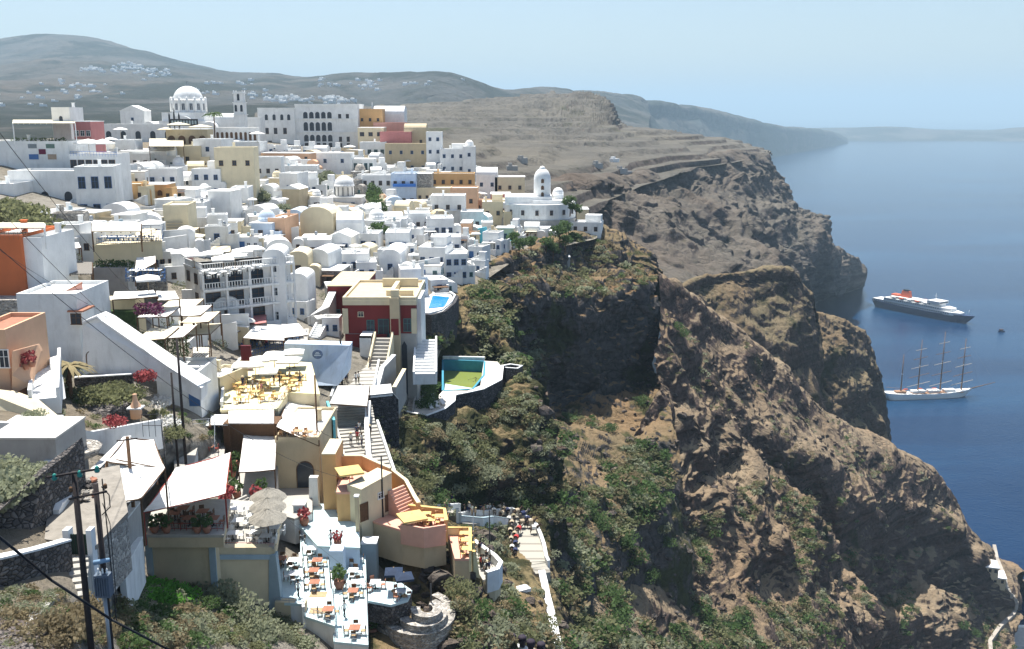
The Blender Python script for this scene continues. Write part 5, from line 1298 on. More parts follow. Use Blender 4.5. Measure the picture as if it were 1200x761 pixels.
# --- long sloping white wall and houses at left
vwall('sloping_wall', [(97, 437), (97, 380), (114, 373), (122, 378), (200, 432), (236, 455), (236, 470), (200, 450), (150, 440)], [105, 105, 105, 105, 103, 102, 102, 103, 104], 2.2, WHITE, 'long white wall with a sloping top and an arched door', 'wall')
m = MB()
rw = bpy.context.scene.objects['sloping_wall']; rw['label'] = ''
P = W3(109, 436, 104.9); window(rw, P.x - rw.location.x, P.z - rw.location.z, 1.1, 2.3, 'archdoor', y=-.06, split=True)
m = MB(); qq = [W3(97, 379, 105), W3(114, 372, 105), W3(122, 377, 105), W3(200, 431, 103), W3(236, 454, 102)]; m.ribbon([p - rw.location + Vector((0, 1.1, 0)) for p in qq], 2.5, -.05, .2); m.build('coping', WHITE, rw)
r, _, _ = house(29, 98, 349, 440, 108, 9, 0, 'white2', 'flat', (0, 0), desc='tall plain white house with a tiled balcony corner', split=True)
rr, _, _ = house(82, 98, 366, 382, 107.6, 3, 0, 'white', 'plain', (1, 1), 'brown', 1.0, 1.1, desc='small white porch with an orange tiled roof', roofm=TILE, base=0)
wall([W3(35, 352, 112), W3(78, 350, 112), W3(97, 340, 113)], .3, .8, PINK, 'low pink crenellated parapet on the tall plain white house', TILE, 'parapet_wall', 'wall', down=.2)
r, _, _ = house(0 - 20, 32, 280, 352, 116, 10, 0, 'orange', 'flat', (0, 0), desc='burnt orange house with a shaded roof terrace', split=True)
r, _, _ = house(33, 55, 283, 352, 116.5, 9, 0, 'white', 'flat', (0, 0), desc='white side block joined to the burnt orange house', split=True)
pergola(-10, 52, 262, 268, K(0, 268, 117)[2], K(0, 282, 117)[2], CREAMC, 'cream roofed pergola on the burnt orange house', wood=WHITE)
rail([W3(-10, 281, 116), W3(32, 281, 116)], 1.0, TILE, 'terracotta railing on top of the burnt orange house', step=.5)
vwall('rock_face', [(-40, 405), (-40, 352), (30, 352), (36, 372), (45, 405)], 113, 3, STONEL, 'rough rock ledge beneath the burnt orange house', 'rock')
# peach house with stairs
r, _, _ = house(-30, 14, 392, 462, 88, 8, 0, 'peach', 'flat', (0, 0), desc='peach coloured house at the left edge with pale balcony', split=True, roofm=TILE)
window(r, 1.4, 2.6, .8, 1.6, 'white', split=True)
vwall('stair_wall', [(-30, 470), (-30, 455), (14, 460), (42, 470), (72, 495), (108, 513), (108, 525), (60, 512), (10, 498)], [86, 86, 86, 85, 83, 82, 82, 83, 84], .5, CREAM, 'long cream wall descending below the peach house', 'wall')
stairs(W3(52, 468, 86), W3(56, 420, 98), 2.0, 13, WHITE, 'white outside stairs beside the peach house', side=WHITE, sh=1.0)
vwall('balcony_wall', [(14, 440), (14, 412), (44, 404), (48, 412), (36, 452), (14, 462)], [87, 87, 91, 91, 88, 87], .4, PEACH, 'peach balcony wall with flower boxes', 'balcony')
for k in range(3): pot_plant(W3(24 + k * 7, 436 - k * 3, 88.5), 1.2, True, 'red flower pot on the peach balcony')
vwall('white_side_wall', [(58, 420), (68, 417), (75, 468), (60, 470)], [96, 97, 92, 90], .4, WHITE, 'white wall behind the outside stairs of the peach house', 'wall')
# garden terrace with dark retaining walls
vwall('garden_wall', [(92, 476), (155, 472), (155, 493), (108, 497), (92, 490)], [96, 97, 97, 94, 94], .8, STONE, 'dark stone garden wall under the green shrubs', 'stone wall')
wall([W3(88, 446, 103), W3(155, 442, 103)], .5, .3, STONE, 'dark terrace wall below the long sloping white wall', WHITE, 'garden_wall', 'wall', down=2.5)
e = empty('bread_oven', W3(160, 490, 93)); m = MB(); m.lathe([(.55, 0), (.6, 1.0), (.5, 1.3), (.28, 1.7), (.2, 2.3), (.22, 2.45), (.02, 2.5)], 10); m.build('body', PEACH, e); m = MB(); m.box(-.7, .7, -.6, .6, 1.0, 1.15); m.build('shelf', WHITE, e); say(e, 'small tapering peach coloured outdoor oven with chimney', 'oven')
wall([W3(0, 486 + 15, 78), W3(60, 505, 78), W3(108, 512, 82), W3(188, 497, 92)], .4, .5, WHITE2, 'long pale parapet running above the builders yard', None, 'parapet_wall', 'wall', down=2.5)
block('white_trough', 8, 62, 497, 506, 80, 2, TURQ, 'turquoise painted low trough above the stone walls', 'trough', capm=WHITE)
block('grey_shed', -10, 68, 515, 548, 68, 5, GREYP, 'low grey cement shed with a pale slab roof', 'shed', capm=ROOFG)
e = empty('stone_basin', W3(90, 533, 72)); m = MB(); m.lathe([(1.6, 0), (1.9, .6), (1.7, .6), (1.5, .4)], 18); m.build('rim', STONEL, e); say(e, 'round rubble stone basin behind the grey shed', 'basin')
for k in range(6):
    P = W3(74 + k * 2, 541 + k * 5, 68 - k * .8); m = MB(); m.box(-1.3, 1.2, -.2, .2, 0, .12); say(m.build('plank', METAL if k % 2 else WHITE2, loc=P, rz=.1), ('white board' if k % 2 == 0 else 'grey board') + ' lying on the builders pile', 'board')
rnd = random.Random(4)
for k in range(26):
    P = W3(rnd.uniform(55, 110), rnd.uniform(555, 595), rnd.uniform(60, 64)); P.z = K(0, 575, 62)[2] + .15
    m = MB(); m.blob((0, 0, 0), (rnd.uniform(.15, .4), rnd.uniform(.15, .4), rnd.uniform(.1, .25)), k); say(m.build('stone_block', [STONEL, STONE, TILE][k % 3], loc=P), ['pale', 'dark', 'reddish'][k % 3] + ' lump of rubble in the builders yard', 'rubble', 'rubble in the builders yard')
# hillside house with stairs near alley
r, _, _ = house(186, 236, 440, 478, 112, 7, 0, 'white2', 'flat', (0, 0), desc='plain white house with a blue door behind the dark poles', split=True); window(r, 1.8, .2, 1.1, 2.2, 'door', split=True)
wall([W3(184, 470, 104), W3(190, 520, 96)], .6, .8, STONEL, 'rubble wall draped with white flowering plants', None, 'garden_wall', 'wall')
pergola(158, 236, 384, 392, 218.6, 215.6, CREAMC, 'front long cream roofed pergola left of the alley')
pergola(162, 230, 377, 383, 219.4, 216.2, CREAMC, 'rear long cream roofed pergola left of the alley')
deck([(165, 432), (225, 428), (236, 392), (160, 395)], 215.5, 3, CREAM, 'dark shaded restaurant floor under the cream pergolas', edge=CREAM)
for i in range(10): dining(onz(172 + (i % 5) * 12, 424 - (i // 5) * 14, 215.5), 'perg', BROWN, BROWN, 'brown table under the cream pergolas', 'brown chair under the cream pergolas', 'pergola', 3)

# white awnings stepping down left of the galleried hotel
for i, (a, b, w_, d_) in enumerate(((205, 362, 4.5, 126), (216, 370, 4.0, 121), (228, 378, 3.4, 118), (178, 372, 3.6, 116), (232, 392, 3.0, 118), (196, 396, 3.6, 112), (176, 398, 3.4, 111))):
    P = W3(a, b, d_); awning([P + Vector((-w_ / 2, 0, 0)), P + Vector((w_ / 2, 0, .1)), P + Vector((w_ / 2, 5, .4)), P + Vector((-w_ / 2, 5, .3))], P.z - 2.8, 'white canvas awning stepping down beside the sloping wall', CLOTH if i % 2 else CREAMC, .12, group='awnings beside the sloping wall')
for i in range(12):
    P = W3(170 + (i % 4) * 14, 418 - (i // 4) * 9, 113 + (i // 4) * 3); m = MB(); leaf_cloud(m, (0, 0, .6), (1.2, .8, .7), 150, .13, i + 700); say(m.build('terrace_bush', LEAF if i % 2 else LEAFG, loc=P), 'green bush beside the pergola floor', 'bush', 'bushes by the pergolas')
# ---------------------------------------------------------------- hilltop town
DT = lambda px, py: (lambda h: h.y if h is not None else 430.0)(hit(px, py, TOWN))
RECTS = []      # px0, px1, pt, pb, D of hand placed things
FOOT = []
for o in SC.objects:
    pass
def annex(r, W, h, mat):
    rr = random.random(); s = random.choice((-1, 1)); w2 = random.uniform(1.6, 3.2); h2 = h * random.uniform(.45, .8); d2 = random.uniform(2.5, 5); x0 = W / 2 - random.uniform(0, .8) if s > 0 else -W / 2 - w2 + random.uniform(0, .8); y0 = random.uniform(-2.0, 1.5)
    M0 = MATS[mat] if random.random() < .7 else MATS[random.choice(['white', 'white2', 'white', 'cream'])]
    m = MB(); m.box(x0 + .01, x0 + w2, y0, y0 + d2, -4, h2)
    if rr < .35:
        m.xprism([(x0 + w2 / 2 - w2 / 2 * math.cos(math.pi * k / 7), h2 + w2 * .32 * math.sin(math.pi * k / 7)) for k in range(8)][::-1], y0, y0 + d2)
    else:
        m.box(x0 + .01, x0 + w2, y0, y0 + .2, h2, h2 + .6); m.box(x0 + w2 - .2, x0 + w2, y0 + .2, y0 + d2, h2, h2 + .6)
    a = m.build('annex', M0, r)
    if h2 > 2.2: window(r, x0 + w2 / 2, h2 * .35, .6, .9, random.choice(['blue', 'brown', 'teal']), y=y0)
    if random.random() < .5:
        n = 7; m = MB(); L = random.uniform(2.5, 4)
        x1 = -W / 2 + .3
        for k in range(n): m.box(x1 + L * k / n, x1 + L * (k + 1) / n, -1.1, -.01, -2, h2 * (k + 1) / n)
        m.yprism([(-1.3, -2), (-1.1, -2), (-1.1, h2 * .4), (-1.3, h2 * .4)], x1, x1 + L); m.build('stairs', M0, r)
    if random.random() < .35:
        m = MB(); m.lathe([(.35, 0), (.35, .9), (.1, 1.0)], 8, random.uniform(-W * .3, W * .3), random.uniform(2, 4), h + .1); m.build('water_tank', random.choice([METAL, WHITE, BLUEGR]), r)
    if random.random() < .3:
        q = random.uniform(1.2, 2.0); m = MB(); m.box(-q, q, -2.2, .2, min(h * .75, 2.5), min(h * .75, 2.5) + .08); m.box(-q, -q + .08, -2.2, -2.1, -1, min(h * .75, 2.5)); m.box(q - .08, q, -2.2, -2.1, -1, min(h * .75, 2.5)); m.build('awning', random.choice([CLOTH, CREAMC, BROWN]), r)
def hs(px0, px1, pt, pb, mat='white', roof='flat', win=(2, 1), kind='blue', rz=0.0, desc='', D=None, dep=8, side=0, ww=.9, wh=1.2, fore=False, door=None, roofm=None, base=6, split=False):
    D = D or DT((px0 + px1) / 2, pb)
    r, W, h = house(px0, px1, pt, pb, D, dep, rz, mat, roof, win, kind, ww, wh, door, desc, 'house', 'houses of the white town', base, split, side, roofm=roofm)
    RECTS.append((px0, px1, pt, pb, D)); FOOT.append((r.location.x, D + dep / 2, max(W, dep) / 2))
    if fore:
        m = MB(); m.box(-W/2, W/2, -3, 0, -base, .1); m.box(-W/2, W/2, -3, -2.75, .1, .9); m.box(-W/2, -W/2 + .25, -2.75, 0, .1, .9); m.box(W/2 - .25, W/2, -2.75, 0, .1, .9); m.build('forecourt', MATS[mat], r)
    return r, W, h
# big white hotel, upper left
rA, wA, hA = hs(-30, 84, 168, 210, win=(0, 0), desc='tall white hotel wall with small picture panels and a pergola roof terrace', D=216, dep=14)
ps = [paint('picture_panel_' + n, c) for n, c in (('grey', (.22, .25, .27)), ('green', (.13, .2, .17)), ('maroon', (.15, .02, .05)), ('blue', (.08, .18, .4)), ('tan', (.4, .3, .22)))]
for (a, b, c, d_), m_ in zip(((37, 47, 166, 171), (58, 68, 166, 171), (49, 57, 172, 178), (37, 48, 178, 184), (59, 69, 178, 184)), ps):
    q = pm(216, 175); x0, x1 = (a - 27) * q, (b - 27) * q; z0 = K(0, d_ + 3, 216)[2] - rA.location.z; z1 = K(0, c + 3, 216)[2] - rA.location.z
    m = MB(); m.box(x0, x1, -.12, 0, z0, z1); m.build('picture_panel', m_, rA)
zz = K(0, 168, 216)[2]
pergola(15, 88, 141, 145, zz + 4.2, zz, CREAMC, 'long white canopy over the hilltop hotel roof terrace', wood=WHITE)
for k in range(6):
    P = W3(18 + k * 11, 168, 219); P.z = zz; m = MB(); leaf_cloud(m, (0, 0, .6), (1.0, .5, .6), 60, .2, k); say(m.build('planter_shrub', LEAF, loc=P), 'dark green planter shrub on the hotel roof', 'shrub', 'roof terrace planters')
hs(-20, 20, 218, 262, win=(0, 0), desc='plain white block at the left edge under the hilltop hotel', D=192)
hs(15, 97, 203, 262, win=(3, 1), kind='arch', ww=1.6, wh=2.8, desc='white hotel front with three blue arched windows', D=200, dep=10, split=True)
hs(94, 137, 198, 262, win=(3, 2), kind='blue', ww=1.2, wh=2.2, rz=.22, desc='white hotel corner with tall blue shutters and a terrace below', D=199, dep=10, split=True)
r, W_, h_ = hs(83, 137, 183, 205, win=(6, 1), kind='brown', ww=1.2, wh=2.2, desc='white glazed restaurant floor beside the hilltop hotel', D=214, dep=8, split=True)
rail([W3(83, 183, 214), W3(137, 184, 214)], 1.0, SKYB, 'blue railing of the upper restaurant terrace', step=.6)
zq = K(0, 183, 215)[2]
umbrella(W3(105, 183, 217), 3.4, 2.8, CLOTH, 4, 'wide white parasol on the upper left restaurant terrace', .9); umbrella(W3(122, 183, 218), 3.4, 2.8, CLOTH, 4, 'wide white parasol at the right of the restaurant terrace', .9)
hs(88, 108, 143, 170, 'rose', 'plain', (3, 1), 'white', desc='small dark rose house behind the hilltop hotel', D=240)
hs(62, 83, 128, 150, 'white', 'flat', (1, 1), 'arch', desc='small white belfry house behind the hotel pergola', D=250)
# cathedral
D0 = 400; r = empty('cathedral', W3(213, 172, D0)); q_ = pm(D0, 140); zc = r.location.z; ZZ = lambda py: K(0, py, D0)[2] - zc
m = MB(); m.box(-27 * q_, 28 * q_, 2, 22, -4, ZZ(142)); m.box(-24 * q_, 26 * q_, 3, 21, ZZ(142), ZZ(132)); m.build('nave', WHITE, r)
m = MB()
for cx_0 in (-38 * q_, 33 * q_): 
    n = 10; R_ = 9 * q_
    m.xprism([(cx_0 - R_, -4)] + [(cx_0 - R_ * math.cos(math.pi * k / n), ZZ(152) + R_ * math.sin(math.pi * k / n)) for k in range(n + 1)] + [(cx_0 + R_, -4)], 1, 20)
m.build('side_chapel', WHITE, r)
m = MB(); n = 12; R_ = 15 * q_; m.xprism([(-R_, ZZ(150))] + [(-R_ * math.cos(math.pi * k / n), ZZ(148) + R_ * .8 * math.sin(math.pi * k / n)) for k in range(n + 1)] + [(R_, ZZ(150))], 1.2, 12); m.build('gable', WHITE, r)
m = MB(); m.lathe([(20 * q_, ZZ(133)), (20 * q_, ZZ(118)), (20.6 * q_, ZZ(117)), (19 * q_, ZZ(116.5))], 24, 0, 12, smooth=False)
for k in range(14): a = 2 * math.pi * k / 14; m.lathe([(.5, ZZ(131)), (.5, ZZ(115)), (.1, ZZ(113))], 6, 20.2 * q_ * math.cos(a), 12 + 20.2 * q_ * math.sin(a))
dr = m.build('drum', WHITE, r)
for k in range(14):
    a = 2 * math.pi * (k + .5) / 14
    for s in (-.045, .045): window(r, 20.05 * q_ * math.cos(a + s), ZZ(129), .55, 2.6, 'arch', y=12 + 20.05 * q_ * math.sin(a + s), rz=a + s + math.pi / 2)
m = MB(); m.lathe([(17.5 * q_ * math.cos(t), ZZ(117.5) + (ZZ(100) - ZZ(117.5)) * math.sin(t)) for t in [math.pi / 2 * k / 9 for k in range(9)]] + [(.05, ZZ(100))], 28, 0, 12); m.build('dome', WHITE, r)
m = MB(); m.lathe([(.5, ZZ(100) - .3), (.4, ZZ(100) + .5), (.1, ZZ(100) + .6)], 8, 0, 12); m.box(-.1, .1, 11.9, 12.1, ZZ(100), ZZ(93.5)); m.box(-.6, .6, 11.9, 12.1, ZZ(95.5), ZZ(95)); m.build('cross', METAL, r)
say(r, 'great white cathedral with a wide dome on a windowed drum', 'cathedral', at=W3(213, 130, D0)); RECTS.append((165, 255, 100, 172, D0)); FOOT.append((r.location.x, 411, 18))
hs(120, 206, 147, 172, 'white', 'flat', (5, 1), 'arch', ww=2.0, wh=3.6, desc='long white wing with arched windows in front of the cathedral', D=372, dep=10)
hs(142, 170, 130, 150, 'white', 'gable', (1, 1), 'blue', desc='white gabled house on the skyline left of the cathedral', D=410)
r, W_, h_ = hs(196, 244, 152, 176, 'sand', 'plain', (4, 1), 'archdoor', ww=2.2, wh=2.6, desc='cafe with a dark sign board under white canopies below the cathedral', D=330, dep=7)
m = MB(); m.box(-W_ * .38, W_ * .3, -.3, -.1, h_ + 1.2, h_ + 3.4); s_ = m.build('sign_board', BLACK, r)
for k in range(9): m = MB(); m.box(-W_ * .34 + k * W_ * .07, -W_ * .34 + k * W_ * .07 + W_ * .045, -.34, -.31, h_ + 1.7, h_ + 2.9); m.build('letters', BLUEGR, s_)
for k in range(3): m = MB(); m.lathe([(.12, 0), (.3, 2.0), (.3, 4.5), (.05, 7 if k == 1 else 5.5)], 6, -W_ * .42 + k * 1.6, 1, h_); m.build('cypress_shape' if 0 else 'finial', BLACK, r)
umbrella(W3(210, 158, 322) , 4.5, 3.2, CREAMC, 4, 'cream canopy over the left side of the cafe', .8); umbrella(W3(236, 160, 322), 4.5, 3.0, CREAMC, 4, 'cream canopy over the right side of the cafe', .8)
# bell tower and arcade wall
r = empty('bell_tower', W3(281.5, 172, 395)); q_ = pm(395, 140); zc = r.location.z; Z3 = lambda py: K(0, py, 395)[2] - zc
m = MB(); 
for a, b, w_ in ((180, 150, 7.2), (150, 134, 6.4), (134, 120, 6.0), (120, 109, 5.4)): m.box(-w_ * q_, w_ * q_, 3 - w_ * q_, 3 + w_ * q_, Z3(a), Z3(b)); m.box(-w_ * q_ - .3, w_ * q_ + .3, 3 - w_ * q_ - .3, 3 + w_ * q_ + .3, Z3(b) - .3, Z3(b))
m.build('shaft', WHITE, r)
for py, w_, n_ in ((131, 6.0, 2), (118, 5.4, 1)):
    for k in range(n_): window(r, (k - (n_ - 1) / 2) * 2.2, Z3(py), 1.0, 2.6, 'arch', y=3 - w_ * q_ - .05)
m = MB(); m.box(-5.8 * q_, 5.8 * q_, 3 - 5.8 * q_, 3 + 5.8 * q_, Z3(109), Z3(107.5)); [m.box(a * 1.7 - .2, a * 1.7 + .2, 3 + b * 1.7 - .2, 3 + b * 1.7 + .2, Z3(107.5), Z3(106)) for a in (-1, 1) for b in (-1, 1)]; m.build('parapet', WHITE, r)
say(r, 'tall square white bell tower beside the cathedral', 'bell tower', at=W3(281, 130, 395)); RECTS.append((274, 289, 107, 165, 395)); FOOT.append((r.location.x, 398, 4))
hs(253, 302, 150, 170, 'white', 'plain', (9, 1), 'archdoor', ww=.8, wh=3, desc='white colonnaded wall at the foot of the bell tower', D=375, dep=4)
hs(252, 276, 140, 165, 'white', 'vaultside', (1, 1), 'blue', desc='white vaulted hall between cathedral and bell tower', D=405)
hs(288, 306, 139, 165, 'white', 'flat', (1, 1), 'blue', desc='white box house right of the bell tower', D=405)
palm(W3(252, 166, 330), 9, 4.2, 'tall palm tree in front of the cathedral', seed=4)
# arcaded hotel
r = empty('hotel', W3(378, 186, 425)); q_ = pm(425, 160); zc = r.location.z; Z4 = lambda py: K(0, py, 425)[2] - zc
m = MB(); m.box(-30 * q_, 43 * q_, 0, 18, -5, Z4(124)); m.build('wall', WHITE, r)
m = MB(); m.box(-73 * q_, -30 * q_, -1, 16, -5, Z4(128)); m.build('wing', WHITE, r)
m = MB(); m.box(-30.5 * q_, 43.5 * q_, -.4, .0, Z4(155.5), Z4(154.5)); m.box(-30.5 * q_, 43.5 * q_, -.4, .0, Z4(140), Z4(139)); m.build('string_course', WHITE, r)
m = MB(); m.box(-30.2 * q_, 43.2 * q_, -.2, 18.2, Z4(124), Z4(122)); m.box(-73.2 * q_, -30 * q_, -1.2, 16.2, Z4(128), Z4(126.5)); m.build('roof', ROOFW, r)
for j, (pz, kd, wh_) in enumerate(((139.5, 'arch', 2.9), (153.5, 'arch', 3.6), (166, 'arch', 2.8), (173.5, 'brown', 2.0))):
    for k in range(5): window(r, (-18 + k * 7) * q_, Z4(pz), 1.9 if j < 3 else 1.3, wh_, kd)
    for k in range(2 if j != 1 else 0): window(r, (22 + k * 9) * q_, Z4(pz), 1.1, 1.9, 'brown')
for (px_, pz) in ((-63, 157), (-53, 157), (-42, 157), (-63, 141), (-54, 141), (-45, 141), (-37, 141), (-60, 172), (-45, 172)): window(r, px_ * q_, Z4(pz), 1.3, 2.4, 'arch' if pz < 150 else 'brown', y=-1)
say(r, 'long white hotel with three storeys of arched loggias on the ridge', 'hotel', at=W3(378, 150, 425)); RECTS.append((305, 421, 122, 180, 425)); FOOT.append((r.location.x - 5, 434, 26))
hs(420, 448, 129, 152, 'ochre', 'flat', (3, 1), 'brown', desc='ochre block right of the arcaded hotel', D=430, dep=12)
hs(420, 450, 150, 180, 'cream', 'plain', (3, 2), 'brown', desc='cream house with yellow edged canopy right of the arcaded hotel', D=412, dep=10, ww=1.6, wh=1.5)
hs(438, 474, 134, 150, 'white', 'vaultside', (0, 0), desc='white round backed roof above the pink house', D=440, dep=12)
hs(438, 476, 145, 170, 'pink', 'flat', (2, 1), 'brown', desc='pink house with a square window on the ridge', D=425, ww=1.8)
hs(446, 482, 156, 190, 'rose', 'flat', (5, 1), 'brown', desc='deep rose house below the pink ridge house', D=405, ww=1.4, wh=1.8)
hs(452, 502, 170, 205, 'sand', 'flat', (4, 2), 'blue', desc='greyish sand coloured house under the rose house', D=392)
hs(422, 452, 168, 188, 'white', 'flat', (4, 1), 'teal', desc='white house with teal shutters left of the rose house', D=400, ww=1.3, wh=1.6)
hs(500, 518, 156, 200, 'white', 'flat', (2, 3), 'blue', desc='tall narrow white house with a blue balcony on the ridge', D=385, dep=7)
hs(516, 545, 176, 205, 'white', 'step', (3, 2), 'blue', desc='white stepped house right of the tall narrow house', D=380)
hs(543, 557, 172, 210, 'white', 'dome', (1, 2), 'blue', desc='white house with a small dome at the end of the ridge', D=378, dep=6)
hs(474, 500, 152, 180, 'sand', 'vaultside', (2, 1), 'brown', desc='grey vaulted roof house behind the tall narrow house', D=410)
hs(402, 438, 187, 205, 'white', 'plain', (6, 1), 'teal', desc='white house fronted by a row of teal shutters', D=352, ww=1.0, wh=2.6)
hs(372, 412, 180, 215, 'white', 'plain', (2, 2), 'blue', desc='plain white two storey block below the arcaded hotel', D=348)
hs(424, 460, 207, 238, 'white', 'flat', (4, 2), 'brown', desc='broad white house with two rows of small windows', D=318, wh=1.3)
hs(459, 488, 205, 245, 'bluew', 'flat', (3, 2), 'brown', desc='white and pale blue house with a bright blue balcony', D=314, dep=9, split=True)
m = MB(); P = W3(474, 219, 313.4); m.box(-3.6, 3.6, -.9, .3, 0, .9); say(m.build('balcony', SKYB, loc=P), 'bright blue painted balcony box on the pale blue house', 'balcony')
hs(488, 506, 204, 222, 'stonel', 'plain', (0, 0), desc='bare rubble stone house beside the blue balcony house', D=318)
hs(504, 556, 205, 222, 'ochre', 'flat', (5, 1), 'brown', desc='long ochre house with a row of dark windows', D=330)
hs(488, 530, 222, 240, 'cream', 'flat', (5, 1), 'brown', desc='long cream wall with a row of tiny windows', D=316, ww=.7, wh=.8)
hs(528, 560, 222, 250, 'peach', 'flat', (2, 1), 'brown', desc='plain peach house below the long ochre house', D=305)
hs(505, 545, 231, 255, 'white', 'flat', (3, 1), 'brown', desc='white house with a flat overhanging roof near the peach house', D=292)
hs(558, 583, 205, 228, 'white', 'vaultside', (2, 1), 'blue', desc='white vaulted house right of the long ochre house', D=345)
hs(580, 615, 208, 232, 'cream', 'plain', (3, 1), 'brown', desc='cream house behind the belfry church', D=345)
hs(575, 598, 228, 245, 'rose', 'plain', (2, 1), 'brown', desc='deep red little house among cream houses', D=318)
hs(565, 590, 238, 262, 'cream', 'step', (2, 1), 'brown', desc='yellowish stepped house left of the church bastion', D=305)
hs(586, 605, 236, 262, 'cream', 'flat', (1, 1), 'brown', desc='yellowish house with flat roof beside the church bastion', D=308)
hs(590, 618, 250, 272, 'sand', 'flat', (1, 1), 'brown', desc='brownish house half hidden under the church bastion', D=300)
hs(540, 566, 250, 275, 'white2', 'flat', (2, 1), 'brown', desc='greyish white house above the turquoise terrace', D=285)
# domed chapel
r, W_, h_ = hs(384, 424, 232, 248, 'white', 'plain', (2, 1), 'blue', desc='white chapel with a ribbed drum and round dome', D=300, dep=9)
m = MB(); m.lathe([(3.0, 0), (3.0, 3.2), (3.3, 3.25)] + dome_prof(3.1, 7, 3.3), 18, -.6, 4.5, h_ + .1); m.build('dome', WHITE, r)
m = MB(); [m.box(-.1 + 3.05 * math.cos(a) - .6 , .1 + 3.05 * math.cos(a) - .6, 4.5 + 3.05 * math.sin(a) - .1, 4.5 + 3.05 * math.sin(a) + .1, h_ + .4, h_ + 3.0) for a in [2 * math.pi * k / 12 for k in range(12)]]; m.build('drum_window', DARKP, r)
# belfry church on its round bastion
e = empty('church', W3(632, 285, 298)); zc = e.location.z; q_ = pm(298, 250); Z5 = lambda py: K(0, py, 298)[2] - zc
m = MB(); m.lathe([(12.5 * .8 + 1.2, -10), (11.6, Z5(258)), (11.6, Z5(240)), (11, Z5(240))], 18, 0, 10, smooth=False); m.build('bastion', WHITE2, e)
m = MB(); m.lathe([(13.0, -12), (12.0, Z5(258)), (11.7, Z5(258))], 18, 0, 10, smooth=False); m.build('base_wall', GREYP, e)
for k in range(7):
    a = math.radians(200 + k * 22); window(e, 11.6 * math.cos(a), Z5(252), .8, 1.3, 'brown', y=10 + 11.6 * math.sin(a), rz=a + math.pi / 2)
m = MB(); m.box(-10.5, 4, 3, 17, Z5(242), Z5(232)); m.box(-2, 9, 2, 12, Z5(242), Z5(236)); m.build('nave', WHITE, e)
m = MB(); m.lathe([(2.6, Z5(240)), (2.6, Z5(212))] + [(2.6 * math.cos(t), Z5(212) + 3.4 * math.sin(t)) for t in [math.pi / 2 * k / 7 for k in range(1, 7)]] + [(.5, Z5(201)), (.9, Z5(200)), (.9, Z5(198.5)), (.5, Z5(196.5)), (.05, Z5(196))], 18, 1, 7); m.build('tower', WHITE, e)
for pz in (216, 224, 232): window(e, 1, Z5(pz), .7, 1.2, 'archdoor', y=4.4)
m = MB(); m.lathe([(1.7, Z5(238)), (1.7, Z5(229))] + dome_prof(1.7, 6, Z5(229)), 14, 6.0, 9); m.build('dome', WHITE, e)
say(e, 'white church with a tall domed belfry on a round bastion', 'church', at=W3(632, 240, 298)); RECTS.append((585, 665, 200, 285, 298)); FOOT.append((e.location.x, 308, 13))
hs(668, 704, 262, 275, 'white', 'step', (3, 1), 'brown', desc='low white house at the tip of the promontory', D=300, dep=7, rz=-.2)
hs(672, 690, 246, 252, 'cream', 'plain', (0, 0), desc='small pale roof beyond the church among trees', D=318)
for (a, b, s_) in ((668, 250, 2.2), (675, 256, 2.0), (664, 275, 2.4), (655, 283, 2.4), (640, 292, 2.0), (662, 292, 2.2), (648, 300, 2), (675, 286, 2), (600, 288, 2), (608, 296, 2.2), (588, 236, 2), (622, 290, 1.8)):
    P = hit(a, b + 4) or W3(a, b, 290); tree(P, 4.2 * s_ / 2, 2.4 * s_ / 2, 'bushy green tree', seed=int(a), n=420, leaf=.34, group='trees near the church promontory')
for (a, b) in ((438, 255), (443, 262), (445, 285), (378, 222), (385, 217), (371, 225), (300, 240), (308, 246), (440, 245), (500, 235), (330, 262)):
    P = hit(a, b, TOWN) or W3(a, b, 290); tree(P, 7 if a in (438, 443, 440) else 4.5, 2.8, 'dark cypress like tree' if a in (438, 443, 440, 445) else 'grey green tree', seed=int(a), n=500, leaf=.36, mat=LEAF if 436 < a < 446 else LEAFG, group='trees between the houses')
# turquoise terrace on its pillars
deck([(552, 290), (572, 287), (604, 282), (600, 272), (560, 268)], K(0, 285, 262)[2], 2.5, TURQ, 'turquoise floored terrace on white pillars above the ravine')
block('bastion_wall', 553, 600, 289, 322, 262, 6, GREYP, 'grey cement base wall below the turquoise terrace', 'wall', down=6)
for k in range(8): m = MB(); m.box(-.25, .25, -.25, .25, 0, 2.3); P = W3(556 + k * 6, 297 - k * .6, 260.5); say(m.build('pillar', WHITE, loc=P), 'short white pillar under the turquoise terrace', 'pillar', 'pillars of the turquoise terrace')
vwall('turquoise_wall', [(552, 290), (560, 268), (570, 266), (578, 290)], 261, .6, TURQ, 'sloping bright turquoise wall on the terrace')
block('stone_terrace', 557, 602, 322, 345, 250, 6, STONEL, 'rubble stone terrace wall above the dark ravine', 'wall', down=5)
hs(540, 558, 318, 342, 'turq', 'plain', (0, 0), desc='small turquoise walled pool yard at the town edge', D=235, dep=5)
block('white_bastion', 640, 668, 302, 318, 276, 6, GREYP, 'low rounded grey wall under the green trees', 'wall', capm=WHITE, down=5)
stairs(W3(592, 318, 262), W3(604, 298, 272), 2.0, 8, WHITE, 'short white staircase going down from the turquoise terrace', side=WHITE)
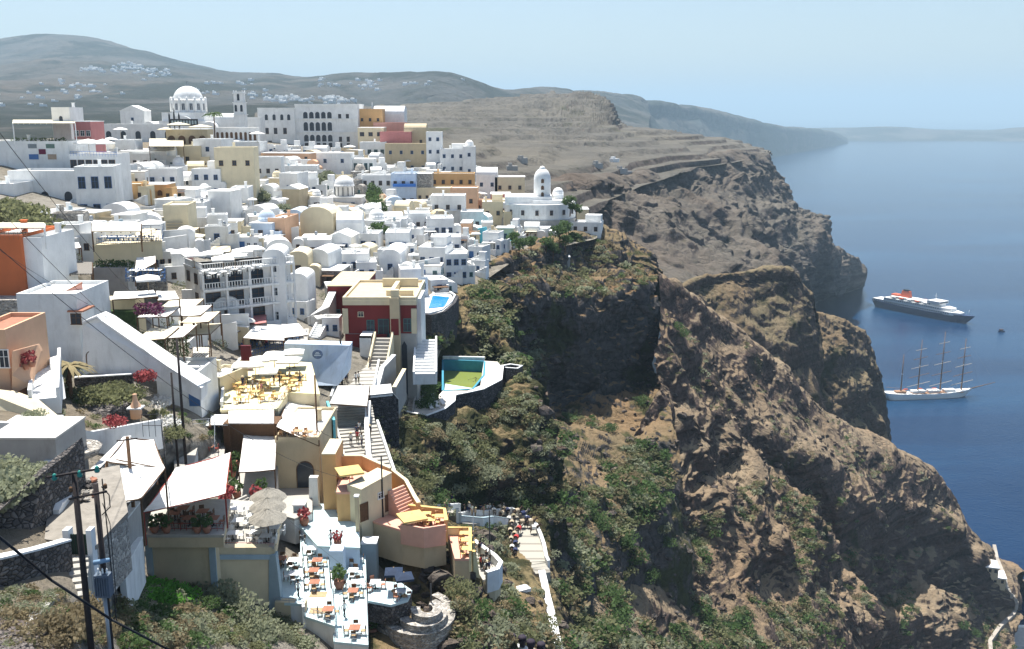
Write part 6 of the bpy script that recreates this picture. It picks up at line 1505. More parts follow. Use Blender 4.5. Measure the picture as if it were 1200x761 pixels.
# middle left cluster
L = [
 (137,160,166,190,'white','flat',(3,1),'white','white cafe building with cream parasols left of the cathedral street'),
 (152,178,182,200,'white2','flat',(2,1),'brown','white house behind the gold roofed bar'),
 (124,200,176,182,'ochre','plain',(0,0),'brown','long low ochre terrace wall below the cathedral'),
 (205,236,173,200,'cream','flat',(1,1),'brown','cream tall house beside the cafe'),
 (228,262,165,205,'white','flat',(3,2),'blue','white house with three tall blue windows under the palm'),
 (140,196,178,200,'white2','plain',(2,1),'brown','pale wall house left of the gabled bar'),
 (174,208,200,222,'white','flat',(3,1),'blue','white curved terrace house with diners'),
 (226,260,200,232,'white','step',(3,2),'blue','white stepped terraces full of tables'),
 (139,166,218,233,'ochre','flat',(1,1),'archdoor','ochre house with a dark arch'),
 (164,196,217,236,'ochre','plain',(2,1),'archdoor','ochre flat house with red roof edge'),
 (195,236,222,238,'white','plain',(4,1),'teal','white house with tall teal doors in a row'),
 (194,222,243,282,'cream','flat',(0,0),'brown','tall cream blank gable with a faded painted sign'),
 (222,240,240,262,'white','flat',(4,1),'archdoor','white arcade with dark columns'),
 (245,272,225,262,'white','plain',(0,0),'blue','plain white square house in the middle of the slope'),
 (255,300,175,240,'cream','flat',(3,2),'brown','large cream sided house stepping down the slope'),
 (272,292,222,250,'white','flat',(1,1),'blue','small white house with an orange door side'),
 (270,305,168,182,'white2','flat',(3,1),'brown','white house behind the big cream sided house'),
 (300,330,186,215,'white','flat',(3,1),'brown','white house with terracotta awning'),
 (305,365,180,192,'peach','plain',(6,1),'brown','long low peach house below the arcaded hotel'),
 (326,372,196,210,'white','flat',(4,1),'brown','long white house below the peach house'),
 (328,350,205,235,'white','flat',(1,1),'blue','bright white cube with a rounded corner'),
 (330,352,222,250,'sand','gable',(0,0),'brown','bare grey gable wall amid white houses'),
 (350,372,212,232,'white','step',(3,1),'blue','white house with blue doors left of the chapel'),
 (292,320,262,285,'bluew','dome',(1,1),'brown','pale turquoise tinted house with small dome'),
 (315,335,258,288,'peach','flat',(1,1),'brown','peach house beside the turquoise roof'),
 (335,355,252,270,'bluew','vault',(0,0),'brown','pale blue rounded roof'),
 (352,392,255,285,'cream','vault',(0,0),'brown','greenish cream vault roof'),
 (395,425,262,290,'white','vaultside',(1,1),'blue','rounded white house with one small window'),
 (420,444,276,296,'white','flat',(2,1),'blue','white round fronted house below the dark tree'),
 (362,388,282,305,'white','plain',(3,1),'brown','white house with a sloping roof line'),
 (384,412,278,300,'white','gable',(2,1),'blue','white gabled house with specks of windows'),
 (398,432,300,322,'white','flat',(3,1),'blue','white house with dark doors above the red villa'),
 (418,442,310,330,'white','flat',(2,1),'blue','low white house just above the villa roof'),
 (445,470,300,326,'white','vault',(1,1),'blue','white vaulted house right above the villa'),
 (470,494,318,345,'white','flat',(1,1),'blue','white house at the seaward end above the infinity pool'),
 (360,386,300,325,'white2','vault',(1,1),'brown','weathered vault left of the villa roof'),
 (338,362,302,328,'cream','vault',(1,1),'brown','cream rounded roof behind the tower house'),
 (372,400,318,336,'stonel','plain',(1,1),'brown','bare rubble stone shed behind the villa'),
 (475,505,252,275,'white','flat',(3,1),'brown','white house with red shutters and awning'),
 (500,532,258,282,'white','flat',(4,1),'blue','white house with four dark little windows'),
 (505,540,280,300,'white','flat',(4,1),'blue','long white cave house with four windows'),
 (540,552,262,285,'peach','plain',(1,1),'brown','narrow pinkish house left of the turquoise wall'),
 (522,548,300,330,'white','flat',(3,2),'blue','tall white house with green plants at the town edge'),
 (490,522,292,318,'white','step',(3,1),'blue','white stepped house above the brown bank'),
 (452,480,275,300,'white2','flat',(2,1),'blue','greyish white terrace house in the slope'),
]
for i, t in enumerate(L):
    a, b, c, d_, mt, rf, wn, kd, ds = t
    r_0, w_0, h_0 = hs(a, b, c, d_, mt, rf, wn, kd, rz=random.uniform(-.18, .18), desc=ds, dep=random.uniform(7, 10), side=0)
    if wn[0]: annex(r_0, w_0, min(h_0, 5), mt)
# cream striped pergola roofs and cafe awnings in the middle left
pergola(193, 270, 272, 296, K(0, 296, 190)[2] , K(0, 296, 190)[2] - 3, stripe_mat('striped_cream_roof', (.78, .72, .55), (.45, .38, .25), .45), 'large striped cream pergola roof above the galleried hotel')
pergola(108, 165, 262, 272, K(0, 262, 150)[2], K(0, 276, 150)[2], CREAMC, 'long cream canopy over the blue chaired terrace')
awning([W3(70, 293, 132), W3(95, 290, 133), W3(92, 284, 140), W3(76, 284, 140)], K(0, 305, 134)[2], 'small white awning left of the wicker roof', sag=.1)
deck([(108, 288), (190, 282), (188, 270), (110, 272)], K(0, 284, 152)[2], 3, CREAM, 'terrace with rows of blue chairs', edge=CREAM)
rail([W3(108, 288, 150), W3(160, 286, 150), W3(183, 276, 153)], 1.1, SHUT, 'blue planter railing round the blue chaired terrace', step=.35)
for i in range(14): dining(W3(112 + i * 5.5, 283, 151 + (i % 2) * 3), 'bl2', WHITE, SHUT, 'white table on the blue chaired terrace', 'blue chair on the upper left terrace', 'blue chaired terrace', 2)
umbrella(W3(178, 282, 152), 2.6, 2.7, None, 4, 'large white parasol right of the blue chaired terrace', .6)
awning([W3(158, 320, 128), W3(182, 308, 132), W3(182, 300, 140), W3(160, 302, 140)], K(0, 330, 132)[2], 'tilted white awning above the dark chaired terrace', sag=.1)
for k in range(10): dining(W3(157 + (k % 5) * 7, 330 - (k // 5) * 7, 128), 'dk', WHITE, SHUT, 'white table on the dark chaired terrace', 'dark blue chair on the steep terrace', 'dark chaired terrace', 2)
awning([W3(132, 351, 117), W3(185, 347, 119), W3(180, 340, 126), W3(134, 342, 125)], K(0, 365, 118)[2], 'long white awning above the bougainvillea', sag=.1)
awning([W3(185, 352, 118), W3(210, 350, 120), W3(205, 341, 126), W3(183, 341, 126)], K(0, 365, 118)[2], 'white awning right of the bougainvillea', sag=.1)
umbrella(W3(175, 350, 122), 2.0, 2.6, None, 4, 'white parasol above the bougainvillea terrace', .5)
umbrella(W3(220, 312, 165), 2.6, 2.6, None, 4, 'white parasol left of the galleried hotel roof', .5)
for k in range(5): m = MB(); leaf_cloud(m, (0, 0, .6), (.9, .7, .8), 90, .18, k + 50); P = W3(165 + k * 5, 368, 116); say(m.build('bougainvillea', paint('magenta_blossom', (.16, .035, .09), var=.3), loc=P), 'magenta bougainvillea bush', 'bougainvillea', 'bougainvillea bushes')
block('garden_wall', 107, 150, 314, 330, 138, 3, GREYP, 'grey blank wall under a green hedge', 'wall')
for k in range(5): m = MB(); leaf_cloud(m, (0, 0, .5), (1.1, .7, .7), 120, .16, k + 70); say(m.build('hedge', LEAF, loc=W3(118 + k * 8, 314, 139)), 'green hedge clump on the grey wall', 'hedge', 'hedge clumps')
pergola(58, 108, 308, 322, K(0, 315, 128)[2], K(0, 330, 128)[2], stripe_mat('wicker_roof', (.25, .23, .2), (.08, .07, .06), 3), 'dark wicker pergola roof left of the green hedge')
block('terrace_wall', 98, 160, 352, 372, 121, 3, CREAM, 'pale terrace wall with clay pots behind the sloping wall', 'wall')
block('planter', 108, 158, 365, 374, 117, 1.2, LEAF, 'long yellow green planting bed behind the sloping wall', 'planter')
hs(192, 212, 305, 345, 'pink', 'plain', (1, 1), 'brown', desc='narrow pink house left of the galleried hotel', D=172)
for (a, b, t_) in ((190, 198, 'gold'), (158, 192, 'gold')): pass
pergola(175, 215, 163, 172, K(0, 168, 300)[2], K(0, 182, 300)[2], CREAMC, 'gabled cream canopy of the hillside bar')
for a, b in ((190, 178), (140, 205), (145, 183), (142, 160), (195, 160), (302, 165), (280, 172), (410, 178), (130, 172), (265, 172)):
    P = W3(a, b + 4, DT(a, b + 4) if b > 168 else 330); umbrella(P + Vector((0, 0, .6)), 3.2, 2.8, CREAMC if a % 2 else CLOTH, 4, 'cream parasol' if a % 2 else 'white parasol', .7, 'parasols of the upper cafes')
# painted sign on cream gable
m = MB(); P = W3(205, 268, 0 + DT(208, 282) - .35); [m.box(-1.6 + j * .0, 1.6, -.02, .03, k * .55, k * .55 + .3) for j in range(1) for k in range(3)]; say(m.build('sign', paint('faded_sign', (.42, .38, .3)), loc=P), 'faded painted sign on the cream gable', 'sign')

# ---- the small houses that fill the slope
random.seed(11)
sky_t = [(-50, 165), (100, 165), (150, 170), (250, 168), (300, 170), (420, 176), (500, 172), (540, 192), (600, 212), (650, 245), (700, 270)]
low_t = [(-50, 200), (60, 200), (64, 300), (150, 310), (190, 300), (260, 290), (300, 300), (320, 322), (390, 335), (490, 350), (530, 352), (552, 318), (600, 290), (690, 272)]
interp = lambda t, x: float(np.interp(x, [p[0] for p in t], [p[1] for p in t]))
adj = ['small', 'low', 'squat', 'tall', 'broad']
cnt = 0; D = 140.0
while D < 440:
    x = (-60 - CX) / F * D
    while x < 80:
        w_ = random.uniform(3.1, 5.7); dd = random.uniform(4, 7); x += w_ / 2
        dj = D + random.uniform(-3, 3); g = gz(x, dj, TOWN)
        ok = g is not None
        if ok:
            px, py, _ = proj((x, dj, g)); q = pm(dj, py)
            ok = interp(sky_t, px) + 6 < py < interp(low_t, px) and px > 60 and random.random() < .93
        if ok:
            for fx, fy, fr in FOOT:
                if abs(fx - x) < fr + w_ / 2 - 1.0 and abs(fy - dj - dd / 2) < fr + dd / 2 - 1.5: ok = False; break
        if ok:
            hgt = random.uniform(2.6, 5.2); p0, p1 = px - w_ / 2 / q, px + w_ / 2 / q; pt = py - hgt / q
            pt = max(pt, interp(sky_t, px))
            for a, b, c, d_, DD in RECTS:
                if DD > dj and min(p1, b) - max(p0, a) > 2: pt = max(pt, min(d_ - 3, c + (d_ - c) * .8))
            hgt = (py - pt) * q
            if hgt < 2.2: ok = False
            near = [t for t in RECTS if t[4] < dj]
            vis = 0
            for u_ in (.1, .3, .5, .7, .9):
                for v_ in (.05, .3, .6, .9):
                    xx, yy = p0 + (p1 - p0) * u_, pt + (py - pt) * v_
                    if not any(t[0] <= xx <= t[1] and t[2] <= yy <= t[3] for t in near): vis += 1
            if vis < 3: ok = False
        if ok:
            mt = random.choices(['white', 'white2', 'cream', 'peach', 'bluew', 'stonel', 'sand'], [60, 18, 8, 3, 3, 3, 3])[0]
            rf = random.choices(['flat', 'vault', 'step', 'plain', 'vaultside', 'gable', 'dome'], [38, 16, 12, 14, 8, 3, 2])[0]
            nw = random.choice([1, 2, 2, 3]) if hgt > 2.6 else 0; nr = 2 if hgt > 5.4 else (1 if nw else 0)
            kd = random.choice(['blue', 'brown', 'blue', 'teal', 'arch', 'white'])
            cn = {'white': 'white', 'white2': 'weathered white', 'cream': 'cream', 'peach': 'peach', 'bluew': 'pale blue', 'stonel': 'rubble stone', 'sand': 'sandy'}[mt]
            rn = {'flat': 'flat roofed', 'vault': 'barrel vaulted', 'step': 'stepped', 'plain': 'slab roofed', 'vaultside': 'round backed', 'gable': 'gabled', 'dome': 'domed'}[rf]
            fo = random.random() < .45; sd = random.choice([0, 1, 2]) if D < 330 else 0
            rh_, Wh_, hh_ = hs(p0, p1, pt, py, mt, rf, (nw, nr), kd, rz=random.uniform(-.35, .35), D=dj, dep=dd, desc=f"{cn} {rn} house" + (" with terrace" if fo else ""), side=sd, fore=fo, ww=random.uniform(.6, 1.0), wh=random.uniform(.9, 1.4), door=(0, random.choice(['door', 'bdoor'])) if nw > 1 else None, base=4, roofm=random.choice([ROOFW, ROOFW, ROOFW, ROOFG]))
            annex(rh_, Wh_, hh_, mt)
            if random.random() < .4: annex(rh_, Wh_, hh_ * .8, mt)
            cnt += 1
        x += w_ / 2 + random.uniform(.2, 1.6)
    D += random.uniform(5.8, 7.8)
print('infill houses', cnt, 'all', len(RECTS))
# stairs, low walls and parasols between the houses
for i in range(46):
    a, b = random.uniform(240, 600), random.uniform(215, 325)
    if b > interp(low_t, a) - 3 or b < interp(sky_t, a) + 20: continue
    P = hit(a, b, TOWN)
    if P is None: continue
    if i % 3 == 0: stairs(P, P + Vector((random.uniform(-5, 5), 5, 2.6)), 1.3, 9, WHITE, 'white outside staircase between houses', side=WHITE, sh=.5, group='outside staircases')
    elif i % 3 == 1: umbrella(P + Vector((0, 0, 2.2)), 1.6, 2.3, CLOTH, 4, 'small white parasol among houses', .4, 'parasols among the houses')
    else: wall([P, P + Vector((random.uniform(5, 9), random.uniform(-3, 3), 1.2))], .3, 1.6, WHITE, 'white garden wall between houses', None, 'garden_wall', 'wall', down=3, group='garden walls')
# ---- small clutter of the middle left slope
random.seed(5)
for i in range(110):
    a, b = random.uniform(60, 345), random.uniform(255, 405)
    if b > 300 + (a - 60) * .35 + 30 or (205 < a < 345 and 296 < b < 392) or (a < 100 and b < 330 and a < 62) or (28 < a < 240 and b > 335): continue
    P = hit(a, b, TOWN)
    if P is None: continue
    k = i % 8
    if k in (0, 4): wall([P, P + Vector((random.uniform(4, 8), random.uniform(-2, 2), .6))], .3, random.uniform(.9, 1.8), random.choice([WHITE, WHITE2, CREAM, STONEL]), 'garden wall on the restaurant slope', WHITE, 'garden_wall', 'wall', down=3, group='walls of the restaurant slope')
    elif k == 1: umbrella(P + Vector((0, 0, .4)), random.uniform(1.6, 2.4), 2.5, random.choice([CLOTH, CREAMC]), 4, 'pale parasol on the restaurant slope', .5, 'parasols of the restaurant slope')
    elif k == 2:
        w_, d_, h_ = random.uniform(1.8, 3.4), random.uniform(1.5, 3), random.uniform(2.2, 3)
        awning([P + Vector((-w_, 0, h_)), P + Vector((w_, 0, h_)), P + Vector((w_, 2 * d_, h_ + .3)), P + Vector((-w_, 2 * d_, h_ + .3))], P.z, 'flat cream awning on the restaurant slope', CREAMC, .1, group='awnings of the restaurant slope')
        dining(P + Vector((0, d_, .05)), 'slp', BROWN, BROWN, 'brown table under slope awning', 'brown chair under slope awning', 'restaurant slope', 3)
    elif k in (3, 6):
        m = MB(); leaf_cloud(m, (0, 0, .6), (random.uniform(.8, 1.6), random.uniform(.7, 1.2), .8), 170, .13, i + 300); say(m.build('garden_bush', random.choice([LEAF, LEAFG]), loc=P), 'green bush on the restaurant slope', 'bush', 'bushes of the restaurant slope')
    elif k == 5: dining(P + Vector((0, 0, .1)), 'slw', WHITE, SHUT, 'white table on the open slope terraces', 'blue chair on the slope terraces', 'slope terraces', 3)
    else:
        q = pm(P.y, b); w_ = random.uniform(3, 5); h_ = random.uniform(2, 3)
        house(a - w_ / 2 / q, a + w_ / 2 / q, b - h_ / q, b, P.y, random.uniform(2.5, 4), random.uniform(-.3, .3), random.choice(['white', 'white2', 'cream', 'grey']), random.choice(['flat', 'plain', 'vault']), (1, 1), 'brown', .7, .9, desc='little outbuilding on the restaurant slope', cat='outbuilding', group='outbuildings of the restaurant slope', name='outbuilding', base=2)
# ---- far villages, hamlet specks on the hills
def far_house(k):
    m = MB(); m.box(-.5, .5, 0, 1, -.5, .6 + .2 * k); m.box(-.5, 0, .3, 1, .6 + .2 * k, 1.1 + .2 * k); o = m.build('village_house', WHITE); return o
fp = [far_house(k) for k in range(3)]; used_ = set()
CL = [((105, 82), (14, 3), 12), ((148, 80), (26, 5), 34), ((180, 88), (30, 6), 22), ((80, 100), (30, 4), 10), ((120, 108), (60, 10), 14), ((30, 118), (40, 10), 8), ((335, 117), (30, 5), 40), ((390, 118), (22, 5), 30), ((430, 100), (20, 6), 16), ((300, 110), (40, 8), 10), ((270, 98), (40, 4), 8), ((500, 98), (40, 3), 8), ((380, 100), (40, 6), 8), ((240, 108), (25, 8), 8)]
n_v = 0
for (c0, c1), (s0, s1), n in CL:
    for _ in range(n):
        a, b = random.gauss(c0, s0 * .5), random.gauss(c1, s1 * .5)
        P = hit(a, b, MOUNT)
        if P is None or P.y > 4900: continue
        k = n_v % 3; o = fp[k] if k not in used_ else fp[k].copy()
        if k in used_: link(o)
        used_.add(k); s = random.uniform(6, 12) * (P.y / 3000) ** .5; o.location = P; o.scale = (s * random.uniform(1, 1.8), s, s * .55); o.rotation_euler = (0, 0, random.uniform(-.4, .4)); n_v += 1
        tag(o, 'tiny white house in the distant hillside villages', 'house', 'houses of the distant villages')
for a, b in ((612, 190), (720, 190), (728, 202), (600, 200), (735, 205), (700, 196)):
    P = hit(a, b, PLAT)
    if P is None: continue
    m = MB(); m.box(-3, 3, -2, 2, -1, 2.5); m.box(-2, 0, -1, 2, 2.5, 4); o = m.build('farm_shed', GREYP if a != 720 else WHITE, loc=P, rz=random.uniform(0, 1)); say(o, 'small grey farm shed on the dry plateau', 'shed', 'sheds on the plateau')
# the two masts behind the ochre block and the mountain masts
pole(437, 120, 150, 440, .35, 'thin mast behind the ochre ridge block', mat=METAL); pole(457, 124, 150, 450, .35, 'thin mast behind the pink ridge house', mat=METAL)

# ---- fill what bare ground is still seen between the houses
random.seed(31)
nf_ = 0
for rnd_ in range(6):
    bpy.context.view_layer.update(); dg = bpy.context.evaluated_depsgraph_get(); todo = []
    for _ in range(170):
        a, b = random.uniform(62, 600), random.uniform(165, 420)
        if b > interp([(60, 345), (100, 335), (240, 420), (400, 400), (400, 345), (490, 352), (530, 350), (600, 290)], a) or b < interp(sky_t, a) + 4: continue
        dv = (Vector(K(a, b, 100.)) - _o).normalized()
        ok_, loc, nrm, idx, ob, mat_ = SC.ray_cast(dg, _o, dv)
        if ok_ and ob.name == 'town_hillside' and all((loc - t[2]).length > 4.5 for t in todo): todo.append((a, b, loc.copy()))
    for a, b, P in todo:
        q = pm(P.y, b); k = random.random(); P.z = max(P.z, gz(P.x, P.y, TOWN, P.z))
        if k < .5 and P.y > 150:
            w_ = random.uniform(2.6, 4.6); h_ = random.uniform(1.8, 3.2); mt = random.choice(['white', 'white', 'white2', 'cream', 'white'])
            r_, W_, hh_ = house(a - w_ / 2 / q, a + w_ / 2 / q, b - h_ / q, b, P.y, random.uniform(2.5, 4), random.uniform(-.4, .4), mt, random.choice(['flat', 'plain', 'vault', 'step']), (random.choice([1, 2]), 1), random.choice(['blue', 'brown']), .6, .9, desc=f"little {'cream' if mt == 'cream' else 'white'} annexe in the slope gaps", cat='outbuilding', group='annexes between the houses', name='outbuilding', base=3)
            if P.y > 170: annex(r_, W_, hh_, mt)
        elif k < .68: wall([P, P + Vector((random.uniform(3, 7), random.uniform(-2, 2), random.uniform(0, 1)))], .3, random.uniform(.8, 1.6), random.choice([WHITE, WHITE2, CREAM]), 'low plastered wall filling a slope gap', WHITE, 'garden_wall', 'wall', down=3, group='walls in the slope gaps')
        elif k < .8: m = MB(); leaf_cloud(m, (0, 0, .6), (random.uniform(.8, 1.5), random.uniform(.7, 1.2), .8), 150, .13, nf_ + 900); say(m.build('garden_bush', random.choice([LEAF, LEAFG]), loc=P), 'green bush in a slope gap', 'bush', 'bushes in the slope gaps')
        elif k < .9: umbrella(P, random.uniform(1.3, 2.0), 2.3, random.choice([CLOTH, CREAMC]), 4, 'pale parasol in a slope gap', .4, 'parasols in the slope gaps')
        else: stairs(P, P + Vector((random.uniform(-3, 3), 3.5, 1.6)), 1.4, 7, WHITE2, 'short white steps in a slope gap', side=WHITE, sh=.4, group='steps in the slope gaps')
        nf_ += 1
print('gap fill', nf_)
# ---------------------------------------------------------------- boats
def hull(L_, B, D_, sheer=.0, n=16, rake=.08, z0=-.6):
    """returns verts/faces of a closed hull along x, bow at +x"""
    vs = []; fs = []
    for i in range(n + 1):
        t = i / n; x = -L_ / 2 + L_ * t
        w = B / 2 * (1 - max(0, (t - .62) / .38) ** 2.2) * (1 - max(0, (.12 - t) / .12) ** 2 * .35); w = max(w, .05)
        sh = D_ + sheer * (2 * t - 1) ** 2 * (1.5 if t > .5 else 1)
        xb = x - (rake * L_ * (t - .8) / .2 if t > .8 else 0) + (rake * .5 * L_ * (.1 - t) / .1 if t < .1 else 0)
        vs += [(x, -w, sh), (xb, -w * .86, z0), (xb, 0, z0 - .8), (xb, w * .86, z0), (x, w, sh)]
    for i in range(n):
        for k in range(4): a = i * 5 + k; fs.append((a, a + 1, a + 6, a + 5))
        fs.append((i * 5 + 4, i * 5, i * 5 + 5, i * 5 + 9))
    fs.append((0, 4, 3, 2, 1)); fs.append(tuple(n * 5 + k for k in range(5)))
    return vs, fs
NAVY = paint('navy_hull', (.014, .032, .10), rough=.4); SHIPW = paint('ship_white', (.78, .78, .76), rough=.5); DECKW = paint('teak_deck', (.35, .2, .12)); FUN = paint('orange_red_funnel', (.6, .12, .05)); SPAR = paint('varnished_spar', (.2, .12, .08))
# cruise ship
a, b = onz(1025, 358, 0), onz(1142, 381, 0); c = (a + b) / 2; rz = math.atan2((b - a).y, (b - a).x); L_ = (b - a).length * 1.0
r = empty('cruise_ship', c, rz); print('cruise', L_)
B = L_ * .15; vs, fs = hull(L_, B, L_ * .055, L_ * .012); m = MB(); m.add(vs, fs); m.build('hull', NAVY, r)
u = L_ / 100
m = MB(); m.prism([(-48*u, -B*.40), (30*u, -B*.46), (38*u, -B*.2), (38*u, B*.2), (30*u, B*.46), (-48*u, B*.40)], 5.4*u, 8.0*u); m.build('lower_deck', SHIPW, r)
m = MB(); m.prism([(-36*u, -B*.44), (22*u, -B*.44), (30*u, -B*.25), (30*u, B*.25), (22*u, B*.44), (-36*u, B*.44)], 8.0*u, 10.6*u); m.build('upper_deck', SHIPW, r)
m = MB(); m.prism([(-30*u, -B*.36), (14*u, -B*.36), (20*u, -B*.2), (20*u, B*.2), (14*u, B*.36), (-30*u, B*.36)], 10.6*u, 12.8*u); m.build('boat_deck', SHIPW, r)
m = MB(); m.box(8*u, 20*u, -B*.42, B*.42, 12.8*u, 15*u); m.build('bridge', SHIPW, r)
m = MB(); m.box(9*u, 20.2*u, -B*.38, B*.38, 13.4*u, 14.3*u); m.build('bridge_window', DARKP, r)
for zr, x0, x1, w_ in ((6.3, -46, 32, .462), (9.0, -34, 22, .443), (11.4, -28, 13, .363)):
    m = MB()
    for k in range(int((x1 - x0) / 2.2)): 
        for s in (-1, 1): m.box((x0 + k * 2.2) * u, (x0 + k * 2.2 + 1.1) * u, s * B * w_ - .06, s * B * w_ + .06, zr * u, (zr + .9) * u)
    m.build('porthole_row', DARKP, r)
m = MB(); m.tbox(-22*u, -13*u, -2.2*u, 2.2*u, 12.8*u, 18.5*u, .8*u); f_ = m.build('funnel', FUN, r); m = MB(); m.box(-20*u, -15*u, -1.5*u, 1.5*u, 18.5*u, 19.6*u); m.build('funnel_top', BLACK, f_)
m = MB(); m.box(-31*u, -24*u, -3*u, 3*u, 12.8*u, 14.2*u); m.build('deckhouse', FUN, r)
for k in range(5):
    for s in (-1, 1): m = MB(); m.blob(((-26 + k * 8) * u, s * B * .42, 12 * u), (2.6*u, .9*u, .9*u), k, amp=.03); m.build('lifeboat', FUN if k % 2 else SHIPW, r)
m = MB(); m.tube((12*u, 0, 15*u), (12*u, 0, 21*u), .25*u, .1*u); m.tube((10.5*u, 0, 18.5*u), (13.5*u, 0, 18.5*u), .1*u); m.build('mast', SHIPW, r)
m = MB(); m.tube((44*u, 0, 7.5*u), (44*u, 0, 11.5*u), .15*u); m.build('bow_mast', SHIPW, r)
say(r, 'cruise ship with a dark blue hull, white decks and orange funnel', 'cruise ship')
# four masted sailing ship
a, b = onz(1036, 468, 0), onz(1140, 464, 0); c = (a + b) / 2; rz = math.atan2((b - a).y, (b - a).x); L_ = (b - a).length
r = empty('sailing_ship', c, rz); print('sail', L_); B = L_ * .13; u = L_ / 100
vs, fs = hull(L_, B, L_ * .055, L_ * .022, rake=.1); m = MB(); m.add(vs, fs); m.build('hull', SHIPW, r)
m = MB(); m.prism([(-46*u, -B*.36), (34*u, -B*.42), (44*u, 0), (34*u, B*.42), (-46*u, B*.36)], 5.4*u, 5.9*u); m.build('deck', DECKW, r)
for x0, x1 in ((-38, -27), (-20, -6), (-2, 10), (16, 28)): m = MB(); m.box(x0*u, x1*u, -B*.22, B*.22, 5.9*u, 8.2*u); m.box(x0*u - .3, x1*u + .3, -B*.25, B*.25, 8.2*u, 8.5*u); m.build('deckhouse', SHIPW if x0 != -38 else DECKW, r)
m = MB(); m.tube((46*u, 0, 8*u), (74*u, 0, 14*u), .7*u, .25*u); m.build('bowsprit', SPAR, r)
tops = {}
for i, (x, hh) in enumerate(((-32, 48), (-13, 63), (12, 71), (36, 63))):
    m = MB(); m.tube((x*u, 0, 5*u), (x*u, 0, hh*u), .85*u, .3*u, 7); mo = m.build('mast', SPAR, r); tops[i] = (x*u, 0, hh*u)
    if i:
        for k in range(5):
            z = (15 + k * (hh - 16) / 5) * u; w_ = (18 - k * 2.4) * u
            m = MB(); m.tube((x*u - w_ * 1.0, -w_ * .5, z), (x*u + w_ * 1.0, w_ * .5, z), .36*u, n=5); m.build('yard', SPAR if k % 2 else paint('pale_spar', (.45, .4, .34)), mo)
    else:
        m = MB(); m.tube((x*u, 0, 11*u), ((x-17)*u, 0, 13*u), .25*u, n=5); m.build('boom', SPAR, mo)
    m = MB(); m.box(x*u - .6*u, x*u + .6*u, -.8*u, .8*u, hh * .55 * u, hh * .55 * u + .5*u); m.build('masthead', SHIPW, mo)
m = MB(); q = [(74*u, 0, 14*u)] + [tops[3], tops[2], tops[1], tops[0], (-49*u, 0, 8*u)]
m.path(q, .06*u, 3)
for i in range(4):
    for s in (-1, 1):
        for dx in (-3, 3): m.tube((tops[i][0] + dx*u, s * B * .46, 6*u), (tops[i][0], 0, tops[i][2] * .8), .05*u, n=3)
for i in range(3): m.tube(tops[i + 1], (tops[i][0] + 3*u, 0, 8*u), .05*u, n=3)
m.tube(tops[3], (56*u, 0, 11*u), .05*u, n=3); m.build('rigging', SPAR, r)
say(r, 'white four masted sailing ship at anchor with bare yards', 'sailing ship')
for i in range(6):
    m = MB(); m.blob((0, 0, 0), (3*u, .8*u, .7*u), i, amp=.03); m.build('lifeboat', [FUN, SHIPW][i % 2], r, loc=((-24 + (i // 2) * 16) * u, (-1 if i % 2 else 1) * B * .36, 8.6 * u))
# small boat
P = onz(1174, 389, 0); r = empty('motor_boat', P, .2); vs, fs = hull(9, 3.2, 1.2, .3); m = MB(); m.add(vs, fs); m.build('hull', NAVY, r); m = MB(); m.box(-3, 1, -1.2, 1.2, 1.2, 3.0); m.box(-3.3, 1.3, -1.4, 1.4, 3.0, 3.15); m.build('cabin', paint('dark_cabin', (.08, .05, .05)), r); say(r, 'small dark motor boat alone near the cruise ship', 'motor boat')
# old port path and landing
pts = [K(1165, 640, 455), K(1168, 655, 448), K(1175, 672, 442), K(1180, 690, 432), K(1192, 705, 425), K(1188, 720, 415), K(1172, 735, 405), K(1160, 752, 395), K(1162, 775, 380)]
def drape(pts, off=.6, n=8):
    out = []
    for a, b in zip(pts[:-1], pts[1:]):
        for k in range(n): p = Vector(a).lerp(Vector(b), k / n); q_ = proj(p); z = hit(q_[0], q_[1]); out.append((z if z is not None else p) + Vector((0, 0, off)))
    return out
m = MB(); dp = drape(pts); o_ = dp[0].copy(); m.ribbon([p - o_ for p in dp], 1.6, -3, .2); o = m.build('port_path', paint('pale_path', (.38, .34, .29)), loc=o_); o['kind'] = 'structure'
for a, b, w_, h_, ds in ((1160, 672, 7, 2.6, 'white flat roofed building beside the old port path'), (1166, 684, 9, 2.6, 'larger white port building with two levels')):
    P = hit(a, b); 
    if P is None: P = W3(a, b, 440)
    r = empty('port_building', P, -.3); m = MB(); m.box(-w_/2, w_/2, 0, 6, -3, h_); m.build('wall', SAND, r); m = MB(); m.box(-w_/2 - .3, w_/2 + .3, -.3, 8.3, h_, h_ + .5); m.build('roof', ROOFW, r)
    for k in range(3): window(r, -w_/3 + k * w_/3, .6, 1, 1.4, 'brown')
    say(r, ds, 'building')
P = onz(1196, 745, 3); r = empty('quay', P); m = MB(); m.box(-14, 30, -10, 8, -4, 0); m.build('platform', ROOFG, r); m = MB(); m.box(-14.2, 30, 7.6, 8.4, 0, 1); m.build('parapet', WHITE, r); say(r, 'pale concrete quay platform at the bottom right corner', 'quay')
# ---------------------------------------------------------------- donkey path, people, scrub
random.seed(21)
zc0 = None
def gp(px, py, off=0.0):
    p = hit(px, py); return Vector((p.x, p.y, p.z + off)) if p is not None else None
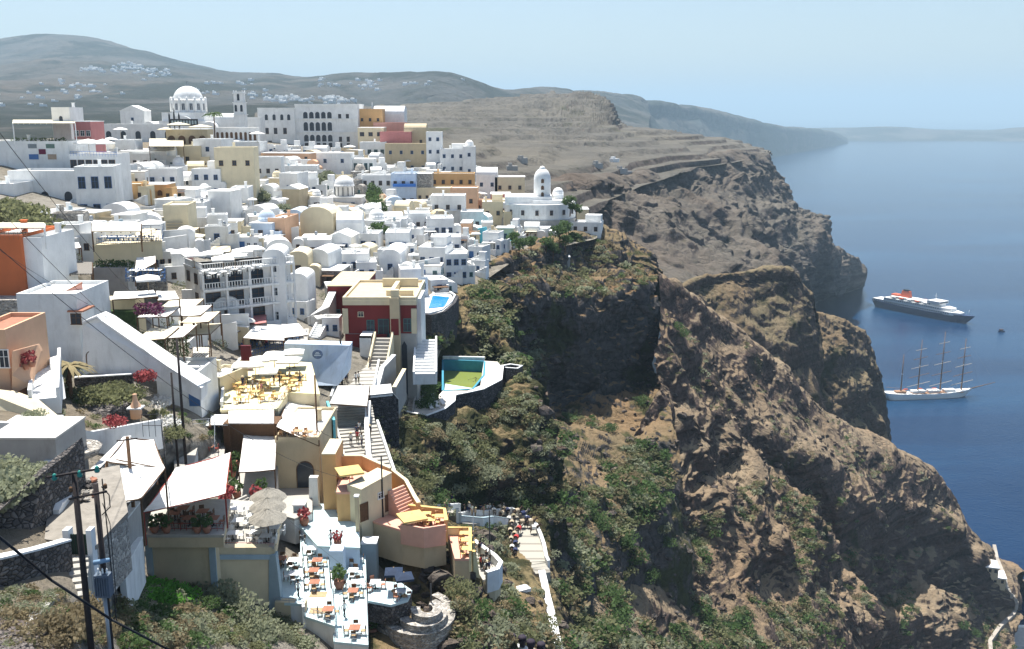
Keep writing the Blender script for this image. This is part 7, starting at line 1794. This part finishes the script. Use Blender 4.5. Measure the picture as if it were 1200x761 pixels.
# path surface round the bend
def road(pts, w, name, mat, off=.25):
    pp = []
    for (a, b), (c, d) in zip(pts[:-1], pts[1:]):
        for k in range(5): pp.append((a + (c - a) * k / 5, b + (d - b) * k / 5))
    pp.append(pts[-1]); dense = [p for p in (gp(a, b) for a, b in pp) if p is not None]
    for _ in range(8): 
        for i in range(1, len(dense) - 1): dense[i].z = (dense[i - 1].z + dense[i].z * 2 + dense[i + 1].z) / 4
    o_ = dense[0].copy(); m = MB(); m.ribbon([p - o_ for p in dense], w, -3, off); ob = m.build(name, mat, loc=o_); ob['kind'] = 'structure'
    return dense
RP = road([(520, 604), (545, 611), (570, 612), (598, 612), (612, 622), (620, 640), (624, 660), (630, 676)], 4.0, 'donkey_path', stripe_mat('cobble_steps', (.36, .34, .29), (.22, .2, .17), .4, 1, .8), .5)
def offs(path, d, dz=.5):
    out = []
    for i, p in enumerate(path):
        t = path[min(i + 1, len(path) - 1)] - path[max(i - 1, 0)]; t.z = 0; t.normalize(); out.append(p + Vector((-t.y, t.x, 0)) * d + Vector((0, 0, dz)))
    return out
wall(offs(RP, 2.1)[::3], .4, .8, WHITE2, 'curving pale parapet on the outer side of the donkey stairway', WHITE2, 'parapet_wall', 'wall', down=2)
wall(offs(RP[:24], -2.1)[::3], .4, .7, WHITE2, 'curving pale parapet on the inner side of the donkey stairway', BLUEGR, 'parapet_wall', 'wall', down=2)
P2 = [p for p in (gp(a, b, .3) for a, b in ((634, 672), (638, 690), (641, 705), (645, 722), (650, 745), (656, 775))) if p is not None]
wall(P2, .9, .5, WHITE2, 'long pale wall running straight down the scrub slope', WHITE2, 'slope_wall', 'wall', down=2)
# round lower landing with people
lp = [onz(a, b, 199.5) for a, b in ((556, 642), (566, 650), (580, 660), (587, 668), (583, 676), (570, 680))]
deck([(553, 640), (566, 646), (582, 658), (587, 668), (580, 676), (566, 680), (556, 664)], 199.4, 3, PAVE, 'rounded lower landing full of people', 'landing', 'landing', edge=SAND)
wall(lp, .4, .9, WHITE2, 'curved white parapet round the lower landing', WHITE, 'parapet_wall', 'wall')
# crowd
tops = ['white', 'black', 'blue', 'red', 'beige', 'pink', 'khaki', 'navy', 'green', 'white', 'black', 'white', 'navy']; bots = ['navy', 'khaki', 'black', 'beige']
def crowd(pts, where, n, spread, zoff=.5, zfix=None):
    for k in range(n):
        a, b = random.choice(pts); a += random.uniform(-spread, spread); b += random.uniform(-spread * .5, spread * .5)
        if zfix is not None: P = onz(a, b, zfix)
        else:
            P = gp(a, b)
            if P is None: continue
            q = min(RP, key=lambda r_: (r_ - P).length); P.z = max(P.z, q.z + zoff) if (q - P).length < 2.6 else P.z
        person(P, random.uniform(0, 6.28), random.choice(['stand', 'walk', 'stand']), random.choice(tops), random.choice(bots), random.choice([0, 1, 2]), where, 'people ' + where)
crowd([(525, 604), (532, 603), (540, 606), (548, 603), (553, 608), (566, 604), (575, 601)], 'on the donkey stairway', 34, 5)
crowd([(563, 652), (570, 660), (576, 668), (566, 668), (572, 672)], 'on the lower landing', 12, 4, zfix=199.4)
k = 0
for a, b, rz in [(585, 600, 1.2), (590, 604, 1.5), (595, 606, 1.8), (588, 610, 1.0), (596, 614, 1.4), (602, 612, 1.7), (606, 607, .6), (613, 608, .5), (618, 614, .3), (622, 622, .2), (600, 620, 1.5), (598, 626, 1.6), (603, 630, 1.4), (599, 636, 1.5), (604, 641, 1.6), (600, 646, 1.5), (605, 634, 1.3), (612, 620, .3), (626, 630, .1), (579, 603, 1.8), (604, 650, 1.5), (608, 625, 1.2)]:
    P = gp(a, b + 3)
    if P is None: continue
    q = min(RP, key=lambda r_: (r_ - P).length); P.z = max(P.z, q.z + .5) if (q - P).length < 2.6 else P.z
    donkey(P, rz + math.pi / 2, k, random.choice(['white', 'beige', 'khaki', 'navy', 'beige', 'red']), 'waiting on the path'); k += 1
# people on the stairs by the red villa and under the canopy
def on_line(p0, p1, n, where, wd=2.0):
    for _ in range(n):
        t = random.random(); p = Vector(p0).lerp(Vector(p1), t) + Vector((random.uniform(-wd, wd), 0, .15)); person(p, random.uniform(-.5, 3.5), random.choice(['walk', 'stand']), random.choice(tops), random.choice(bots), random.choice([0, 1, 2]), where, 'people ' + where)
on_line(W3(412, 470, 134), W3(430, 398, 166), 20, 'on the villa stairway', 2.2)
on_line(W3(433, 545, 115), W3(418, 505, 123), 7, 'on the wide steps', 1.5)
crowd([(290, 408), (300, 402), (315, 400), (330, 398), (345, 396), (310, 408)], 'under the bar awnings', 18, 6, zfix=214.4)
crowd([(235, 430), (240, 420), (245, 412), (232, 440)], 'in the narrow alley', 8, 3, zfix=213.8)
crowd([(110, 300), (130, 275)], 'on the left terraces', 0, 3)
for a, b in ((150, 425), (185, 410), (205, 415), (215, 405)): crowd([(a, b)], 'under the cream pergolas', 2, 8, zfix=215.5)
for a, b in ((290, 455), (320, 452), (345, 448), (300, 462)): crowd([(a, b)], 'on the yellow terrace', 2, 8, zfix=214.8)
crowd([(390, 715), (372, 650), (345, 690)], 'on the blue terraces', 0, 4, zfix=204)
for a, b, z_ in ((404, 724, 204.0), (388, 640, 206.2), (350, 700, 205.8)): person(onz(a, b, z_), 1.0, 'walk', 'white', 'black', 0, 'serving on the blue terraces', 'waiters')
# dark pots on the low wall at the bottom
bw = [onz(a, b, 193.5) for a, b in ((540, 742), (575, 752), (612, 762), (650, 775))]
wall(bw, .5, .3, STONED, 'low dark wall with pale coping at the frame bottom', WHITE2, 'low_wall', 'wall', down=3)
for i, (a, b) in enumerate(((547, 737), (557, 739), (581, 746), (600, 750), (622, 757), (634, 760), (612, 752))):
    P = onz(a, b + 3, 194.2); m = MB(); m.lathe([(.3, -.6), (.3, .2), (.45, .3), (.48, .8), (.4, .95), (.1, 1.0)], 10); o = m.build('dark_urn', BLACK if 0 else paint('dark_purple_urn', (.03, .022, .035)), loc=P); say(o, 'dark round urn on the low wall', 'urn', 'urns on the low wall at the bottom')

# ---- scrub
SG = leafmat('scrub_olive', (.21, .22, .11), .35, .4, .55); SG2 = leafmat('scrub_grey_green', (.30, .32, .21), .3, .4, .55); SG3 = leafmat('scrub_dark', (.09, .15, .05), .35, .4, .5); SB = leafmat('scrub_brown', (.27, .22, .13), .3, .4)
SMATS = [SG, SG2, SG3, SB]
protos = {}
def clump_np(seed, n=70, size=.12):
    rs = np.random.RandomState(seed)
    d = rs.normal(size=(n, 3)); d /= np.linalg.norm(d, axis=1)[:, None]; d[:, 2] = np.abs(d[:, 2]); rr = rs.uniform(.45, 1.0, n) ** .5
    lob = rs.uniform(-.35, .35, (4, 3)); lob[:, 2] = np.abs(lob[:, 2]) * .5
    c = d * rr[:, None] * np.array([.75, .75, .62]) + lob[rs.randint(0, 4, n)]
    a = rs.normal(size=(n, 3)); a /= np.linalg.norm(a, axis=1)[:, None]; b = np.cross(a, rs.normal(size=(n, 3))); b /= np.linalg.norm(b, axis=1)[:, None]
    s = size * rs.uniform(.7, 1.4, n)[:, None]
    return np.stack([c - a * s, c + b * s * .7, c + a * s, c - b * s * .7], 1)          # n,4,3
def scatter(name, region, n, smin, smax, weights, seed, leafn=70, leaf=.13, thr=None, nsc=.06, desc=None, maxslope=.35, avoid=()):
    rs = np.random.RandomState(seed); groups = [[] for _ in SMATS]
    pr = [clump_np(seed * 7 + k, leafn, leaf) for k in range(6)]
    xs, ys = [p[0] for p in region], [p[1] for p in region]; made = 0; tries = 0
    def inside(x, y):
        c = False; j = len(region) - 1
        for i in range(len(region)):
            if ((ys[i] > y) != (ys[j] > y)) and (x < (xs[j] - xs[i]) * (y - ys[i]) / (ys[j] - ys[i]) + xs[i]): c = not c
            j = i
        return c
    while made < n and tries < n * 12:
        tries += 1
        a, b = rs.uniform(min(xs), max(xs)), rs.uniform(min(ys), max(ys))
        if not inside(a, b): continue
        if any(x0 < a < x1 and y0 < b < y1 for x0, y0, x1, y1 in avoid): continue
        dirv = (Vector(K(a, b, 100.)) - _o).normalized(); loc, nrm, _, _ = GROUND.ray_cast(_o, dirv)
        if loc is None or abs(nrm.z) < maxslope: continue
        if thr is not None and fbm(np.array([[loc.x, loc.y, loc.z]]) * nsc + seed, 3)[0] < thr: continue
        s = rs.uniform(smin, smax) * (1 if rs.rand() < .8 else 1.6); g = rs.choice(len(SMATS), p=weights)
        t = rs.uniform(0, 6.28); R_ = np.array([[math.cos(t), -math.sin(t), 0], [math.sin(t), math.cos(t), 0], [0, 0, 1]])
        groups[g].append((pr[rs.randint(6)] @ R_.T) * np.array([s, s, s * rs.uniform(.7, 1.05)]) + np.array([loc.x, loc.y, loc.z - .05 * s])); made += 1
    vs = np.concatenate([np.concatenate(g_) for g_ in groups if g_]).reshape(-1, 3); nf = len(vs) // 4
    mi = np.concatenate([np.full(sum(len(x) for x in g_), i) for i, g_ in enumerate(groups) if g_])
    me = bpy.data.meshes.new(name); me.vertices.add(len(vs)); me.vertices.foreach_set('co', vs.reshape(-1).astype(np.float32))
    me.loops.add(nf * 4); me.loops.foreach_set('vertex_index', np.arange(nf * 4, dtype=np.int32)); me.polygons.add(nf); me.polygons.foreach_set('loop_start', np.arange(0, nf * 4, 4, dtype=np.int32))
    for m_ in SMATS: me.materials.append(m_)
    me.polygons.foreach_set('material_index', mi.astype(np.int32)); me.update()
    o = bpy.data.objects.new(name, me); link(o); tag(o, desc, None, None, 'stuff'); print(name, made, tries)
AV = ((600, 612, 645, 690), (520, 598, 612, 618))
scatter('scrub_undergrowth', [(432, 500), (450, 470), (520, 500), (590, 455), (640, 470), (655, 600), (655, 761), (500, 761), (520, 690), (560, 690), (530, 640), (470, 640), (450, 600)], 950, .6, 1.4, [.34, .38, .1, .18], 3, 130, .12, -.08, .08, maxslope=.3, avoid=AV)
scatter('slope_undergrowth', [(510, 395), (560, 330), (600, 330), (640, 440), (600, 450), (530, 420), (500, 400)], 350, .9, 2.0, [.4, .3, .2, .1], 4, 70, .17, -.05, .08, maxslope=.6)
scatter('ravine_undergrowth', [(655, 490), (760, 490), (800, 600), (860, 680), (1000, 761), (655, 761)], 1250, .8, 2.2, [.34, .2, .3, .16], 5, 90, .14, .03, .05, maxslope=.6)
scatter('cap_undergrowth', [(600, 300), (700, 275), (770, 320), (760, 340), (690, 350), (600, 350)], 260, .7, 1.6, [.3, .3, .1, .3], 6, 60, .17, None, .05, maxslope=.75)
scatter('ridge_undergrowth', [(780, 330), (840, 370), (960, 480), (1100, 565), (1130, 620), (1050, 620), (960, 560), (860, 500), (780, 440)], 700, .4, 1.1, [.3, .25, .1, .35], 8, 40, .2, 0, .05, maxslope=.6)
scatter('lower_undergrowth', [(820, 600), (900, 560), (1120, 620), (1190, 761), (880, 761)], 800, .7, 1.7, [.35, .2, .25, .2], 9, 50, .18, .05, .04, maxslope=.62)
scatter('near_undergrowth', [(140, 761), (135, 710), (165, 690), (250, 690), (330, 725), (370, 761)], 300, .5, 1.0, [.2, .5, .1, .2], 10, 220, .1, -.15, .2)
scatter('dry_grass_undergrowth', [(0, 690), (70, 690), (130, 700), (150, 720), (150, 761), (0, 761)], 130, .25, .6, [.15, .25, .05, .55], 12, 160, .1, None, .2)
scatter('gap_undergrowth', [(60, 440), (240, 470), (330, 560), (300, 600), (100, 520), (60, 500)], 90, .4, .9, [.35, .3, .2, .15], 13, 120, .12, None, .2)
# single shrubs that stand out
def shrub(px, py, s, mat, desc, n=420, seed=1, flat=.8):
    P = gp(px, py)
    if P is None: return
    m = MB(); rnd = random.Random(seed)
    for k in range(6):
        a = rnd.uniform(0, 6.3); q = rnd.uniform(.1, .5) * s
        leaf_cloud(m, (math.cos(a) * q, math.sin(a) * q, s * flat * rnd.uniform(.25, .55)), (s * .6, s * .6, s * .45 * flat), n // 6, .09 * s if s < 2.5 else .07 * s, seed * 9 + k, shell=.4)
    say(m.build('shrub', mat, loc=P), desc, 'shrub', 'single shrubs on the slopes', at=P + Vector((0, 0, s / 2)))
for i, (a, b, s, mt) in enumerate(((455, 640, 3.2, 1), (475, 648, 2.8, 0), (510, 592, 3.0, 2), (498, 570, 2.5, 0), (555, 575, 3.0, 0), (575, 560, 3.2, 1), (612, 596, 2.6, 2), (600, 580, 3.0, 0), (715, 505, 3.2, 2), (705, 620, 3.8, 2), (730, 640, 4.0, 2), (745, 660, 4.2, 2), (760, 680, 3.8, 2), (715, 700, 3.4, 2), (720, 735, 4.0, 2), (690, 600, 3.4, 2), (755, 475, 3.5, 2), (1055, 735, 4.2, 2), (1130, 735, 4, 2), (1140, 745, 4, 2), (800, 395, 3.5, 2), (792, 385, 3.2, 2), (250, 700, 2.2, 1), (268, 715, 2.6, 1), (285, 735, 2.8, 1), (300, 750, 2.6, 1), (240, 715, 1.4, 2), (225, 745, 1.6, 1), (190, 725, 1.5, 2), (545, 700, 2.4, 0), (560, 720, 2.4, 2), (580, 740, 2.2, 1), (605, 720, 2.6, 2), (560, 455, 2.6, 0), (640, 735, 2.6, 0), (780, 640, 3, 2), (820, 640, 3, 0), (530, 520, 3.2, 0), (545, 540, 3.0, 1))):
    shrub(a, b, s, SMATS[mt], ['olive green shrub on the slope', 'grey green shrub on the slope', 'dark green shrub on the slope'][mt], seed=i + 1)
for i, (a, b, s) in enumerate(((165, 700, 1.6), (178, 690, 1.8), (192, 694, 1.8), (206, 700, 1.7), (218, 703, 1.6), (185, 703, 1.6), (200, 708, 1.4))): shrub(a, b, s, leafmat('bright_creeper', (.14, .36, .05), .3), 'bright green creeper below the beige wall', seed=60 + i, flat=.5)
for i, (a, b, s, mt) in enumerate(((95, 745, 1.6, 3), (110, 730, 1.4, 3), (75, 750, 1.5, 3), (60, 740, 1.3, 3), (100, 715, 1.2, 3), (160, 735, 1.2, 3), (205, 745, 1.1, 3), (120, 750, 1.5, 3), (85, 730, 1.2, 3))): shrub(a, b, s, SB, 'dry reddish brown bush near the poles', seed=80 + i, n=600)
def rootedshrub(P, s, mat, desc, seed, name='shrub', flat=.8):
    m = MB(); rnd = random.Random(seed)
    for k in range(6): a = rnd.uniform(0, 6.3); q = rnd.uniform(.1, .5) * s; leaf_cloud(m, (math.cos(a) * q, math.sin(a) * q, s * flat * rnd.uniform(.25, .5)), (s * .6, s * .6, s * .4 * flat), 110, .08 * s, seed * 9 + k, shell=.4)
    say(m.build(name, mat, loc=P), desc, 'shrub')
for i, (a, b, D_, s) in enumerate(((-5, 592, 54, 2.2), (15, 578, 56, 2.2), (30, 566, 57.5, 1.7), (42, 556, 59, 1.2), (5, 560, 60, 2.0))): rootedshrub(W3(a, b, D_), s, SG2, 'grey green scrub on top of the tall stone wall', 100 + i)
for i, (a, b, D_, s) in enumerate(((95, 470, 98, 2.2), (108, 474, 98, 2.6), (122, 473, 98, 2.8), (136, 474, 98, 2.6), (148, 468, 99, 2.2), (130, 462, 101, 2.0))): rootedshrub(W3(a, b, D_), s, SG, 'green garden shrub behind the stone garden wall', 110 + i)
for i, (a, b, D_, s) in enumerate(((10, 250, 160, 4.5), (28, 258, 150, 4.5), (45, 270, 142, 4.2), (-8, 255, 155, 4.5), (60, 285, 135, 3.2), (55, 300, 130, 3.0), (64, 308, 128, 2.5))): rootedshrub(W3(a, b + 4, D_), s, SG, 'big olive scrub mound above the orange house', 120 + i)
for i, (a, b, D_, s) in enumerate(((500, 462, 145, 2.6), (506, 472, 142, 2.2), (498, 478, 138, 2.4), (510, 455, 148, 2.0))): rootedshrub(onz(a, b, zP - .3), s, SG3, 'dark green bush beside the pool steps', 130 + i)
palm(W3(84, 478, 97), 4.5, 2.8, 'dry yellowish palm beside the outside stairs', mat=paint('dry_palm', (.25, .2, .1)), seed=3)
palm(W3(80, 468, 99), 3.5, 2.4, 'smaller dry palm behind the first', mat=SG2, seed=6)
rootedshrub(W3(170, 446, 101), 1.8, FLOWER, 'pink flowering bush under the end of the sloping wall', 140); rootedshrub(W3(133, 500, 84), 1.4, FLOWER, 'pink flowered bush by the pale parapet', 141)
rootedshrub(W3(40, 492, 80), 1.2, SG2, 'small spiky plant above the turquoise trough', 143)
for i, (a, b) in enumerate(((188, 475), (190, 490), (196, 500), (205, 512))): rootedshrub(W3(a, b, 103 - i * 2), 1.6, SG if i % 2 else CLO['white'], 'trailing plant on the rubble wall', 150 + i)
# boulders as one mass
rs = np.random.RandomState(3); m = MB(); nb = 0
for _ in range(900):
    a, b = rs.uniform(480, 1000), rs.uniform(420, 761)
    dirv = (Vector(K(a, b, 100.)) - _o).normalized(); loc, nrm, _, _ = GROUND.ray_cast(_o, dirv)
    if loc is None or (600 < a < 645 and 600 < b < 690) or (a < 620 and b < 620): continue
    s = rs.uniform(.25, .9) * (1.8 if rs.rand() < .1 else 1); m.blob((loc.x, loc.y, loc.z + s * .2), (s, s * rs.uniform(.6, 1), s * rs.uniform(.5, .9)), nb, 6, 4, amp=.28); nb += 1
o = m.build('scattered_rocks', terrain_mat('boulder_rock', (.16, .13, .11), (.2, .17, .14), (.10, .085, .08), (.17, .15, .14))); o['kind'] = 'stuff'
m = MB()
for k in range(320):
    P = W3(rs.uniform(-10, 75), rs.uniform(725, 775), rs.uniform(38, 43)); g = gz(P.x, P.y); P.z = (g if g else P.z) + .05; s = rs.uniform(.08, .28); m.blob(tuple(P), (s, s, s * .8), k, 6, 4, amp=.25)
o = m.build('rubble', terrain_mat('rubble_rock', (.3, .27, .25), (.2, .17, .16), (.18, .16, .15), (.3, .27, .25), bs=3)); o['kind'] = 'stuff'
# bits and pieces on the slope
for a, b, ds in ((613, 692, 'small white tank lying in the scrub'), (672, 695, 'white sheet of rubbish on the slope'), (684, 667, 'pale slab among rocks on the slope')):
    P = gp(a, b)
    if P: m = MB(); m.box(-.9, .9, -.6, .6, -.1, .35); m.box(-.7, .7, -.7, .7, .35, .42); say(m.build('debris', WHITE2, loc=P, rz=.5), ds, 'debris')
resolve_labels()
for o in list(SC.objects):
    if o.parent is None and o.type in ('EMPTY', 'MESH') and 'kind' not in o and not o.get('label'): print('NOLABEL', o.name)
for k in list(bpy.data.objects.keys()):
    if k.startswith('x') : print('stray', k)
# ---------------------------------------------------------------- light, sky, haze, camera
SUN_EL, SUN_AZ = math.radians(71), math.radians(-26)      # azimuth measured from +Y (view direction), negative = to the left
w = bpy.data.worlds.new("World"); SC.world = w; w.use_nodes = True
nt = w.node_tree; bg = nt.nodes['Background']
sky = nt.nodes.new('ShaderNodeTexSky'); sky.sky_type = 'NISHITA'; sky.sun_disc = False
sky.sun_elevation = SUN_EL; sky.sun_rotation = SUN_AZ; sky.altitude = 200; sky.air_density = 1.0; sky.dust_density = 1.6; sky.ozone_density = .8
nt.links.new(sky.outputs[0], bg.inputs[0]); bg.inputs[1].default_value = .079
sl = bpy.data.lights.new('sun', 'SUN'); sl.energy = 4.8; sl.angle = math.radians(.53); sl.color = (1, .965, .9)
so = bpy.data.objects.new('sun', sl); link(so)
d = Vector((math.sin(SUN_AZ) * math.cos(SUN_EL), math.cos(SUN_AZ) * math.cos(SUN_EL), math.sin(SUN_EL)))
so.rotation_euler = (-d).to_track_quat('-Z', 'Y').to_euler()
# haze
m = bpy.data.materials.new('haze'); m.use_nodes = True; nt = m.node_tree
for n in list(nt.nodes): nt.nodes.remove(n)
out = nt.nodes.new('ShaderNodeOutputMaterial'); v = nt.nodes.new('ShaderNodeVolumePrincipled')
v.inputs['Color'].default_value = (.57, .80, .98, 1); v.inputs['Density'].default_value = HAZE_D; v.inputs['Anisotropy'].default_value = .1
nt.links.new(v.outputs[0], out.inputs['Volume'])
mb = MB(); mb.box(-91000, 91000, -21000, 91000, -70, 900)
hz = mb.build('haze', m); hz['kind'] = 'stuff'
cam = bpy.data.cameras.new('camera'); co = bpy.data.objects.new('camera', cam); link(co)
co.location = (0, 0, H); co.rotation_euler = (math.pi / 2 - PITCH, 0, 0)
cam.sensor_width = 36; cam.lens = 36 * F / 1200; cam.clip_end = 200000; cam.clip_start = .5
SC.camera = co
SC.view_settings.view_transform = 'Standard'; SC.view_settings.look = 'None'; SC.view_settings.gamma = 1
SC.view_settings.exposure = EXPO
SC.cycles.max_bounces = 6; SC.cycles.diffuse_bounces = 3; SC.cycles.volume_bounces = 0
